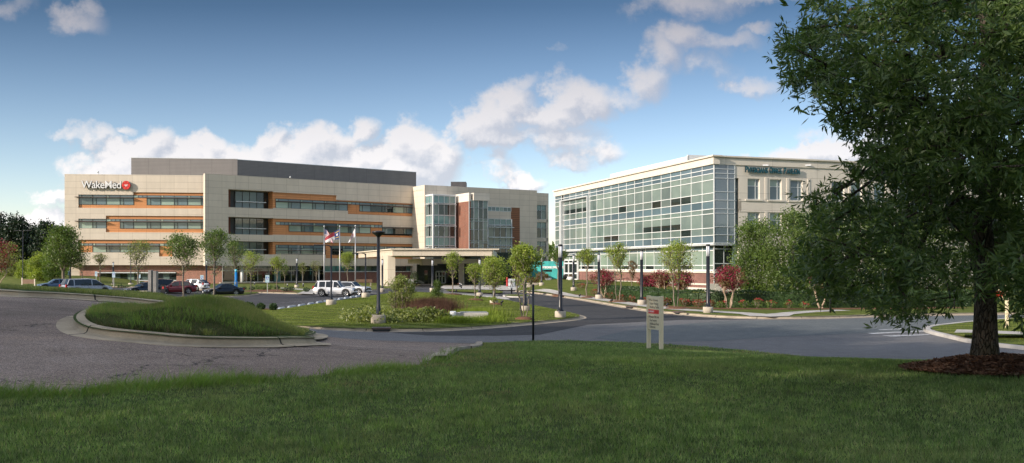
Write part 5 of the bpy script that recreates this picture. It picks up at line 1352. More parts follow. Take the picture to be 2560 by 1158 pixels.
# ================================================================== LAMPS
def col_lamp(px, pyb, pyt, label, base=True, z0=None, big=1.0):
    g0 = .15
    x, y, _ = P(px, pyb, g0 if base else .0); y0 = y; z = h(x, y)*0+g0+terr([(x, y)])[0]
    H_ = EZ-(pyt-HY)*y/F
    x = (px-CX)*y/F
    root = empty('lamp_column', (x, y, z-.2), 0, label, 'street lamp', 'black column lamps with white heads')
    hh = H_-z+.2; r = .13*big; hb = .2+.42
    b = MB(); b.lathe([(.36,0),(.36,hb-.04),(.33,hb)], (0,0,0), 24); b.build('concrete_base', M['conc'], root)
    b = MB(); b.lathe([(.24,hb),(.22,hb+.06),(r+.03,hb+.08),(r+.01,hb+.28),(r,hb+.3),(r,hh-.85)], (0,0,0), 18); b.build('pole', M['black'], root)
    b = MB(); b.lathe([(r-.012,hh-.85),(r-.012,hh-.12)], (0,0,0), 18); b.build('lamp_lens', M['lens'], root)
    b = MB(); b.lathe([(r+.012,hh-.12),(r+.012,hh-.02),(r*.8,hh)], (0,0,0), 18)
    for k in range(3): a = 2*pi*k/3; b.box(r*cos(a)-.01, r*cos(a)+.01, r*sin(a)-.01, r*sin(a)+.01, hh-.86, hh-.1)
    b.build('lamp_cap', M['black'], root)
    return root
for a in [(1401,794,611,'column lamp on the grass tip between entry road and main road'),
 (1770,782,611,'column lamp standing closest to the wide sidewalk ramp, right of the beige direction sign'),
 (1604,762,625,'column lamp directly behind the beige direction sign, nearer the flowering trees'),
 (1497,747,634,'column lamp in front of the bright crape myrtle by the office entrance lawn'),
 (1434,733,637,'column lamp in front of the white glass doors of the office building'),
 (1354,725,640,'column lamp in front of the left end of the turquoise wall'),
 (1312,779,642,'column lamp rising through the leafy tree on the mown lawn point'),
 (1199,741,647,'column lamp by the pale walk between two young trees, beside the canopy corner'),
 (1235,763,650,'column lamp hidden in the densest young tree on the central lawn'),
 (1081,728,649,'column lamp in front of the slate entrance wall'),
 (956,728.5,648,'column lamp standing against the big canopy column'),
 (742,719,645,'column lamp in the path junction before the glazed ground floor'),
 (516,718,650,'column lamp standing where the two beige facades meet'),
 (283,716,655,'column lamp beside an accessible parking sign, in front of the lit brick wall'),
 (105,713,650,'column lamp in front of the dark pines, behind the blue sedan'),
 (176,714,655,'column lamp behind the silver minivan, half hidden by the leaning tree')]:
    col_lamp(*a)
def arm_lamp(px, pyb, pyt, side, label, base=True, two=False, disc=False, z0=.15, hb=.55, L=1.15):
    x, y, _ = P(px, pyb, z0); zt = EZ-(pyt-HY)*y/F
    root = empty('lamp_post', (x, y, z0-.2), 0, label, 'street lamp', 'tall parking lot lamp posts')
    hh = zt-z0+.2; r = .075 if not disc else .10
    if base: b = MB(); b.lathe([(.42,0),(.42,.2+hb-.05),(.38,.2+hb)], (0,0,0), 24); b.build('concrete_base', M['conc'], root)
    zb = .2+hb if base else .2
    b = MB(); b.lathe([(.17,zb),(.16,zb+.12),(r+.03,zb+.14),(r+.02,zb+.5),(r,zb+.52),(r*.85,hh-.05)], (0,0,0), 14); b.build('pole', M['black'], root)
    if disc:
        b = MB(); b.lathe([(.06,hh-.42),(.13,hh-.3),(.33,hh-.16),(.38,hh-.09),(.36,hh-.04),(.12,hh),(.02,hh)], (0,0,0), 24); b.build('lamp_head', M['black'], root)
    else:
        for sd in ((side,) if not two else (-1, 1)):
            b = MB(); b.tube([(0,0,hh-.25),(sd*.12,0,hh-.06),(sd*.35,0,hh-.0),(sd*L*.7,0,hh+.02)], [.055,.05,.045,.045], 8); b.build('lamp_arm', M['black'], root)
            b = MB(); xa, xb = sd*L*.55, sd*L*1.25; b.box(min(xa, xb), max(xa, xb), -.16, .16, hh-.05, hh+.05); b.build('lamp_head', M['black'], root, bevel=.03)
arm_lamp(828, 766, 613, -1, 'tall arm lamp post standing over the wheel stops in front of the boxy white suv')
arm_lamp(914, 745, 633, -1, 'tall arm lamp post at the corner of the parking lot, just before the canopy')
arm_lamp(946, 811, 577, 1, 'tall lamp post with a mushroom head at the kerb of the rain garden', disc=True)
arm_lamp(327, 716, 608, 1, 'tall arm lamp post in front of the orange panels of the sunlit facade')
arm_lamp(57, 716, 577, 1, 'tall lamp post with two opposite arms before the pine trees', two=True)
# plain black posts
def post(px, pyb, pyt, r, label, z=0, name='black_post'):
    x, y, zz = G(px, pyb) if z is None else P(px, pyb, z); zt = EZ-(pyt-HY)*y/F
    root = empty(name, (x, y, zz-.1), 0, label, 'post')
    b = MB(); b.lathe([(r,0),(r,zt-zz+.02)], (0,0,0), 16); b.build('pole', M['black'], root)
    b = MB(); b.lathe([(r+.004,zt-zz-.0),(r+.004,zt-zz+.08),(r*.7,zt-zz+.1)], (0,0,0), 16); b.build('pole_cap', M['black'], root)
    return root
xx = P(1333, 853); post(1333, 854, 711, .052, 'slim plain black post rising from the shaded lawn edge', None)
post(2076, 782, 705, .07, 'slim black post on the verge in front of the long hedge', .15)
post(2386, 773, 720, .06, 'slim black post half hidden behind the hanging oak leaves', .15)
# ================================================================== SIGNS
M['signbeige'] = paint('beige_sign_metal', (.80,.68,.46), .45, .04)
M['signred'] = paint('sign_red', (.66,.020,.014), .45, .04)
M['signtext'] = paint('sign_dark_text', (.10,.075,.05), .6, .02)
def dir_sign():
    x0, y0, z0 = G(1620, 860); x1, y1, z1 = G(1652, 864)
    # face: px 1616..1650, side: 1650..1658
    Y0, Y1 = 35.9, 34.95
    a = Vector(((1616-CX)*Y0/F, Y0)); b_ = Vector(((1650.5-CX)*Y1/F, Y1)); w = Wall(a, b_)
    zt = EZ-(741-HY)*Y1/F; zb = EZ-(826.5-HY)*Y1/F
    gz0, gz1 = h(*a), h(*b_)
    root = empty('direction_sign', (a.x, a.y, gz0), 0, 'beige direction sign with a red band on two posts at the lawn edge', 'sign')
    T = .15
    b = MB(); w.box(b, .08, w.L-.08, zb, zt-.02, -T+.03, -.03); rel(b.build('panel', M['signbeige'], root), root)
    for s0 in (0, w.L-.10):
        b = MB(); w.box(b, s0, s0+.10, min(gz0, gz1)-.3, zt, -T, 0); rel(b.build('post', M['signbeige'], root, bevel=.008), root)
    Hp = zt-zb; y2z = lambda y: zt-(y-140)/(752-140)*Hp
    b = MB(); w.box(b, .085, w.L-.105, y2z(462), y2z(388), -.03, -.024); rel(b.build('red_band', M['signred'], root), root)
    for txt, yy, m in (('Main Entrance', 213, 0), ('Visitor Parking', 277, 0), ('Handicap Parking', 340, 0), ('EMERGENCY', 425, 1), ('Physicians Office Pavilion', 517, 0), ('Day Surgery', 580, 0), ('Additional Parking', 644, 0), ('Deliveries', 700, 0)):
        t = text(txt, .135 if not m else .10, [M['signtext'] if not m else M['letter']], root, w.at(.20, -.0225 if m else -.0285), w.u, w.nr, y2z(yy)-(.05 if not m else .036), .002, wscale=.62 if m else .78 if len(txt) < 20 else .56); rel(t, root)
    b = MB()
    for yy, m, up in ((213,0,0),(425,1,1),(517,0,1)):
        zc = y2z(yy); c = .155
        tri = [(c-.035, zc), (c+.03, zc+.045), (c+.03, zc-.045)] if not up else [(c-.035, zc-.02), (c+.035, zc-.02), (c, zc+.05)]
        b.face([w.pt(s_, z_, -.0205 if m else -.0275) for s_, z_ in tri], m)
        if up: b.face([w.pt(s_, z_, -.0205 if m else -.0275) for s_, z_ in ((c-.012, zc-.06), (c+.012, zc-.06), (c+.012, zc-.02), (c-.012, zc-.02))], m)
    rel(b.build('arrow', [M['signtext'], M['letter']], root), root)
dir_sign()
M['signblue'] = paint('sign_pale_blue', (.36,.50,.58), .5, .05); M['signdkblue'] = paint('sign_blue', (.02,.12,.38), .5, .05); M['signpost'] = paint('sign_post_concrete', (.34,.35,.32), .7, .1)
def acc_sign(px, pyb, pyt, w_, label, post_w=.05):
    x, y, z = P(px, pyb, .15); zt = EZ-(pyt-HY)*y/F
    root = empty('accessible_parking_sign', (x, y, z), 0, label, 'sign', 'accessible parking signs')
    b = MB(); b.box(-post_w, post_w, -.03, .03, -.2, zt-z-.1); b.build('post', M['signpost'], root)
    hw = w_/2; hs = w_*1.9
    b = MB(); b.box(-hw, hw, -.05, -.035, zt-z-hs, zt-z); b.build('panel', M['signblue'], root)
    b = MB(); c = zt-z-hs*.42; b.box(-hw*.62, hw*.62, -.056, -.051, c-hw*.72, c+hw*.72, 0)
    b.lathe([(.035,0),(.035,.03)], (0, -.0, 0), 6, 0) if False else None
    b.box(-.03, .03, -.06, -.057, c-.0, c+.14, 1); b.box(-.03, .12, -.06, -.057, c-.05, c, 1); b.box(.08, .13, -.0605, -.0575, c-.16, c-.05, 1)
    ring = [(.12*cos(a)-.02, .12*sin(a)+c-.08) for a in np.linspace(pi*.75, pi*1.95, 9)]
    for (xa, za), (xb, zb) in zip(ring, ring[1:]): b.face([(xa, -.0585, za), (xb, -.0585, zb), (xb*.8, -.0585, (zb-c+.08)*.8+c-.08), (xa*.8, -.0585, (za-c+.08)*.8+c-.08)], 1)
    b.build('wheelchair_symbol', [M['signdkblue'], M['letter']], root)
for a in [(131,714,676.5,.42,'accessible parking sign standing behind the steel blue sedan, furthest from the hospital wall'),(173,714,677.5,.42,'accessible parking sign just above the roof of the silver minivan'),(240.5,716,679,.42,'accessible parking sign at the dark start of the ground floor window strip'),(284.5,722,680,.44,'accessible parking sign in front of the column lamp by the lit brick wall'),(348,722,682,.42,'accessible parking sign behind the slim tree next to the grey pylon'),(505,727,688,.46,'accessible parking sign between the white hatchback and the black sedan'),(668.5,731,688,.50,'accessible parking sign on a thick pale post before the low brick wall')]:
    acc_sign(*a)
# call post, pylon, small boards
M['blue'] = paint('blue_call_post', (.012,.20,.52), .35, .08); M['bluelight'] = paint('beacon_glass', (.12,.55,.72), .2, .05)
x, y, _ = P(590, 735, .15); r = empty('emergency_call_post', (x, y, .1), 0, 'bright blue emergency call post on the grass tip in the parking lot', 'call post')
zt = EZ-(676-HY)*y/F; b = MB(); b.lathe([(.21,0),(.21,zt*.52),(.15,zt*.54),(.15,zt*.9)], (0,0,0), 20); b.build('column', M['blue'], r)
b = MB(); b.lathe([(.152,zt*.9),(.152,zt*.99),(.06,zt+.02)], (0,0,0), 20); b.build('beacon', M['bluelight'], r)
b = MB(); b.box(-.09, .09, -.225, -.19, zt*.40, zt*.50); b.build('speaker_panel', M['bolt'], r, bevel=.01)
M['steel'] = paint('brushed_steel_pylon', (.27,.26,.25), .4, .15, metal=.5)
y = 92; xl, xr_ = (372-CX)*y/F, (392.5-CX)*y/F; zt = EZ-(676-HY)*y/F
r = empty('steel_pylon', ((xl+xr_)/2, y, 0), 0, 'tall grey metal pylon with a recessed dark centre standing beside the navy sedan', 'pylon'); hw = (xr_-xl)/2
for sx in (-1, 1): b = MB(); b.box(sx*.09, sx*hw, -.2, .35, -.5, zt-.06 if sx > 0 else zt); b.build('panel', M['steel'], r, bevel=.015)
b = MB(); b.box(-.088, .088, -.05, .25, -.5, zt-.05); b.build('centre_strip', M['gspan'], r)
x, y, _ = atY(360, 730, 91); r = empty('stone_plinth', (x, y, 0), 0, 'low pale stone block at the foot of the grey metal pylon', 'plinth'); b = MB(); b.box(-.42, .43, -.3, .3, -.5, EZ-(727-HY)*91/F); b.build('block', M['conc'], r, bevel=.03)
x, y, _ = P(909, 720, 0); 
M['redlet'] = paint('sign_red_symbol', (.5,.03,.03), .5, .05)
x, y, zq = atY(408, 740, 100); r = empty('black_notice_board', (x, y, 0), 0, 'small black notice board with a red symbol between the pylon and the maroon hatchback', 'sign'); zt = EZ-(712-HY)*100/F
b = MB(); b.box(-.03, .03, -.03, .03, -.2, zt-.1); b.build('post', M['black'], r); b = MB(); b.box(-.26, .26, -.06, -.03, zt-.85, zt); b.build('panel', M['black'], r); b = MB(); b.box(-.09, .09, -.07, -.061, zt-.45, zt-.2); b.build('symbol', M['redlet'], r)
# wooden direction board by the left trees
x, y, _ = P(71, 722, .15); r = empty('small_wooden_sign', (x, y, .15), 0, 'small brown board on two pale posts among the shrubs by the pines', 'sign')
hw = .95
for sx in (-1, 1): b = MB(); b.box(sx*hw-.07, sx*hw+.07, -.05, .05, -.2, 1.65 if sx < 0 else 1.5); b.build('post', M['cream'], r)
M['brownbd'] = paint('brown_board', (.22,.14,.09), .7, .1)
b = MB(); b.box(-hw+.071, hw-.071, -.03, .03, .75, 1.4); b.build('panel', M['brownbd'], r)
x, y, _ = P(1027, 722, .15); r = empty('small_lane_sign', (x, y, .1), 0, 'small pale sign on a thin post at the drop-off lane beside the rain garden shrub', 'sign')
b = MB(); b.box(-.05, .05, -.04, .04, 0, 1.6); b.build('post', M['cream'], r); b = MB(); b.box(-.42, .42, -.06, -.04, .95, 1.5); b.build('panel', M['cream'], r)
# pedestrian crossing sign
x, y, _ = P(1279, 735, .15); r = empty('pedestrian_sign', (x, y, .1), 0, 'white walking figure sign on a black post at the entry road crossing', 'sign'); zt = EZ-(697-HY)*y/F-.1
b = MB(); b.box(-.09, .09, -.05, .05, 0, zt-.9); b.build('post', M['black'], r); b = MB(); b.box(-.42, .42, -.08, -.05, zt-1.15, zt); b.build('panel', M['letter'], r)
b = MB(); c = zt-.58
for q in ([(-.05,.30),(.05,.30),(.05,.40),(-.05,.40)], [(-.06,0),(.08,0),(.06,.27),(-.04,.27)], [(-.06,0),(.0,0),(-.14,-.4),(-.2,-.38)], [(.0,0),(.08,0),(.2,-.36),(.14,-.4)], [(-.04,.25),(.0,.22),(-.15,.02),(-.19,.05)], [(.03,.25),(.06,.2),(.22,.08),(.2,.14)]): b.face([(a_, -.082, c+z_) for a_, z_ in q])
b.build('figure', M['signtext'], r)
# beige posts of the sign behind the oak
def two_posts():
    Y_ = 47.5; xa, xb = (2449.5-CX)*Y_/F, (2517-CX)*47.0/F; z0 = .4
    r = empty('street_sign', (xa, Y_, z0), 0, 'beige sign on two posts with a red band, mostly hidden behind the oak trunk', 'sign')
    for xx_, yy_ in ((xa, Y_), (xb, 47.0)): b = MB(); b.box(xx_-xa-.06, xx_-xa+.06, yy_-Y_-.06, yy_-Y_+.06, -.3, 2.3); b.build('post', M['signbeige'], r)
    b = MB(); b.box(.065, xb-xa-.065, -.30, -.20, 1.35, 2.28); b.build('panel', M['signbeige'], r); b = MB(); b.box(.07, xb-xa-.07, -.31, -.301, 1.5, 1.75); b.build('red_band', M['signred'], r)
two_posts()
# red hydrant-like post and white caps
M['redpaint'] = paint('red_post_paint', (.42,.02,.02), .5, .1)
x, y, _ = P(1268, 717, .1); r = empty('red_standpipe', (x, y, .1), 0, 'red standpipe at the plaza edge behind the densest young tree', 'standpipe'); b = MB(); b.lathe([(.2,0),(.2,.1),(.15,.14),(.15,1.35),(.2,1.4),(.12,1.6),(.03,1.65)], (0,0,0), 14); b.build('barrel', M['redpaint'], r); b = MB(); b.tube([(-.24,0,1.0),(.24,0,1.0)], .07, 8); b.build('outlet', M['redpaint'], r)
for (px, py, hz, lab) in ((738, 830, .24, 'stubby white pipe cap at the kerb behind the grass bank'), (1121.5, 789, .42, 'small white pipe cap in the rain garden reeds')):
    x, y, _ = P(px, py, 0 if px < 900 else .1); r = empty('pipe_cap', (x, y, 0 if px < 900 else .1), 0, lab, 'pipe cap'); b = MB(); rr_ = .16 if px < 900 else .13
    b.lathe([(rr_*.8,-.2),(rr_*.8,hz-.14)], (0,0,0), 14); b.build('pipe', M['white'] if px < 900 else M['black'], r); b = MB(); b.lathe([(rr_,hz-.14),(rr_,hz-.02),(rr_*.7,hz+.05),(.02,hz+.07)], (0,0,0), 14); b.build('cap', M['lens'], r)
# concrete outlet box in the rain garden
x, y, _ = P(1160, 808, .1); r = empty('drain_box', (x+.3, y+1.2, .05), .05, 'grey concrete drainage box in the hollow of the central lawn', 'drainage box')
b = MB(); b.box(-1.0, 1.1, -.4, .5, -.2, .62); b.build('box', M['walk'], r, bevel=.03); b = MB(); b.box(-.6, 1.0, -.3, .4, .621, .66); b.build('grate', M['bolt'], r); b = MB(); b.box(-1.2, -.85, -.5, .52, -.2, .68); b.build('headwall', M['lens'], r, bevel=.02)
# kerb inlets
def inlet(pts_, zt, label, cover=True):
    a, b_ = Vector(pts_[0]), Vector(pts_[1]); w = Wall(a, b_)
    r = empty('storm_drain', (a.x, a.y, 0), 0, label, 'storm drain', 'storm drains let into the kerbs')
    b = MB(); w.box(b, 0, w.L, -.1, zt-.06, -.3, .03); rel(b.build('opening', M['gdark'], r), r); b = MB(); w.box(b, -.05, w.L+.05, zt-.06, zt+.03, -.55, .06); rel(b.build('cover', M['shade'], r), r)
    b = MB(); w.box(b, .05, w.L-.05, .0, .026, .04, .50); rel(b.build('grate', M['shade'], r), r)
inlet((P(932,829.8)[:2], P(975,829.4)[:2]), .19, 'storm drain in the kerb in front of the mushroom headed lamp post')
inlet((P(1566,770.5)[:2], P(1577,772.5)[:2]), .19, 'storm drain in the entry road kerb between two column lamps')
inlet((P(1683,785.2)[:2], P(1697,786.8)[:2]), .19, 'storm drain in the kerb just right of the beige direction sign')
inlet((P(1367,737.2)[:2], P(1372,737.9)[:2]), .19, 'storm drain in the distant kerb below the turquoise wall')
# wheel stops
M['stop'] = paint('bluish_concrete_stop', (.40,.45,.50), .8, .15)
pa = [Vector(P(*q)[:2]) for q in [(691,776.5),(716,771.5),(742,767.5),(766,763.5),(788,759.5),(808,756),(826,753),(843,750.3),(859,747.6),(874,745.3),(888,743.2),(901,741.3)]]
stop0 = None
for i, (a, b_) in enumerate(zip(pa, pa[1:])):
    d_ = b_-a; c = (a+b_)/2; yaw = atan2(d_.y, d_.x); Ls = 1.95
    if stop0 is None:
        stop0 = r = empty('wheel_stop', (c.x, c.y, .0), yaw, '', 'wheel stop', 'concrete wheel stops along the lawn edge of the parking lot')
        mb = MB(); n = 12; hl = Ls/2
        prof_ = [(-.12,0),(-.11,.09),(-.07,.17),(.07,.17),(.11,.09),(.12,0)]
        vs = []; 
        for xx_, sc_ in ((-hl,.55),(-hl+.14,1),(hl-.14,1),(hl,.55)): vs += [(xx_, yy_, .006+zz_*sc_) for yy_, zz_ in prof_]
        fs = [(j*6+k, j*6+k+1, (j+1)*6+k+1, (j+1)*6+k) for j in range(3) for k in range(5)]+[(0,1,2,3,4,5)[::-1], (18,19,20,21,22,23)]
        mb.mesh(vs, [f[::-1] for f in fs]); mb.build('block', M['stop'], r)
        mb = MB()
        for s_ in (-.6, .6): mb.lathe([(.02,.17),(.02,.185)], (s_,0,.006), 8)
        mb.build('pin', M['bolt'], r)
    else:
        r = copy_tree(stop0); r.location = (c.x, c.y, 0); r.rotation_euler = (0,0,yaw)
    n = len(pa)-1
    r['label'] = ['pale concrete wheel stop at the shrub end of the row', 'pale concrete wheel stop next but one to the four dark shrubs', 'pale concrete wheel stop three places from the dark shrubs', 'pale concrete wheel stop midway between the dark shrubs and the arm lamp post', 'pale concrete wheel stop two places before the arm lamp post base', 'pale concrete wheel stop immediately before the arm lamp post base', 'pale concrete wheel stop at the arm lamp post base', 'pale concrete wheel stop under the middle of the boxy white suv', 'pale concrete wheel stop near the front wheel of the boxy white suv', 'pale concrete wheel stop below the nose of the boxy white suv', 'pale concrete wheel stop at the canopy end of the row'][i]
# ================================================================== FLAGS
M['fl_red'] = paint('flag_red', (.30,.03,.045), .8, .05); M['fl_white'] = paint('flag_white', (.60,.60,.62), .8, .03); M['fl_blue'] = paint('flag_blue', (.03,.045,.16), .8, .05); M['fl_gold'] = paint('flag_gold', (.55,.38,.05), .8, .05); M['flemb'] = paint('flag_emblem_red', (.62,.05,.05), .8, .05)
def flag(px, pyb, pyt, kind, label, sgn):
    x, y, _ = P(px, pyb, 0); y = 128.0; x = (px-CX)*y/F; zt = EZ-(pyt-HY)*y/F
    pole = empty('flagpole', (x, y, 0), 0, label[0], 'flagpole', 'silver flagpoles by the parking lot')
    b = MB(); b.lathe([(.09,0),(.085,zt*.4),(.045,zt-.1)], (0,0,0), 12); b.build('pole', M['bolt'], pole); b = MB(); b.lathe([(.01,zt-.1),(.09,zt-.05),(.10,zt+.02),(.06,zt+.1),(.005,zt+.13)], (0,0,0), 10); b.build('finial', M['alum'], pole)
    L_, Hf = 2.6, 1.35; nx_, nz_ = 26, 13
    tl, ang = {'us': (1.7, -52), 'nc': (2.2, -33), 'wh': (2.1, -62)}[kind]
    V_ = []; 
    for i in range(nx_+1):
        t = i/nx_
        for j in range(nz_+1):
            s_ = j/nz_
            wv = sin(t*9+s_*2.2)*.16*t*(1 if kind != 'nc' else .7); fold = sin(t*6.5)*.28*t
            if kind == 'us': xx_ = .05+tl*t*(.55+.25*s_)*1.0; zz_ = -s_*Hf*(1-.12*t)-.75*t*t-.3*t+.12*sin(t*8)*t
            elif kind == 'nc': xx_ = .05+tl*t*(.95-.1*s_); zz_ = -s_*Hf*(1-.55*t)-1.15*t-.2*t*t
            else: xx_ = .05+tl*t*(.42-.1*s_)+.25*s_*t; zz_ = -s_*Hf*(.9-.75*t)-1.75*t+.1*sin(6*t)
            V_.append((xx_*sgn, wv+fold-.1*s_*t, zt-.35+zz_))
    fs = []; mi = []
    for i in range(nx_):
        for j in range(nz_):
            a = i*(nz_+1)+j; fs.append((a, a+1, a+nz_+2, a+nz_+1))
            if kind == 'us': m = 2 if (i < 10 and j < 7) else (0 if j % 2 == 0 else 1); m = 1 if (m == 2 and (i+j) % 2 == 0 and i % 2 == 1) else m
            elif kind == 'nc':
                m = 2 if i < 9 else (0 if j < 7 else 1)
                if i < 9 and abs(i-4) <= 1 and abs(j-6) <= 1: m = 1
                if i < 9 and 1 <= i <= 7 and j in (2, 10): m = 3
            else:
                rr_ = sqrt(((i-12)/6.5)**2+((j-6)/3.2)**2); m = 4 if (.45 < rr_ < 1 and not (i+2*j) % 5 == 0) else 1
            mi.append(m)
    fo = empty('flag', (x, y, zt-.35), 0, label[1], 'flag', None)
    mb = MB(); V0 = [(a-0, b_, c-(zt-.35)) for a, b_, c in V_]; mb.mesh(V0, fs, 0, True); mb.m = mi
    mb.build('cloth', [M['fl_red'], M['fl_white'], M['fl_blue'], M['fl_gold'], M['flemb']], fo)
    mb = MB()
    for zz_ in (-.05, -1.5): mb.tube([(sgn*.09, 0, zz_), (sgn*-.06, -.02, zz_+.04)], .02, 6)
    mb.build('clip', M['bolt'], fo)
flag(810.5, 712, 566, 'us', ('silver flagpole carrying the striped flag', 'limp flag with red and white stripes and a blue corner'), 1)
flag(849.5, 715, 566, 'nc', ('silver flagpole carrying the blue, red and white flag', 'flag with a blue hoist and red over white fly blowing out'), -1)
flag(888.5, 718, 565, 'wh', ('silver flagpole carrying the white flag', 'limp white flag with a red emblem'), -1)
# ================================================================== small furniture
def bollard(px, pyb, pyt, label, z=.15):
    x, y, _ = P(px, pyb, z); y = y; zt = EZ-(pyt-HY)*y/F-z
    r = empty('bollard_light', (x, y, z), 0, label, 'bollard', 'short black bollard lights')
    b = MB(); b.lathe([(.11,-.1),(.11,zt-.25)], (0,0,0), 12); b.build('post', M['black'], r); b = MB(); b.lathe([(.085,zt-.25),(.085,zt-.1)], (0,0,0), 12); b.build('lamp_lens', M['lens'], r); b = MB(); b.lathe([(.115,zt-.1),(.115,zt-.02),(.05,zt)], (0,0,0), 12); b.build('lamp_cap', M['black'], r)
for a in [(718.5,717,708,'bollard light standing left of the path junction, against the low brick wall'),(758,717.5,707,'bollard light standing right of the path junction lamp, against the low brick wall'),(636,716,704,'bollard light against the low brick wall beside the tall accessible sign'),(1042,713,704,'bollard light at the drop-off lane beside the slate wall'),(1150,718,706,'bollard light on the plaza, the rear one of the pair under the canopy edge'),(1153.5,721,708,'bollard light on the plaza, the front one of the pair under the canopy edge')]: bollard(*a)
M['pot'] = paint('white_planter', (.66,.66,.66), .5, .04)
def planter(px, pyb, pyt, label):
    y = 150.0 if px > 1380 else 156.0; x = (px-CX)*y/F; zb = EZ-(pyb-HY)*y/F; zt = EZ-(pyt-HY)*y/F; h_ = zt-zb; r_ = .62
    r = empty('planter', (x, y, zb), 0, label, 'planter', 'white tapered planters by the entrance')
    b = MB(); b.lathe([(r_*.62,0),(r_,h_),(r_*.92,h_),(r_*.9,h_-.1)], (0,0,0), 20); b.build('pot', M['pot'], r)
    c = RNG.normal(0, 1, (160, 3))*(.25,.25,.16)+(0,0,h_+.18); leaf_mesh('flowers', c, .11, .06, M['leaf_redgreen'], r)
def leaf_mesh(name, C, L, Wd, m, parent, seed=None, bias=None, **kw):
    n = len(C); a = RNG.normal(0, 1, (n, 3)); 
    if bias is not None: a = a+bias
    a /= np.linalg.norm(a, axis=1)[:, None]+1e-9; b = np.cross(a, RNG.normal(0, 1, (n, 3))); b /= np.linalg.norm(b, axis=1)[:, None]+1e-9
    s = RNG.uniform(.7, 1.3, (n, 1)); A = a*s*L/2; B = b*s*Wd/2
    V = np.stack([C-A, C+B-A*.1, C+A, C-B-A*.1], 1).reshape(-1, 3); Fq = np.arange(n*4).reshape(-1, 4)
    return np_mesh(name, V, Fq, m, parent, **kw)
planter(1370, 707, 695.5, 'white planter with reddish flowers in front of the turquoise wall slot')
planter(1427, 703, 692, 'white planter standing beside the column lamp and the turquoise wall door')
y = 156.0; r = empty('litter_bin', ((1411.5-CX)*y/F, y, EZ-(702-HY)*y/F), 0, 'black litter bin beside the white planter at the turquoise wall', 'bin'); b = MB(); b.lathe([(.3,0),(.32,.75),(.34,.8),(.28,.98),(.1,1.02)], (0,0,0), 16); b.build('body', M['black'], r); b = MB(); b.box(-.16, .16, -.36, -.3, .62, .76); b.build('opening', M['trimblk'], r)
# benches, low walls and railing near the office entrance
for i, (px, py, w_, lab) in enumerate(((1398,727,1.5,'long low stone ledge stepping down the lawn below the turquoise wall'),)):
    x, y, z = atY(1370, 712, 140); r = empty('stone_steps', (x, y, 0), .25, lab, 'steps')
    for k in range(4): b = MB(); b.box(-3.4-k*.3, 3.2+k*1.1, -k*1.3-.6, -k*1.3+.7, -.2, 1.0-k*.22); b.build('step', M['conc'], r)
def rail(p0, p1, n, hz, label, bars=1, z0=.3, z1=None):
    a, b_ = Vector(p0), Vector(p1); z1 = z0 if z1 is None else z1
    r = empty('handrail', (a.x, a.y, z0), 0, label, 'railing', None); mb = MB()
    for i in range(n+1):
        q = a.lerp(b_, i/n); zz = (z1-z0)*i/n; mb = MB(); mb.box(q.x-a.x-.03, q.x-a.x+.03, q.y-a.y-.03, q.y-a.y+.03, zz-.3, zz+hz); mb.build('post', M['black'], r)
    mb = MB()
    for k in range(bars): 
        hh_ = hz*(1-k/bars*.9); mb.tube([(0,0,hh_), (b_.x-a.x, b_.y-a.y, hh_+(z1-z0))], .03 if k else .04, 6)
    mb.build('rail', M['black'], r)
rail(P(1430,721,.4)[:2], P(1523,724,.4)[:2], 6, .75, 'long low black railing across the sloping office lawn', 1, .55, .35)
rail(P(1532,724,.3)[:2], P(1592,719,.3)[:2], 7, 1.15, 'black stair railing behind the flowering trees at the office steps', 2, .35, .9)
# bench by the brick wall
x, y, _ = P(913, 715, .15); r = empty('bench', (x, 158, .15), .3, 'low wooden bench in front of the dark brick wall beside the canopy', 'bench'); b = MB(); b.box(-1.4, 1.4, -.25, .25, .62, .72); b.build('seat', M['brownbd'], r)
for sx in (-1.1, 1.1): b = MB(); b.box(sx-.1, sx+.1, -.2, .2, 0, .62); b.build('leg', M['conc'], r)
b = MB(); b.box(-1.4, 1.4, .2, .27, .75, 1.15); b.build('backrest', M['brownbd'], r)
# small ground spots along the walks
for (px, py, lab) in ((1449,743,'tiny black ground spotlight by the sidewalk at the first street tree of the office verge'),(1528,757,'tiny black ground spotlight beside the mulch ring under the tree with two stems'),(1667,768.5,'tiny black ground spotlight beside the beige direction sign post'),(1200,752.5,'tiny black ground spotlight beside the slanting mulch ring'),(1254,768,'tiny black ground spotlight beside the sapling on the central lawn'),(1140,735.5,'tiny black ground spotlight beside the vase shaped tree')):
    x, y, _ = P(px, py+1.5, .15); r = empty('ground_spotlight', (x, y, .15 if px > 1400 else .35), .4, lab, 'spotlight', 'small spotlights in the lawns'); b = MB(); b.lathe([(.03,-.1),(.03,.2)], (0,0,0), 8); b.build('stake', M['black'], r); b = MB(); b.tube([(-.02,.06,.2),(.05,-.12,.34)], .085, 10); b.build('lamp_head', M['black'], r)
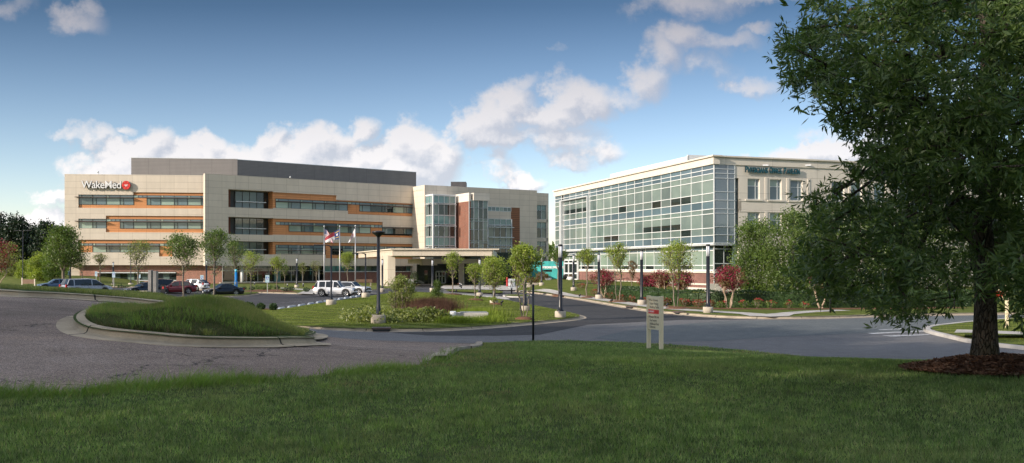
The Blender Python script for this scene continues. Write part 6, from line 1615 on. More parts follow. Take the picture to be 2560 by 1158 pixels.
# ================================================================== VEGETATION
def grow(attr, base, top, mats, parent, rt=.012, r0=.12, pw=.45, alpha=.35, jit=.06, sides=5, name='trunk', trunk_n=6, flare=1.25, stems=None, lowf=.45):
    """branch skeleton reaching every attractor; returns nothing, builds one mesh"""
    nodes = []; par = []; plen = []
    base = np.array(base, float); top = np.array(top, float)
    if stems is None: stems = [(base, top)]
    for (a, b_) in stems:
        prev = -1
        for k in range(trunk_n+1):
            t = k/trunk_n; p = a*(1-t)+b_*t; 
            if 0 < k < trunk_n: p = p+RNG.normal(0, jit*.35, 3)*(1,1,0)
            nodes.append(p); par.append(prev); plen.append(0 if prev < 0 else plen[prev]+np.linalg.norm(p-nodes[prev])*.35); prev = len(nodes)-1
    ntr = len(nodes)
    cen = (base+top)/2
    order = np.argsort(np.linalg.norm(attr-top, axis=1))
    N_ = np.zeros((len(nodes)+len(attr)*4, 3)); N_[:len(nodes)] = nodes; PL = np.zeros(len(N_)); PL[:len(nodes)] = plen; n = len(nodes); 
    lowok = np.ones(len(N_), bool)
    for k in range(len(stems)): lowok[k*(trunk_n+1):k*(trunk_n+1)+max(1, int(trunk_n*lowf))] = False
    tips = []
    for i in order:
        p = attr[i]; d = np.linalg.norm(N_[:n]-p, axis=1); vert = np.maximum(0, N_[:n, 2]-p[2])
        c = d+alpha*PL[:n]+vert*.8+(~lowok[:n])*50
        j = int(np.argmin(c)); L = d[j]; k = max(1, min(4, int(L/.35))) if L > .2 else 1
        a = N_[j].copy(); pj = j
        for q in range(1, k+1):
            t = q/k; pt = a*(1-t)+p*t+np.array([0,0,1.])*L*.10*sin(pi*t)
            if q < k: pt = pt+RNG.normal(0, jit*min(1, L), 3)
            if n >= len(N_): N_ = np.vstack([N_, np.zeros((500, 3))]); PL = np.append(PL, np.zeros(500)); lowok = np.append(lowok, np.ones(500, bool))
            N_[n] = pt; PL[n] = PL[pj]+L/k; par.append(pj); pj = n; n += 1
        tips.append(n-1)
    w = np.zeros(n); w[tips] = 1
    for i in range(n-1, -1, -1):
        if par[i] >= 0 and i >= ntr: w[par[i]] += w[i]
    for i in range(ntr-1, 0, -1):
        if par[i] >= 0: w[par[i]] += w[i]
    wm = max(w); R = np.maximum(rt, r0*(np.maximum(w, .5)/wm)**pw)
    V = []; Fc = []; 
    ang = np.linspace(0, 2*pi, sides, endpoint=False)
    ring = {}
    for i in range(n):
        p_ = par[i]; t = (N_[i]-N_[p_]) if p_ >= 0 else np.array([0,0,1.])
        t = t/(np.linalg.norm(t)+1e-9); a = np.array([1.,0,0]) if abs(t[0]) < .8 else np.array([0,1.,0]); u_ = np.cross(t, a); u_ /= np.linalg.norm(u_); w_ = np.cross(t, u_)
        r = R[i]*(flare if p_ < 0 else 1)
        ring[i] = len(V)//1; V.extend(N_[i]+(u_*cos(b_)+w_*sin(b_))*r for b_ in ang)
        if p_ >= 0:
            # own ring at parent so thin branches leave thick ones cleanly
            if R[p_] > R[i]*1.6 and i >= ntr:
                q0 = len(V); V.extend(N_[p_]+(u_*cos(b_)+w_*sin(b_))*R[i]*1.15 for b_ in ang)
            else: q0 = ring[p_]
            q1 = ring[i]
            if q0 == ring[p_]:
                # align rings by nearest vertex
                va = np.array(V[q0]); ds = [np.linalg.norm(va-np.array(V[q1+k])-(N_[p_]-N_[i])) for k in range(sides)]; sh = int(np.argmin(ds))
                for k in range(sides): Fc.append((q0+k, q0+(k+1) % sides, q1+(k+1+sh) % sides, q1+(k+sh) % sides))
            else:
                for k in range(sides): Fc.append((q0+k, q0+(k+1) % sides, q1+(k+1) % sides, q1+k))
    o = np_mesh(name, np.array(V), np.array(Fc), mats, parent)
    o.data.polygons.foreach_set('use_smooth', np.ones(len(Fc), bool)); return N_[:n], R, par

def crown_pts(n, cx, cy, z0, z1, rx, shape='vase', ry=None, lump=.35, hollow=.0):
    ry = ry or rx; out = []
    ph = RNG.uniform(0, 6.28, 4)
    while len(out) < n:
        t = RNG.uniform(0, 1); a = RNG.uniform(0, 2*pi)
        if shape == 'vase': pr = (.25+.75*min(1, (t/.55)))*(1-max(0, (t-.72)/.28)**1.6*.75)
        elif shape == 'egg': pr = sqrt(max(0, 1-((t-.42)/.62)**2))
        elif shape == 'cone': pr = (1-t)**.8*.95+.05
        elif shape == 'round': pr = sqrt(max(0, 1-(2*t-1)**2))
        else: pr = 1
        pr *= 1+lump*(.5*sin(3*a+ph[0]+4*t)+.35*sin(5*a+ph[1]-7*t)+.3*sin(2*a+9*t+ph[2]))
        r = pr*RNG.uniform(hollow, 1)**.5 if hollow == 0 else pr*sqrt(RNG.uniform(hollow**2, 1))
        out.append((cx+rx*r*cos(a), cy+ry*r*sin(a), z0+(z1-z0)*t+RNG.normal(0, .03)))
    return np.array(out)
TREE_CAT = 'tree'
def small_tree(px, pyb, pyt, wpx, pyc, label, leaf='leaf_spring', shape='vase', n=70, per=26, L=.17, bark='twig', stems=1, group='young trees of the hospital grounds', Yd=None, z=.15, name='young_tree', dens=1.0, flowers=None, lean=0, sig=None, stemspread=.5, cat='tree', rt=.010, r0=None):
    if Yd is None: x, y, _ = P(px, pyb, z)
    else: y = Yd; x = (px-CX)*y/F
    zg = z+terr([(x, y)])[0]; s = y/F
    zt = EZ-(pyt-HY)*s; zc = EZ-(pyc-HY)*s; rx = wpx*s/2
    root = empty(name, (x, y, zg), 0, label, cat, group)
    Hh = zt-zg; c0 = zc-zg
    if group == 'young trees of the hospital grounds': rt = .015; n = int(n*1.25); L *= .9
    at = crown_pts(n, lean*rx, 0, c0, Hh-.06*Hh, rx*.86, shape)
    sparse = np.ones(len(at))
    if group == 'young trees of the hospital grounds' and shape in ('vase', 'egg'):
        lo = crown_pts(max(6, n//3), lean*rx, 0, c0*.62, c0*1.05, rx*.62, 'vase'); at = np.vstack([at, lo]); sparse = np.clip((at[:, 2]-c0*.7)/(Hh-c0*.7), .05, 1)**.8
    r0 = r0 or max(.03, .014*Hh)
    tb = c0*.72; hi = shape in ('vase', 'egg', 'round') and Hh < 12
    gk = dict(alpha=1.0, lowf=.55) if hi else {}
    if not hi: tb = c0+.12*(Hh-c0)
    if stems == 1: grow(at, (0,0,-.25), (lean*rx*.3, 0, tb), M[bark], root, r0=r0, rt=rt, trunk_n=5, jit=.10, **gk)
    else:
        st = [(np.array([.10*cos(2*pi*k/stems), .10*sin(2*pi*k/stems), -.2]), np.array([rx*stemspread*cos(2*pi*k/stems+.5), rx*stemspread*sin(2*pi*k/stems+.5), tb])) for k in range(stems)]
        grow(at, (0,0,-.2), (0,0,tb), M[bark], root, r0=r0*.75, rt=rt, trunk_n=5, jit=.10, stems=st, **gk)
    sg = sig or max(.12, rx*.16)
    if group == 'young trees of the hospital grounds': per_ = max(6, int(per*1.15)); sg *= .85
    else: per_ = max(6, int(per*dens))
    cnt = np.maximum(2, (per_*sparse*RNG.uniform(.55, 1.45, len(at))).astype(int)) if not flowers else np.full(len(at), per_)
    C = np.repeat(at, cnt, 0); C = C+RNG.normal(0, 1, C.shape)*(sg, sg, sg*.8)
    if flowers:
        k = RNG.uniform(0, 1, len(at)) < flowers; k &= np.ones(len(at), bool)
        outer = np.repeat(k, per_)
        leaf_mesh('foliage', C[~outer], L, L*.5, M[leaf], root); leaf_mesh('blossom', C[outer]+(0,0,.05), L*.8, L*.6, M['leaf_pink'], root)
    else: leaf_mesh('foliage', C, L, L*.42, M[leaf], root)
    return root
def mulch_ring(px, py, rpx, z=.15, name='mulch_ring'):
    x, y, _ = P(px, py, z); s = y/F; r = rpx*s; zb = z+terr([(x, y)])[0]
    zz = float(zcl(np.array([(x, y)]))[0]) if inside(CLw, np.array([(x, y)]))[0] else zb
    b = MB(); b.lathe([(r,-.06),(r*.93,.05),(r*.6,.13),(r*.2,.16),(.02,.16)], (x, y, zz), 20, cap=False); b.build(name, M['mulch'], kind='structure')
TR = [
 dict(px=345, pyb=738, pyt=598, wpx=88, pyc=652, label='airy young tree standing to the side of the grey metal pylon, before the orange panels', n=90, per=22, L=.20, leaf='leaf_olive'),
 dict(px=458, pyb=745, pyt=583, wpx=108, pyc=640, label='broad young tree in front of the maroon hatchback', n=120, per=34, L=.22, leaf='leaf_mid', shape='egg'),
 dict(px=535, pyb=757, pyt=568, wpx=92, pyc=640, label='tall vase shaped tree with bare branches below a green top, at the facade corner', n=110, per=28, L=.20, leaf='leaf_mid', lean=.05),
 dict(px=588, pyb=731, pyt=600, wpx=70, pyc=655, label='loose green tree behind the tall vase shaped one, near the blue call post', n=80, per=22, L=.22, leaf='leaf_mid'),
 dict(px=627, pyb=734, pyt=627, wpx=62, pyc=668, label='yellow green vase tree immediately beyond the blue call post', n=70, per=24, L=.19),
 dict(px=693, pyb=728, pyt=637, wpx=48, pyc=668, label='neat round topped yellow green tree above the low brick wall', n=60, per=26, L=.18),
 dict(px=250, pyb=722, pyt=632, wpx=42, pyc=655, label='slim pale young tree before the lit brick wall', n=50, per=22, L=.17, leaf='leaf_olive'),
 dict(px=205, pyb=720, pyt=642, wpx=44, pyc=668, label='sparse thin young tree at the corner of the lit brick wall', n=40, per=12, L=.17, leaf='leaf_olive'),
 dict(px=712, pyb=716, pyt=660, wpx=34, pyc=680, label='small dark tree in front of the glazing near the teal column', n=36, per=20, L=.17, leaf='leaf_mid'),
 dict(px=757, pyb=714, pyt=655, wpx=34, pyc=678, label='small tree in front of the middle of the glazed ground floor', n=36, per=18, L=.17, leaf='leaf_olive'),
 dict(px=791, pyb=714, pyt=650, wpx=44, pyc=675, label='small spreading tree by the white column at the end of the glazing', n=40, per=16, L=.17, leaf='leaf_olive'),
 dict(px=869, pyb=724, pyt=628, wpx=50, pyc=655, label='full yellow green tree between the second and third flagpoles', n=80, per=28, L=.19, shape='egg'),
 dict(px=1131, pyb=738, pyt=626, wpx=56, pyc=668, label='vase shaped tree with dense bare twigs standing before the slate entrance wall', n=100, per=22, L=.17),
 dict(px=1187, pyb=755, pyt=657, wpx=56, pyc=690, label='yellow green young tree in front of the canopy end, left of a column lamp', n=70, per=26, L=.17),
 dict(px=1236, pyb=765, pyt=640, wpx=82, pyc=700, label='densest young tree on the central lawn, before the brown slatted wall', n=120, per=34, L=.17, shape='egg'),
 dict(px=1310, pyb=799, pyt=607, wpx=92, pyc=680, label='large leafy tree with several thin stems at the point of the central lawn', n=150, per=34, L=.17, stems=3, stemspread=.45),
 dict(px=1396, pyb=739, pyt=617, wpx=58, pyc=652, label='small crowned tree seen behind the column lamp at the turquoise wall', n=60, per=28, L=.18, leaf='leaf_mid', shape='round'),
 dict(px=1467, pyb=744, pyt=617, wpx=60, pyc=655, label='round topped tree in front of the white glass doors', n=66, per=28, L=.17, shape='round'),
 dict(px=1545, pyb=754, pyt=603, wpx=70, pyc=662, label='two stemmed young tree in front of the middle of the curtain wall', n=90, per=26, L=.17, stems=2, stemspread=.3),
 dict(px=1690, pyb=771, pyt=600, wpx=104, pyc=668, label='widest young street tree in front of the curtain wall, just right of the direction sign', n=130, per=28, L=.16, stems=2, stemspread=.2, shape='egg', leaf='leaf_spring'),
 dict(px=1580, pyb=734, pyt=648, wpx=36, pyc=690, label='small reddish green tree between two street trees before the glass wall', n=50, per=26, L=.16, leaf='leaf_redgreen'),
 dict(px=1003, pyb=792, pyt=690, wpx=82, pyc=768, label='bushy multi stemmed shrub tree at the rain garden', n=130, per=34, L=.15, leaf='leaf_olive', stems=4, shape='egg', stemspread=.4),
 dict(px=1093, pyb=762, pyt=700, wpx=46, pyc=750, label='small feathery conical tree in the middle of the central lawn', n=70, per=26, L=.15, leaf='leaf_mid', shape='cone'),
 dict(px=1235, pyb=778, pyt=744, wpx=24, pyc=752, label='tiny staked sapling in a mulch ring on the central lawn', n=14, per=22, L=.11, leaf='leaf_spring', shape='round'),
]
for t in TR: small_tree(**t)
for px, py, r in ((1131,740,26),(1187,756,22),(1310,800,24),(1467,745,16),(1545,755,26),(1690,772,28),(1236,779,16),(348,739,14),(458,746,20),(1396,740,16),(1239,766,18)): mulch_ring(px, py, r)
# big deciduous trees and woods to the far left
small_tree(px=158, pyb=722, pyt=562, wpx=104, pyc=660, label='large leaning green tree standing between the blue sedan and the silver minivan', n=230, per=44, L=.30, leaf='leaf_mid', shape='egg', name='broadleaf_tree', r0=.22, group=None)
def bg_tree(px, Yd, pyt, wpx, label, leaf, n=120, per=40, L=.5, pyc=690, shape='egg', z=1.2, bark='twigdark', name='broadleaf_tree', group='trees at the edge of the grounds', **k):
    return small_tree(px=px, pyb=0, pyt=pyt, wpx=wpx, pyc=pyc, label=label, leaf=leaf, n=n, per=per, L=L, shape=shape, Yd=Yd, z=z, bark=bark, name=name, group=group, **k)
bg_tree(100, 160, 632, 70, 'yellow green roundish tree directly before the pines', 'leaf_spring', n=110, L=.32, pyc=700)
bg_tree(62, 165, 652, 52, 'small yellow green tree beside the two armed lamp post', 'leaf_spring', n=80, L=.3, pyc=705)
bg_tree(132, 158, 610, 56, 'mid green tree between the yellow green tree and the leaning one', 'leaf_mid', n=110, L=.32, pyc=700)
bg_tree(26, 170, 606, 66, 'light green tree at the picture edge behind the magenta blossoms', 'leaf_olive', n=100, L=.34, pyc=705)
bg_tree(186, 185, 655, 60, 'green tree right at the hospital corner', 'leaf_mid', n=90, L=.32, pyc=705)
small_tree(px=-4, pyb=0, pyt=598, wpx=76, pyc=672, label='magenta crape myrtle cut by the picture edge', leaf='leaf_redgreen', Yd=140, z=1, n=90, per=30, L=.24, flowers=.55, stems=4, name='crape_myrtle', group='crape myrtles in blossom', bark='twigpale', shape='round')
pines = [(-50,540,70),(-8,527,62),(42,535,66),(28,560,54),(78,560,56),(112,548,52),(148,562,44),(95,590,60),(-90,530,60),(130,600,60),(60,600,60),(10,600,60),(175,600,50)]
pl = ['tallest pine at the picture edge','tall dark pine second from the picture edge','tall dark pine behind the two armed lamp post','dark pine in the gap behind the tall lamp post','dark pine between the lamp post and the leaning tree','dark pine with an open top close to the hospital','dark pine half hidden beside the hospital corner','low dark pine filling the wood behind the yellow green tree','dark pine just past the picture edge','low dark pine behind the leaning green tree','low dark pine behind the lamp pole','low dark pine behind the magenta blossoms','low dark pine touching the hospital corner']
for (px, pt, wp), lb in zip(pines, pl):
    small_tree(px=px, pyb=0, pyt=pt, wpx=wp, pyc=655 if pt < 580 else 690, label=lb, leaf='leaf_pine', Yd=RNG.uniform(225, 245), z=1.5, n=120, per=26, L=.75, shape='egg', sig=.75, name='pine_tree', bark='twigdark', group='pines behind the parking lot', r0=.3)
# understory band behind the trees and the far side
def mass(name, pts, wd_, hz, n, L, m, parent=None, jitz=.3, **kw):
    """leafy volume along a line: hedge, shrub row or distant wood"""
    Ls = resample(pts, .5, False); A = np.array(Ls); idx = RNG.integers(0, len(A), n); 
    C = np.column_stack([A[idx]+RNG.uniform(-.5, .5, (n, 2))*.6, np.zeros(n)])
    t = np.array([A[min(len(A)-1, i+1)]-A[max(0, i-1)] for i in range(len(A))]); t /= np.linalg.norm(t, axis=1)[:, None]; nn = np.column_stack([-t[:, 1], t[:, 0]])
    k = RNG.uniform(-1, 1, n); zf = RNG.uniform(0, 1, n)
    surf = RNG.uniform(0, 1, n) < .75; side = RNG.uniform(0, 1, n) < .55
    k = np.where(surf & side, np.sign(k)*RNG.uniform(.86, 1.04, n), k); zf = np.where(surf & ~side, RNG.uniform(.92, 1.04, n), zf)
    C[:, :2] += nn[idx]*(k*wd_/2)[:, None]; zb_ = .15+terr(C[:, :2]); C[:, 2] = zb_+zf*hz*(1+.06*np.sin(A[idx][:, 0]*1.7))
    return leaf_mesh(name, C, L, L*.55, m, parent, **kw)
far = mass('distant_wood', [(-190, 262), (-110, 255), (-70, 250)], 16, 9, 5000, 1.6, M['leaf_pine'], kind='stuff')
far = mass('distant_wood', [(-260,300),(-60,330),(60,300),(160,220),(220,120),(230,20)], 20, 9, 12000, 2.6, M['leaf_mid'], kind='stuff')
# hedge along the office building
HP = [P(1515,741,.15)[:2], P(1560,750,.15)[:2], P(1640,760,.15)[:2], P(1740,766,.15)[:2], P(1850,768,.15)[:2], P(2000,769,.15)[:2], P(2120,769,.15)[:2], P(2250,768,.15)[:2], P(2420,766,.15)[:2]]
HPs = smooth_poly(HP, 2, False); hr = empty('clipped_hedge', (*HPs[0], .15), 0, 'long dark clipped hedge running behind the sidewalk of the glass office building', 'hedge'); 
cb = MB(); A_ = resample(HPs, 2, False)
for a, b_ in zip(A_, A_[1:]):
    w = Wall(a, b_); w.box(cb, 0, w.L, .05, 1.22, -.62, .42)
def under(o, root): o.parent = root; o.matrix_parent_inverse = Matrix.Translation(root.location).inverted(); return o
under(cb.build('stems', M['leaf_dark'], None), hr)
under(mass('leaves', [(x+.0, y+.1) for x, y in HPs], 1.45, 1.28, 26000, .13, M['leaf_dark']), hr)
# crape myrtles
CM = [(1508,744,672,66,712,'bright crape myrtle in blossom in front of the column lamp by the office lawn'),(1618,744,688,54,718,'crape myrtle in blossom just before the column lamp behind the direction sign'),(1655,748,678,62,714,'crape myrtle in blossom directly behind the direction sign'),(1702,752,678,60,718,'crape myrtle in blossom behind the wide two stemmed street tree'),(1822,770,667,86,718,'large crape myrtle in blossom standing alone before the hedge'),(2052,771,664,100,722,'crape myrtle mostly green with pink tips near the slim black verge post')]
for i, (px, pb, pt, wp, pc, lb) in enumerate(CM):
    small_tree(px=px, pyb=pb, pyt=pt, wpx=wp, pyc=pc, label=lb, leaf='leaf_redgreen' if i != 5 else 'leaf_mid', n=90, per=38, L=.15, flowers=.55 if i != 5 else .12, stems=4, stemspread=.35, bark='twigpale', shape='round', name='crape_myrtle', group='crape myrtles in blossom', z=.15, r0=.09)
# shrubs
def shrub(px, pyb, wpx, hpx, label, leaf='leaf_dark', n=260, flow=None, group=None, name='shrub', L=.13, z=.15):
    x, y, _ = P(px, pyb, z); s = y/F; z_ = z+terr([(x, y)])[0]; r = empty(name, (x, y, z_), 0, label, 'shrub', group)
    rx, hz = wpx*s/2, hpx*s
    C = RNG.normal(0, 1, (n, 3)); C /= np.linalg.norm(C, axis=1)[:, None]; C *= RNG.uniform(.45, 1, (n, 1))**.6*RNG.uniform(.82, 1.12, (n, 1)); C = C*(rx, rx, hz/2)+(0, 0, hz/2); C[:, 2] = np.abs(C[:, 2])
    leaf_mesh('foliage', C, L, L*.5, M[leaf], r)
    b = MB()
    for k in range(5): a = 2*pi*k/5; b.tube([(0,0,-.1), (rx*.5*cos(a), rx*.5*sin(a), hz*.75)], .02, 5)
    b.build('stem', M['twig'], r)
    if flow:
        m_ = int(n*flow); D = RNG.normal(0, 1, (m_, 3)); D[:, 2] = np.abs(D[:, 2]); D /= np.linalg.norm(D, axis=1)[:, None]; cl_ = RNG.normal(0, 1, (7, 3)); cl_[:, 2] = np.abs(cl_[:, 2]); cl_ /= np.linalg.norm(cl_, axis=1)[:, None]
        D = D*.35+cl_[RNG.integers(0, 7, m_)]*.75; D = D*(rx, rx, hz/2)*1.1+(0, 0, hz/2); leaf_mesh('blossom', D, L*.9, L*.7, M['leaf_rose'], r)
    return r
SG_ = 'rose shrubs before the hedge'
RO = [(1453,728,26,13),(1488,735,30,14),(1530,744,26,16),(1556,749,26,15),(1585,752,28,17),(1612,757,24,16),(1664,760,30,18),(1712,763,34,20),(1745,765,32,20),(1775,766,30,20),(1803,767,26,18),(1862,768,28,20),(1893,768,34,24),(1926,768,32,21),(1972,769,32,20),(2012,769,32,18)]
RL_ = ['rose shrub at the start of the flower row near the white doors','rose shrub below the bright crape myrtle','rose shrub to the side of the two stemmed street tree','rose shrub right behind the two stemmed street tree','rose shrub just before the lamp column behind the sign','rose shrub at the lamp column behind the direction sign','rose shrub partly covered by the direction sign','rose shrub under the wide street tree','rose shrub one place past the wide street tree','rose shrub two places past the wide street tree','rose shrub beside the lone large crape myrtle trunk','rose shrub just past the lone large crape myrtle','tallest rose shrub with bright red blossoms before the hedge','rose shrub next to the tallest red one','rose shrub midway to the green crape myrtle','last dim rose shrub, near the green crape myrtle']
for (px, pb, wp, hp), lb in zip(RO, RL_): shrub(px, pb+3, wp, hp, lb, 'leaf_redgreen' if px < 1800 else 'leaf_mid', 300, .15, SG_, 'rose_shrub', L=.12)
LS = [(589,772,22,16,'dark shrub nearest the grass bank in the mulch by the parking lot'),(622,774,28,20,'largest of the four dark shrubs by the parking lot'),(652,775,24,17,'third dark shrub from the grass bank by the parking lot'),(683,778,22,20,'dark shrub standing at the first wheel stop')]
for px, pb, wp, hp, lb in LS: shrub(px, pb, wp, hp, lb, 'leaf_dark', 420, None, 'dark shrubs by the parking lot', L=.15, z=.2)
sh = [(232,724),(270,724),(302,723),(318,725),(608,726),(630,726),(645,724),(659,725),(673,724),(692,724),(716,729),(728,727),(766,730),(790,728),(10,722),(40,722),(72,722),(98,722),(352,727),(380,727),(430,728),(490,729)]
near_ = ['by the sign at the window strip','under the brick wall window','left of the arm lamp post base','right of the arm lamp post base','between the call post and the low wall','in the mulch beside the yellow green vase tree','below the low wall, first after the vase tree','directly beside the thick accessible sign post','just past the thick accessible sign post','under the round topped tree','at the edge of the diagonal path, the wide one','beside the lamp in the path junction','between the path and the boxy white suv','behind the boxy white suv tail','at the picture edge under the magenta blossoms','before the small brown board','beside the two armed lamp post base','before the steel blue sedan','behind the navy sedan','behind the grey pylon','behind the maroon hatchback','beside the white hatchback']
for (px, pb), nb_ in zip(sh, near_): shrub(px, pb, 17 if px != 716 else 30, 11, 'low round green shrub '+nb_, 'leaf_mid' if px % 2 else 'leaf_dark', 150, None, 'low shrubs in the planting strip', L=.2)
b = sheet('mulch_bed', smooth_poly(pts2([(560,771),(600,769),(700,776.5),(694,780),(640,780),(560,779)], .15), 1), 1, lambda q: zcl(q)*0+.235, M['mulch'], grid=2)
sheet('mulch_bed', pts2([(-100,723.5),(280,724),(480,728),(600,729),(745,731),(715,724.5),(620,724),(480,723),(280,719.5),(-100,719)], .15), 2, lambda q: .165+0*q[:, 0], M['mulch'], grid=3)
mp = [P(x_, y_, .15)[:2] for x_, y_ in [(1395,736),(1470,741),(1540,751),(1640,766),(1760,771.5),(1900,772.5),(2050,772.5),(2250,771),(2400,769)]]
strip('mulch_bed', smooth_poly(mp, 1, False), 2.2, lambda q: .162+terr(q), M['mulch'])
# evergreen shrubs near the canopy and dark masses
for px, pb, wp, hp, lb in ((1036,712,24,34,'dark upright evergreen between the canopy column and the slate wall'),(1000,711,22,26,'dark evergreen right behind the canopy column'),(1355,716,34,22,'rusty green shrub mass before the turquoise wall'),(1330,720,36,20,'rusty green shrub mass behind the large leafy tree')):
    shrub(px, pb, wp, hp, lb, 'leaf_dark' if px < 1200 else 'leaf_redgreen', 500, None, None, 'evergreen_shrub' if px < 1200 else 'shrub', L=.25)
# dense deciduous trees behind the hedge
BT = [(1888,84,545,136,'leafiest mid green tree at the corner of the glass office building'),(1975,80,520,150,'tall mid green tree behind the hedge, second from the glass corner'),(2065,86,505,150,'broad mid green tree behind the green crape myrtle'),(2165,82,500,170,'broad green tree behind the hanging oak branches'),(2285,88,520,170,'deep green tree behind the oak, left of its trunk'),(2400,92,510,170,'deep green tree behind the oak trunk'),(2520,90,500,180,'deep green tree at the far right behind the oak'),(2640,95,480,200,'deep green tree just beyond the right picture edge')]
for px, Yd, pt, wp, lb in BT:
    bg_tree(px, Yd, pt, wp, lb, 'leaf_mid', n=230, per=60, L=.22, pyc=738, z=.15, group='broad green trees behind the hedge', sig=.42)

# ------------------------------------------------------------------ the big oak
oak = empty('willow_oak', (TREE[0], TREE[1], float(zlawn(np.array([TREE]))[0])+.12), 0, 'huge dark green oak with a thick furrowed trunk standing in a bark mulch ring', 'oak tree')
OZ = oak.location.z
OUT = [(2045,-30),(2005,45),(1990,95),(1935,122),(2010,150),(1985,195),(2060,225),(2115,280),(2095,320),(2060,335),(2110,360),(2150,380),(2185,402),(2165,425),(2120,440),(2065,432),(2050,460),(2010,500),(2000,535),(2030,570),(2030,640),(1990,690),(2060,720),(2140,735),(2170,765),(2195,795),(2255,812),(2315,782),(2390,765),(2430,738),(2470,705),(2500,735),(2530,778),(2570,770),(2700,760),(3000,700),(3200,400),(3200,-30)]
pts = []
OUTp = [(float(a), float(b_)) for a, b_ in OUT]
while len(pts) < 980:
    m = 4000; px = RNG.uniform(1930, 3150, m); py = RNG.uniform(-40, 835, m); ok = inside(OUTp, np.column_stack([px, py]))
    Yv = RNG.uniform(9.6, 17.6, m); X = (px-CX)*Yv/F; Z = EZ-(py-HY)*Yv/F
    dx, dy = X-TREE[0], Yv-TREE[1]; r = np.hypot(dx, dy)
    ok &= (r < 4.6) & (r > .25+.0*r) & (Z > OZ+.30) & (RNG.uniform(0, 1, m) < .42+.58*(r/4.2))
    ok &= (py < 680) | (RNG.uniform(0, 1, m) < np.where(px > 2490, .9, .42)); ok &= ~((py > 700) & (px > 2415) & (px < 2498))
    # hanging tips come no lower near the trunk than the fork
    ok &= ~((r < 1.0) & (Z < OZ+1.75))
    ok &= (np.sin(X*2.3+1)*np.sin(Yv*1.9+Z*.8)+np.sin(Z*2.9+X*1.1)*.8+RNG.normal(0, .35, m)) > -.30
    pts += [tuple(q) for q in np.column_stack([X, Yv, Z])[ok]]
pts = np.array(pts[:980])
# upper crown above the picture
up = crown_pts(420, TREE[0], TREE[1], EZ+4.4, OZ+13.5, 3.6, 'egg')
A_all = np.vstack([pts, up])-np.array([TREE[0], TREE[1], OZ])
NN, RR, PP = grow(A_all, (0,0,-.2), (.05,.1,9.5), M['bark'], oak, rt=.008, r0=.150, pw=.37, alpha=.28, jit=.10, sides=9, trunk_n=22, flare=1.0)
# root flare
b = MB(); prof = [(.30,-.12),(.235,.0),(.203,.12),(.180,.30),(.162,.55),(.150,.9)]; n_ = 28; vs = []
for r_, z_ in prof:
    for k in range(n_):
        a = 2*pi*k/n_; w_ = 1+.09*max(0, 1-z_/.5)*sin(5*a+1)+.02*sin(11*a+z_*6); vs.append((r_*w_*cos(a), r_*w_*sin(a), z_))
b.mesh(vs, [(j*n_+k, j*n_+(k+1) % n_, (j+1)*n_+(k+1) % n_, (j+1)*n_+k) for j in range(len(prof)-1) for k in range(n_)], 0, True); b.build('root_flare', M['bark'], oak)
def sprays(C0, per_tip, leaves_per, L, Wd, sig, twigmat=None):
    """stars of narrow leaves at twig ends"""
    n = len(C0)*per_tip; T = np.repeat(C0, per_tip, 0)+RNG.normal(0, 1, (n, 3))*(sig, sig, sig*.75)+(0,0,-.02)
    D = RNG.normal(0, 1, (n, 3)); D += (np.repeat(C0, per_tip, 0)*(1,1,0))/3.0; D /= np.linalg.norm(D, axis=1)[:, None]
    TT = np.repeat(T, leaves_per, 0); DD = np.repeat(D, leaves_per, 0)+RNG.normal(0, .75, (n*leaves_per, 3)); DD[:, 2] -= .15; DD /= np.linalg.norm(DD, axis=1)[:, None]
    s = RNG.uniform(.65, 1.25, (len(TT), 1)); B = np.cross(DD, RNG.normal(0, 1, DD.shape)); B /= np.linalg.norm(B, axis=1)[:, None]; TT = TT+DD*RNG.uniform(0, .05, (len(TT), 1))
    P0_, P2 = TT, TT+DD*L*s; Mid = TT+DD*L*s*.5; V = np.stack([P0_, Mid+B*Wd*s/2, P2, Mid-B*Wd*s/2], 1).reshape(-1, 3)
    return V
Av = pts-np.array([TREE[0], TREE[1], OZ]); Au = up-np.array([TREE[0], TREE[1], OZ])
vis = (pts[:, 0]*F/pts[:, 1]+CX) < 2620
V1 = sprays(Av[vis], 20, 8, .118, .027, .135); V2 = sprays(Av[~vis], 14, 6, .15, .04, .24); V3 = sprays(Au, 14, 6, .17, .05, .30)
V = np.vstack([V1, V2, V3]); np_mesh('foliage', V, np.arange(len(V)).reshape(-1, 4), M['leaf_oak'], oak)
# unseen trees added on the sunny side to shade the near lawn and drive
for i, (x, y, hh_, rr_) in enumerate(((-50,11,26,8.5),(-48,-1,27,8.5),(-47,-13,27,8.5),(-44,-25,27,8.5),(-39,-36,27,8.5),(-58,3,29,9),(-57,-12,29,9),(-54,-27,29,9),(-33,-45,26,8.5),(-57,16,24,7.5))):
    r = empty('added_shade_tree', (x, y, hN([(x, y)])[0]), 0, 'tall unseen tree added to shade the near lawn and driveway', 'tree', 'unseen trees added to shade the near ground')
    at = crown_pts(200, 0, 0, 3.5, hh_, rr_, 'egg', lump=.3); grow(at, (0,0,-.3), (0,0,6), M['twigdark'], r, r0=.3, rt=.03, jit=.15)
    C = np.repeat(at, 40, 0)+RNG.normal(0, .8, (200*40, 3)); leaf_mesh('foliage', C, .85, .50, M['leaf_mid'], r)

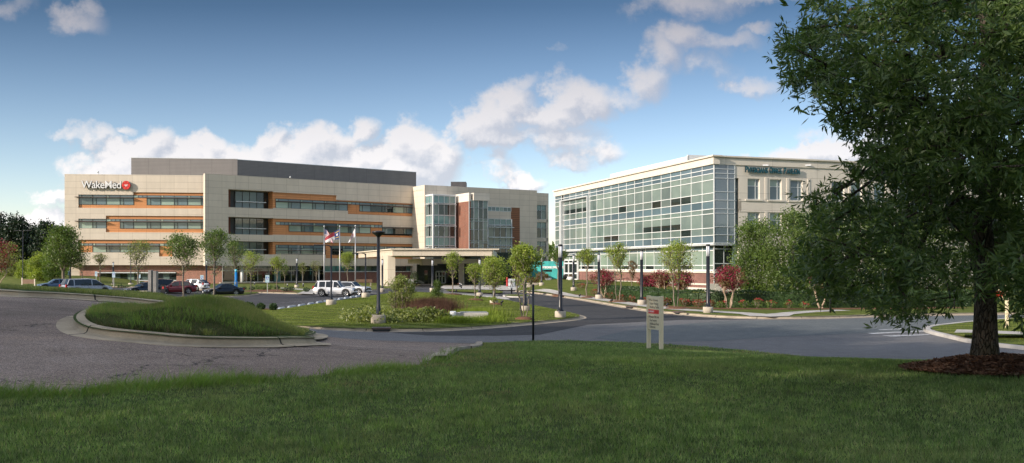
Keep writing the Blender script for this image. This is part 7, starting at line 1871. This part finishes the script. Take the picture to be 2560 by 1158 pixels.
# ================================================================== GRASS
def blades(name, XY, zf, hgt, wid, m, lean=.5, kind='stuff', label=None, dirb=(0,0), **kw):
    n = len(XY); Z = zf(XY); a = RNG.uniform(0, 2*pi, n); ca, sa2 = np.cos(a), np.sin(a)
    hgt = np.asarray(hgt)*RNG.uniform(.55, 1.35, n); wid = np.asarray(wid)*RNG.uniform(.7, 1.3, n)
    ld = RNG.uniform(0, 2*pi, n); lm = RNG.uniform(.1, 1, n)*lean*hgt
    tip = np.column_stack([XY[:, 0]+np.cos(ld)*lm+dirb[0]*hgt, XY[:, 1]+np.sin(ld)*lm+dirb[1]*hgt, Z+hgt*.95])
    B0 = np.column_stack([XY[:, 0]-ca*wid/2, XY[:, 1]-sa2*wid/2, Z-.01]); B1 = np.column_stack([XY[:, 0]+ca*wid/2, XY[:, 1]+sa2*wid/2, Z-.01])
    V = np.stack([B0, B1, tip], 1).reshape(-1, 3)
    return np_mesh(name, V, np.arange(n*3).reshape(-1, 3), m, kind=kind, **kw)
def vnoise(XY, s, seed=0):
    r = np.random.default_rng(seed); out = 0
    for k in range(5): d = r.normal(0, 1, 2)*s*(1.6**k); out = out+np.sin(XY@d+r.uniform(0, 6))/(1.3**k)
    return out/2.5
def lawn_samples(n, y0, y1, pw):
    """more blades near the camera"""
    t = RNG.uniform(0, 1, n); Y = (y0**pw+(y1**pw-y0**pw)*t)**(1/pw); X = RNG.uniform(-.62, .66, n)*Y
    q = np.column_stack([X, Y]); return q[inside(LAWN, q)]
q = lawn_samples(560000, 6.3, 42, .35)
dm = np.hypot(q[:, 0]-TREE[0]-.1, q[:, 1]-TREE[1]); q = q[dm > 1.17+.10*np.sin(7*np.arctan2(q[:, 1]-TREE[1], q[:, 0]-TREE[0]))]
q = q[dist_poly(MOUTH, q) > .32]
thr = vnoise(q, .9, 3); sc_ = (q[:, 1]/8)**.45
dry = (vnoise(q, .55, 5) > 1.0)|((dist_poly(near_edge, q) < 3.2) & (q[:, 0] > 6) & (vnoise(q, .7, 9) > -.3))|((dist_poly(MOUTH, q) < 1.6) & (vnoise(q, 1.5, 8) > -.3)); dry &= RNG.uniform(0, 1, len(q)) < .65
hb_ = (.044+.014*thr+.012*vnoise(q, 6, 31))*sc_**.6; wb_ = .0095*sc_
blades('lawn_grass', q[~dry], zlawn, hb_[~dry], wb_[~dry], M['blade'], 1.0)
blades('dry_lawn_grass', q[dry], zlawn, hb_[dry]*.8, wb_[dry], M['blade_dry'], .9)
# coarse fringe along the asphalt
fe = np.array(resample(near_edge[:ie], .1, False)); fe = fe[(fe[:, 0] > -9) & (fe[:, 1] < 20)]
idx = RNG.integers(0, len(fe), 26000); q = fe[idx]+RNG.normal(0, 1, (26000, 2))*(.12, .16)+(.0, -.16)
gate = vnoise(q, 2.2, 11); tall = RNG.uniform(0, 1, 26000)**4; wl = np.clip((-q[:, 0])/5, .15, 1); keep = (gate > .25-.8*wl) & (RNG.uniform(0, 1, len(q)) < wl*1.2)
keep &= (dist_poly(MOUTH, q) > .4); q = q[keep]; blades('fringe_grass', q, zlawn, .085+.045*gate[keep]+.17*tall[keep]*wl[keep], .009, M['blade_bright'], 1.3, dirb=(.25,0))
tq = fe[(fe[:, 0] < -1.2)][::9]; tq = tq[RNG.uniform(0, 1, len(tq)) < .75]+(0, -.12); q = np.repeat(tq, 46, 0)+RNG.normal(0, .07, (len(tq)*46, 2)); blades('tall_weed_tufts', q, zlawn, .19, .011, M['blade_bright'], 1.3, dirb=(.3, 0))
tf = RNG.uniform(0, 1, (34, 2))*(13, 9)+(-5, 7.5); tf = tf[inside(LAWN, tf)]
q = np.repeat(tf, 60, 0)+RNG.normal(0, .09, (len(tf)*60, 2)); blades('weed_tufts', q, zlawn, .10, .007, M['blade_bright'], .8)
# grass on the bank island and the verge beyond
def poly_samples(poly, n):
    p = np.array(poly); lo, hi = p.min(0), p.max(0); q = RNG.uniform(0, 1, (n, 2))*(hi-lo)+lo; return q[inside(poly, q)]
q = poly_samples(IS, 230000); q = q[dist_poly(IS, q) > .26]
g_ = vnoise(q, .9, 21); d_ = dist_poly(IS, q)
lowz = (q[:, 1] < 18.6)&(g_ > -.4)
blades('bank_grass', q[~lowz], zisl, .11+.03*g_[~lowz], .013, M['blade_mound'], .9); blades('bank_ground_cover', q[lowz], zisl, .07+.03*g_[lowz], .022, M['blade_low'], 1.4)
k_ = (g_ > .15) & (RNG.uniform(0, 1, len(q)) < .16); blades('bank_tall_grass', q[k_], zisl, .17, .014, M['blade_bright'], .8)
q = poly_samples([(-22,28.3),(-6,28.0),(-6,33),(-24,34)], 120000); q = q[inside(bank, q)]; q = q[dist_poly(KAs, q) > .25]
blades('verge_grass', q, lambda q_: hN(q_)+.15, .10, .018, M['blade_mound'], .8)
# mown far lawns: short blades near the camera side, rain garden planting
def zfar(q_): return np.where(inside(CLw, q_), zcl(q_), .15+terr(q_))
q = poly_samples(CLw, 260000); q = q[(dist_poly(CLw, q) > .25)]
M['blade_far'] = leaf_mat('mown_blade', [(.11,.16,.03), (.15,.19,.04), (.19,.21,.06)], .35, .6, .2, .35)
sd = (q+np.column_stack([np.sin(q[:, 1]*.21), np.sin(q[:, 0]*.17)])*1.2)@np.array([.42,.9]); st = np.sin(sd*2*pi/1.9) > -.05
blades('mown_grass', q[st], zcl, .07, .03, M['blade_far'], .9)
q2 = poly_samples(I6w, 40000); q2 = q2[dist_poly(I6w, q2) > .35]; 
blades('mown_grass', q2, lambda q_: .15+.25*sstep(.5, 5, dist_poly(I6w, q_)), .07, .022, M['blade_far'], .9)
def patch(cx_, cy_, wpx, dpth, n):
    x, y, _ = P(cx_, cy_, .1); s = y/F; q = RNG.normal(0, .45, (n, 2))*(wpx*s/1.9, dpth); return q+(x, y)
q = patch(1075, 789, 120, 4.2, 16000); q = q[inside(CLw, q)]; blades('purple_plume_grass', q, zcl, .95+.25*vnoise(q, .5, 2), .03, M['blade_purple'], .45)
q = patch(1195, 795, 110, 3.2, 5000); blades('reeds', q, zcl, .55, .04, M['blade_reed'], .3)
q = np.vstack([patch(1150, 811, 110, .9, 2500), patch(1225, 806, 60, 1.4, 1800)]); blades('reeds', q, zcl, .35, .035, M['blade_reed'], .5)
q = np.vstack([patch(960, 806, 130, 2.6, 9000), patch(1060, 806, 90, 1.6, 4500), patch(900, 800, 70, 2.4, 3500), patch(1100,806,50,1.2,1800)]); C = np.column_stack([q, zcl(q)+RNG.uniform(.05, 1, len(q))*(.55+.35*vnoise(q, .8, 8))])
leaf_mesh('rain_garden_foliage', C, .20, .09, M['leaf_olive'], None, kind='stuff')
# bark chips round the oak
q = RNG.normal(0, 1, (14000, 2)); q = q/np.linalg.norm(q, axis=1)[:, None]*np.sqrt(RNG.uniform(.02, 1, (14000, 1)))*1.27+np.array(TREE)+(.1, 0)
C = np.column_stack([q, zlawn(q)+mulch_bump(q)+.045+RNG.uniform(0, .02, len(q))]); M['chip'] = leaf_mat('bark_chip', [(.17,.085,.052), (.26,.135,.085), (.11,.055,.036), (.34,.21,.14)], .0, .9, .1)
A3 = RNG.normal(0, 1, (len(C), 3))*(1,1,.18); A3 /= np.linalg.norm(A3, axis=1)[:, None]; B3 = np.cross(A3, (0,0,1)+RNG.normal(0, .3, A3.shape)); B3 /= np.linalg.norm(B3, axis=1)[:, None]
s3 = RNG.uniform(.5, 1.4, (len(C), 1)); A3 = A3*.032*s3; B3 = B3*.009*s3; np_mesh('bark_chips', np.stack([C-A3-B3, C-A3+B3, C+A3+B3, C+A3-B3], 1).reshape(-1, 3), np.arange(len(C)*4).reshape(-1, 4), M['chip'], kind='stuff')
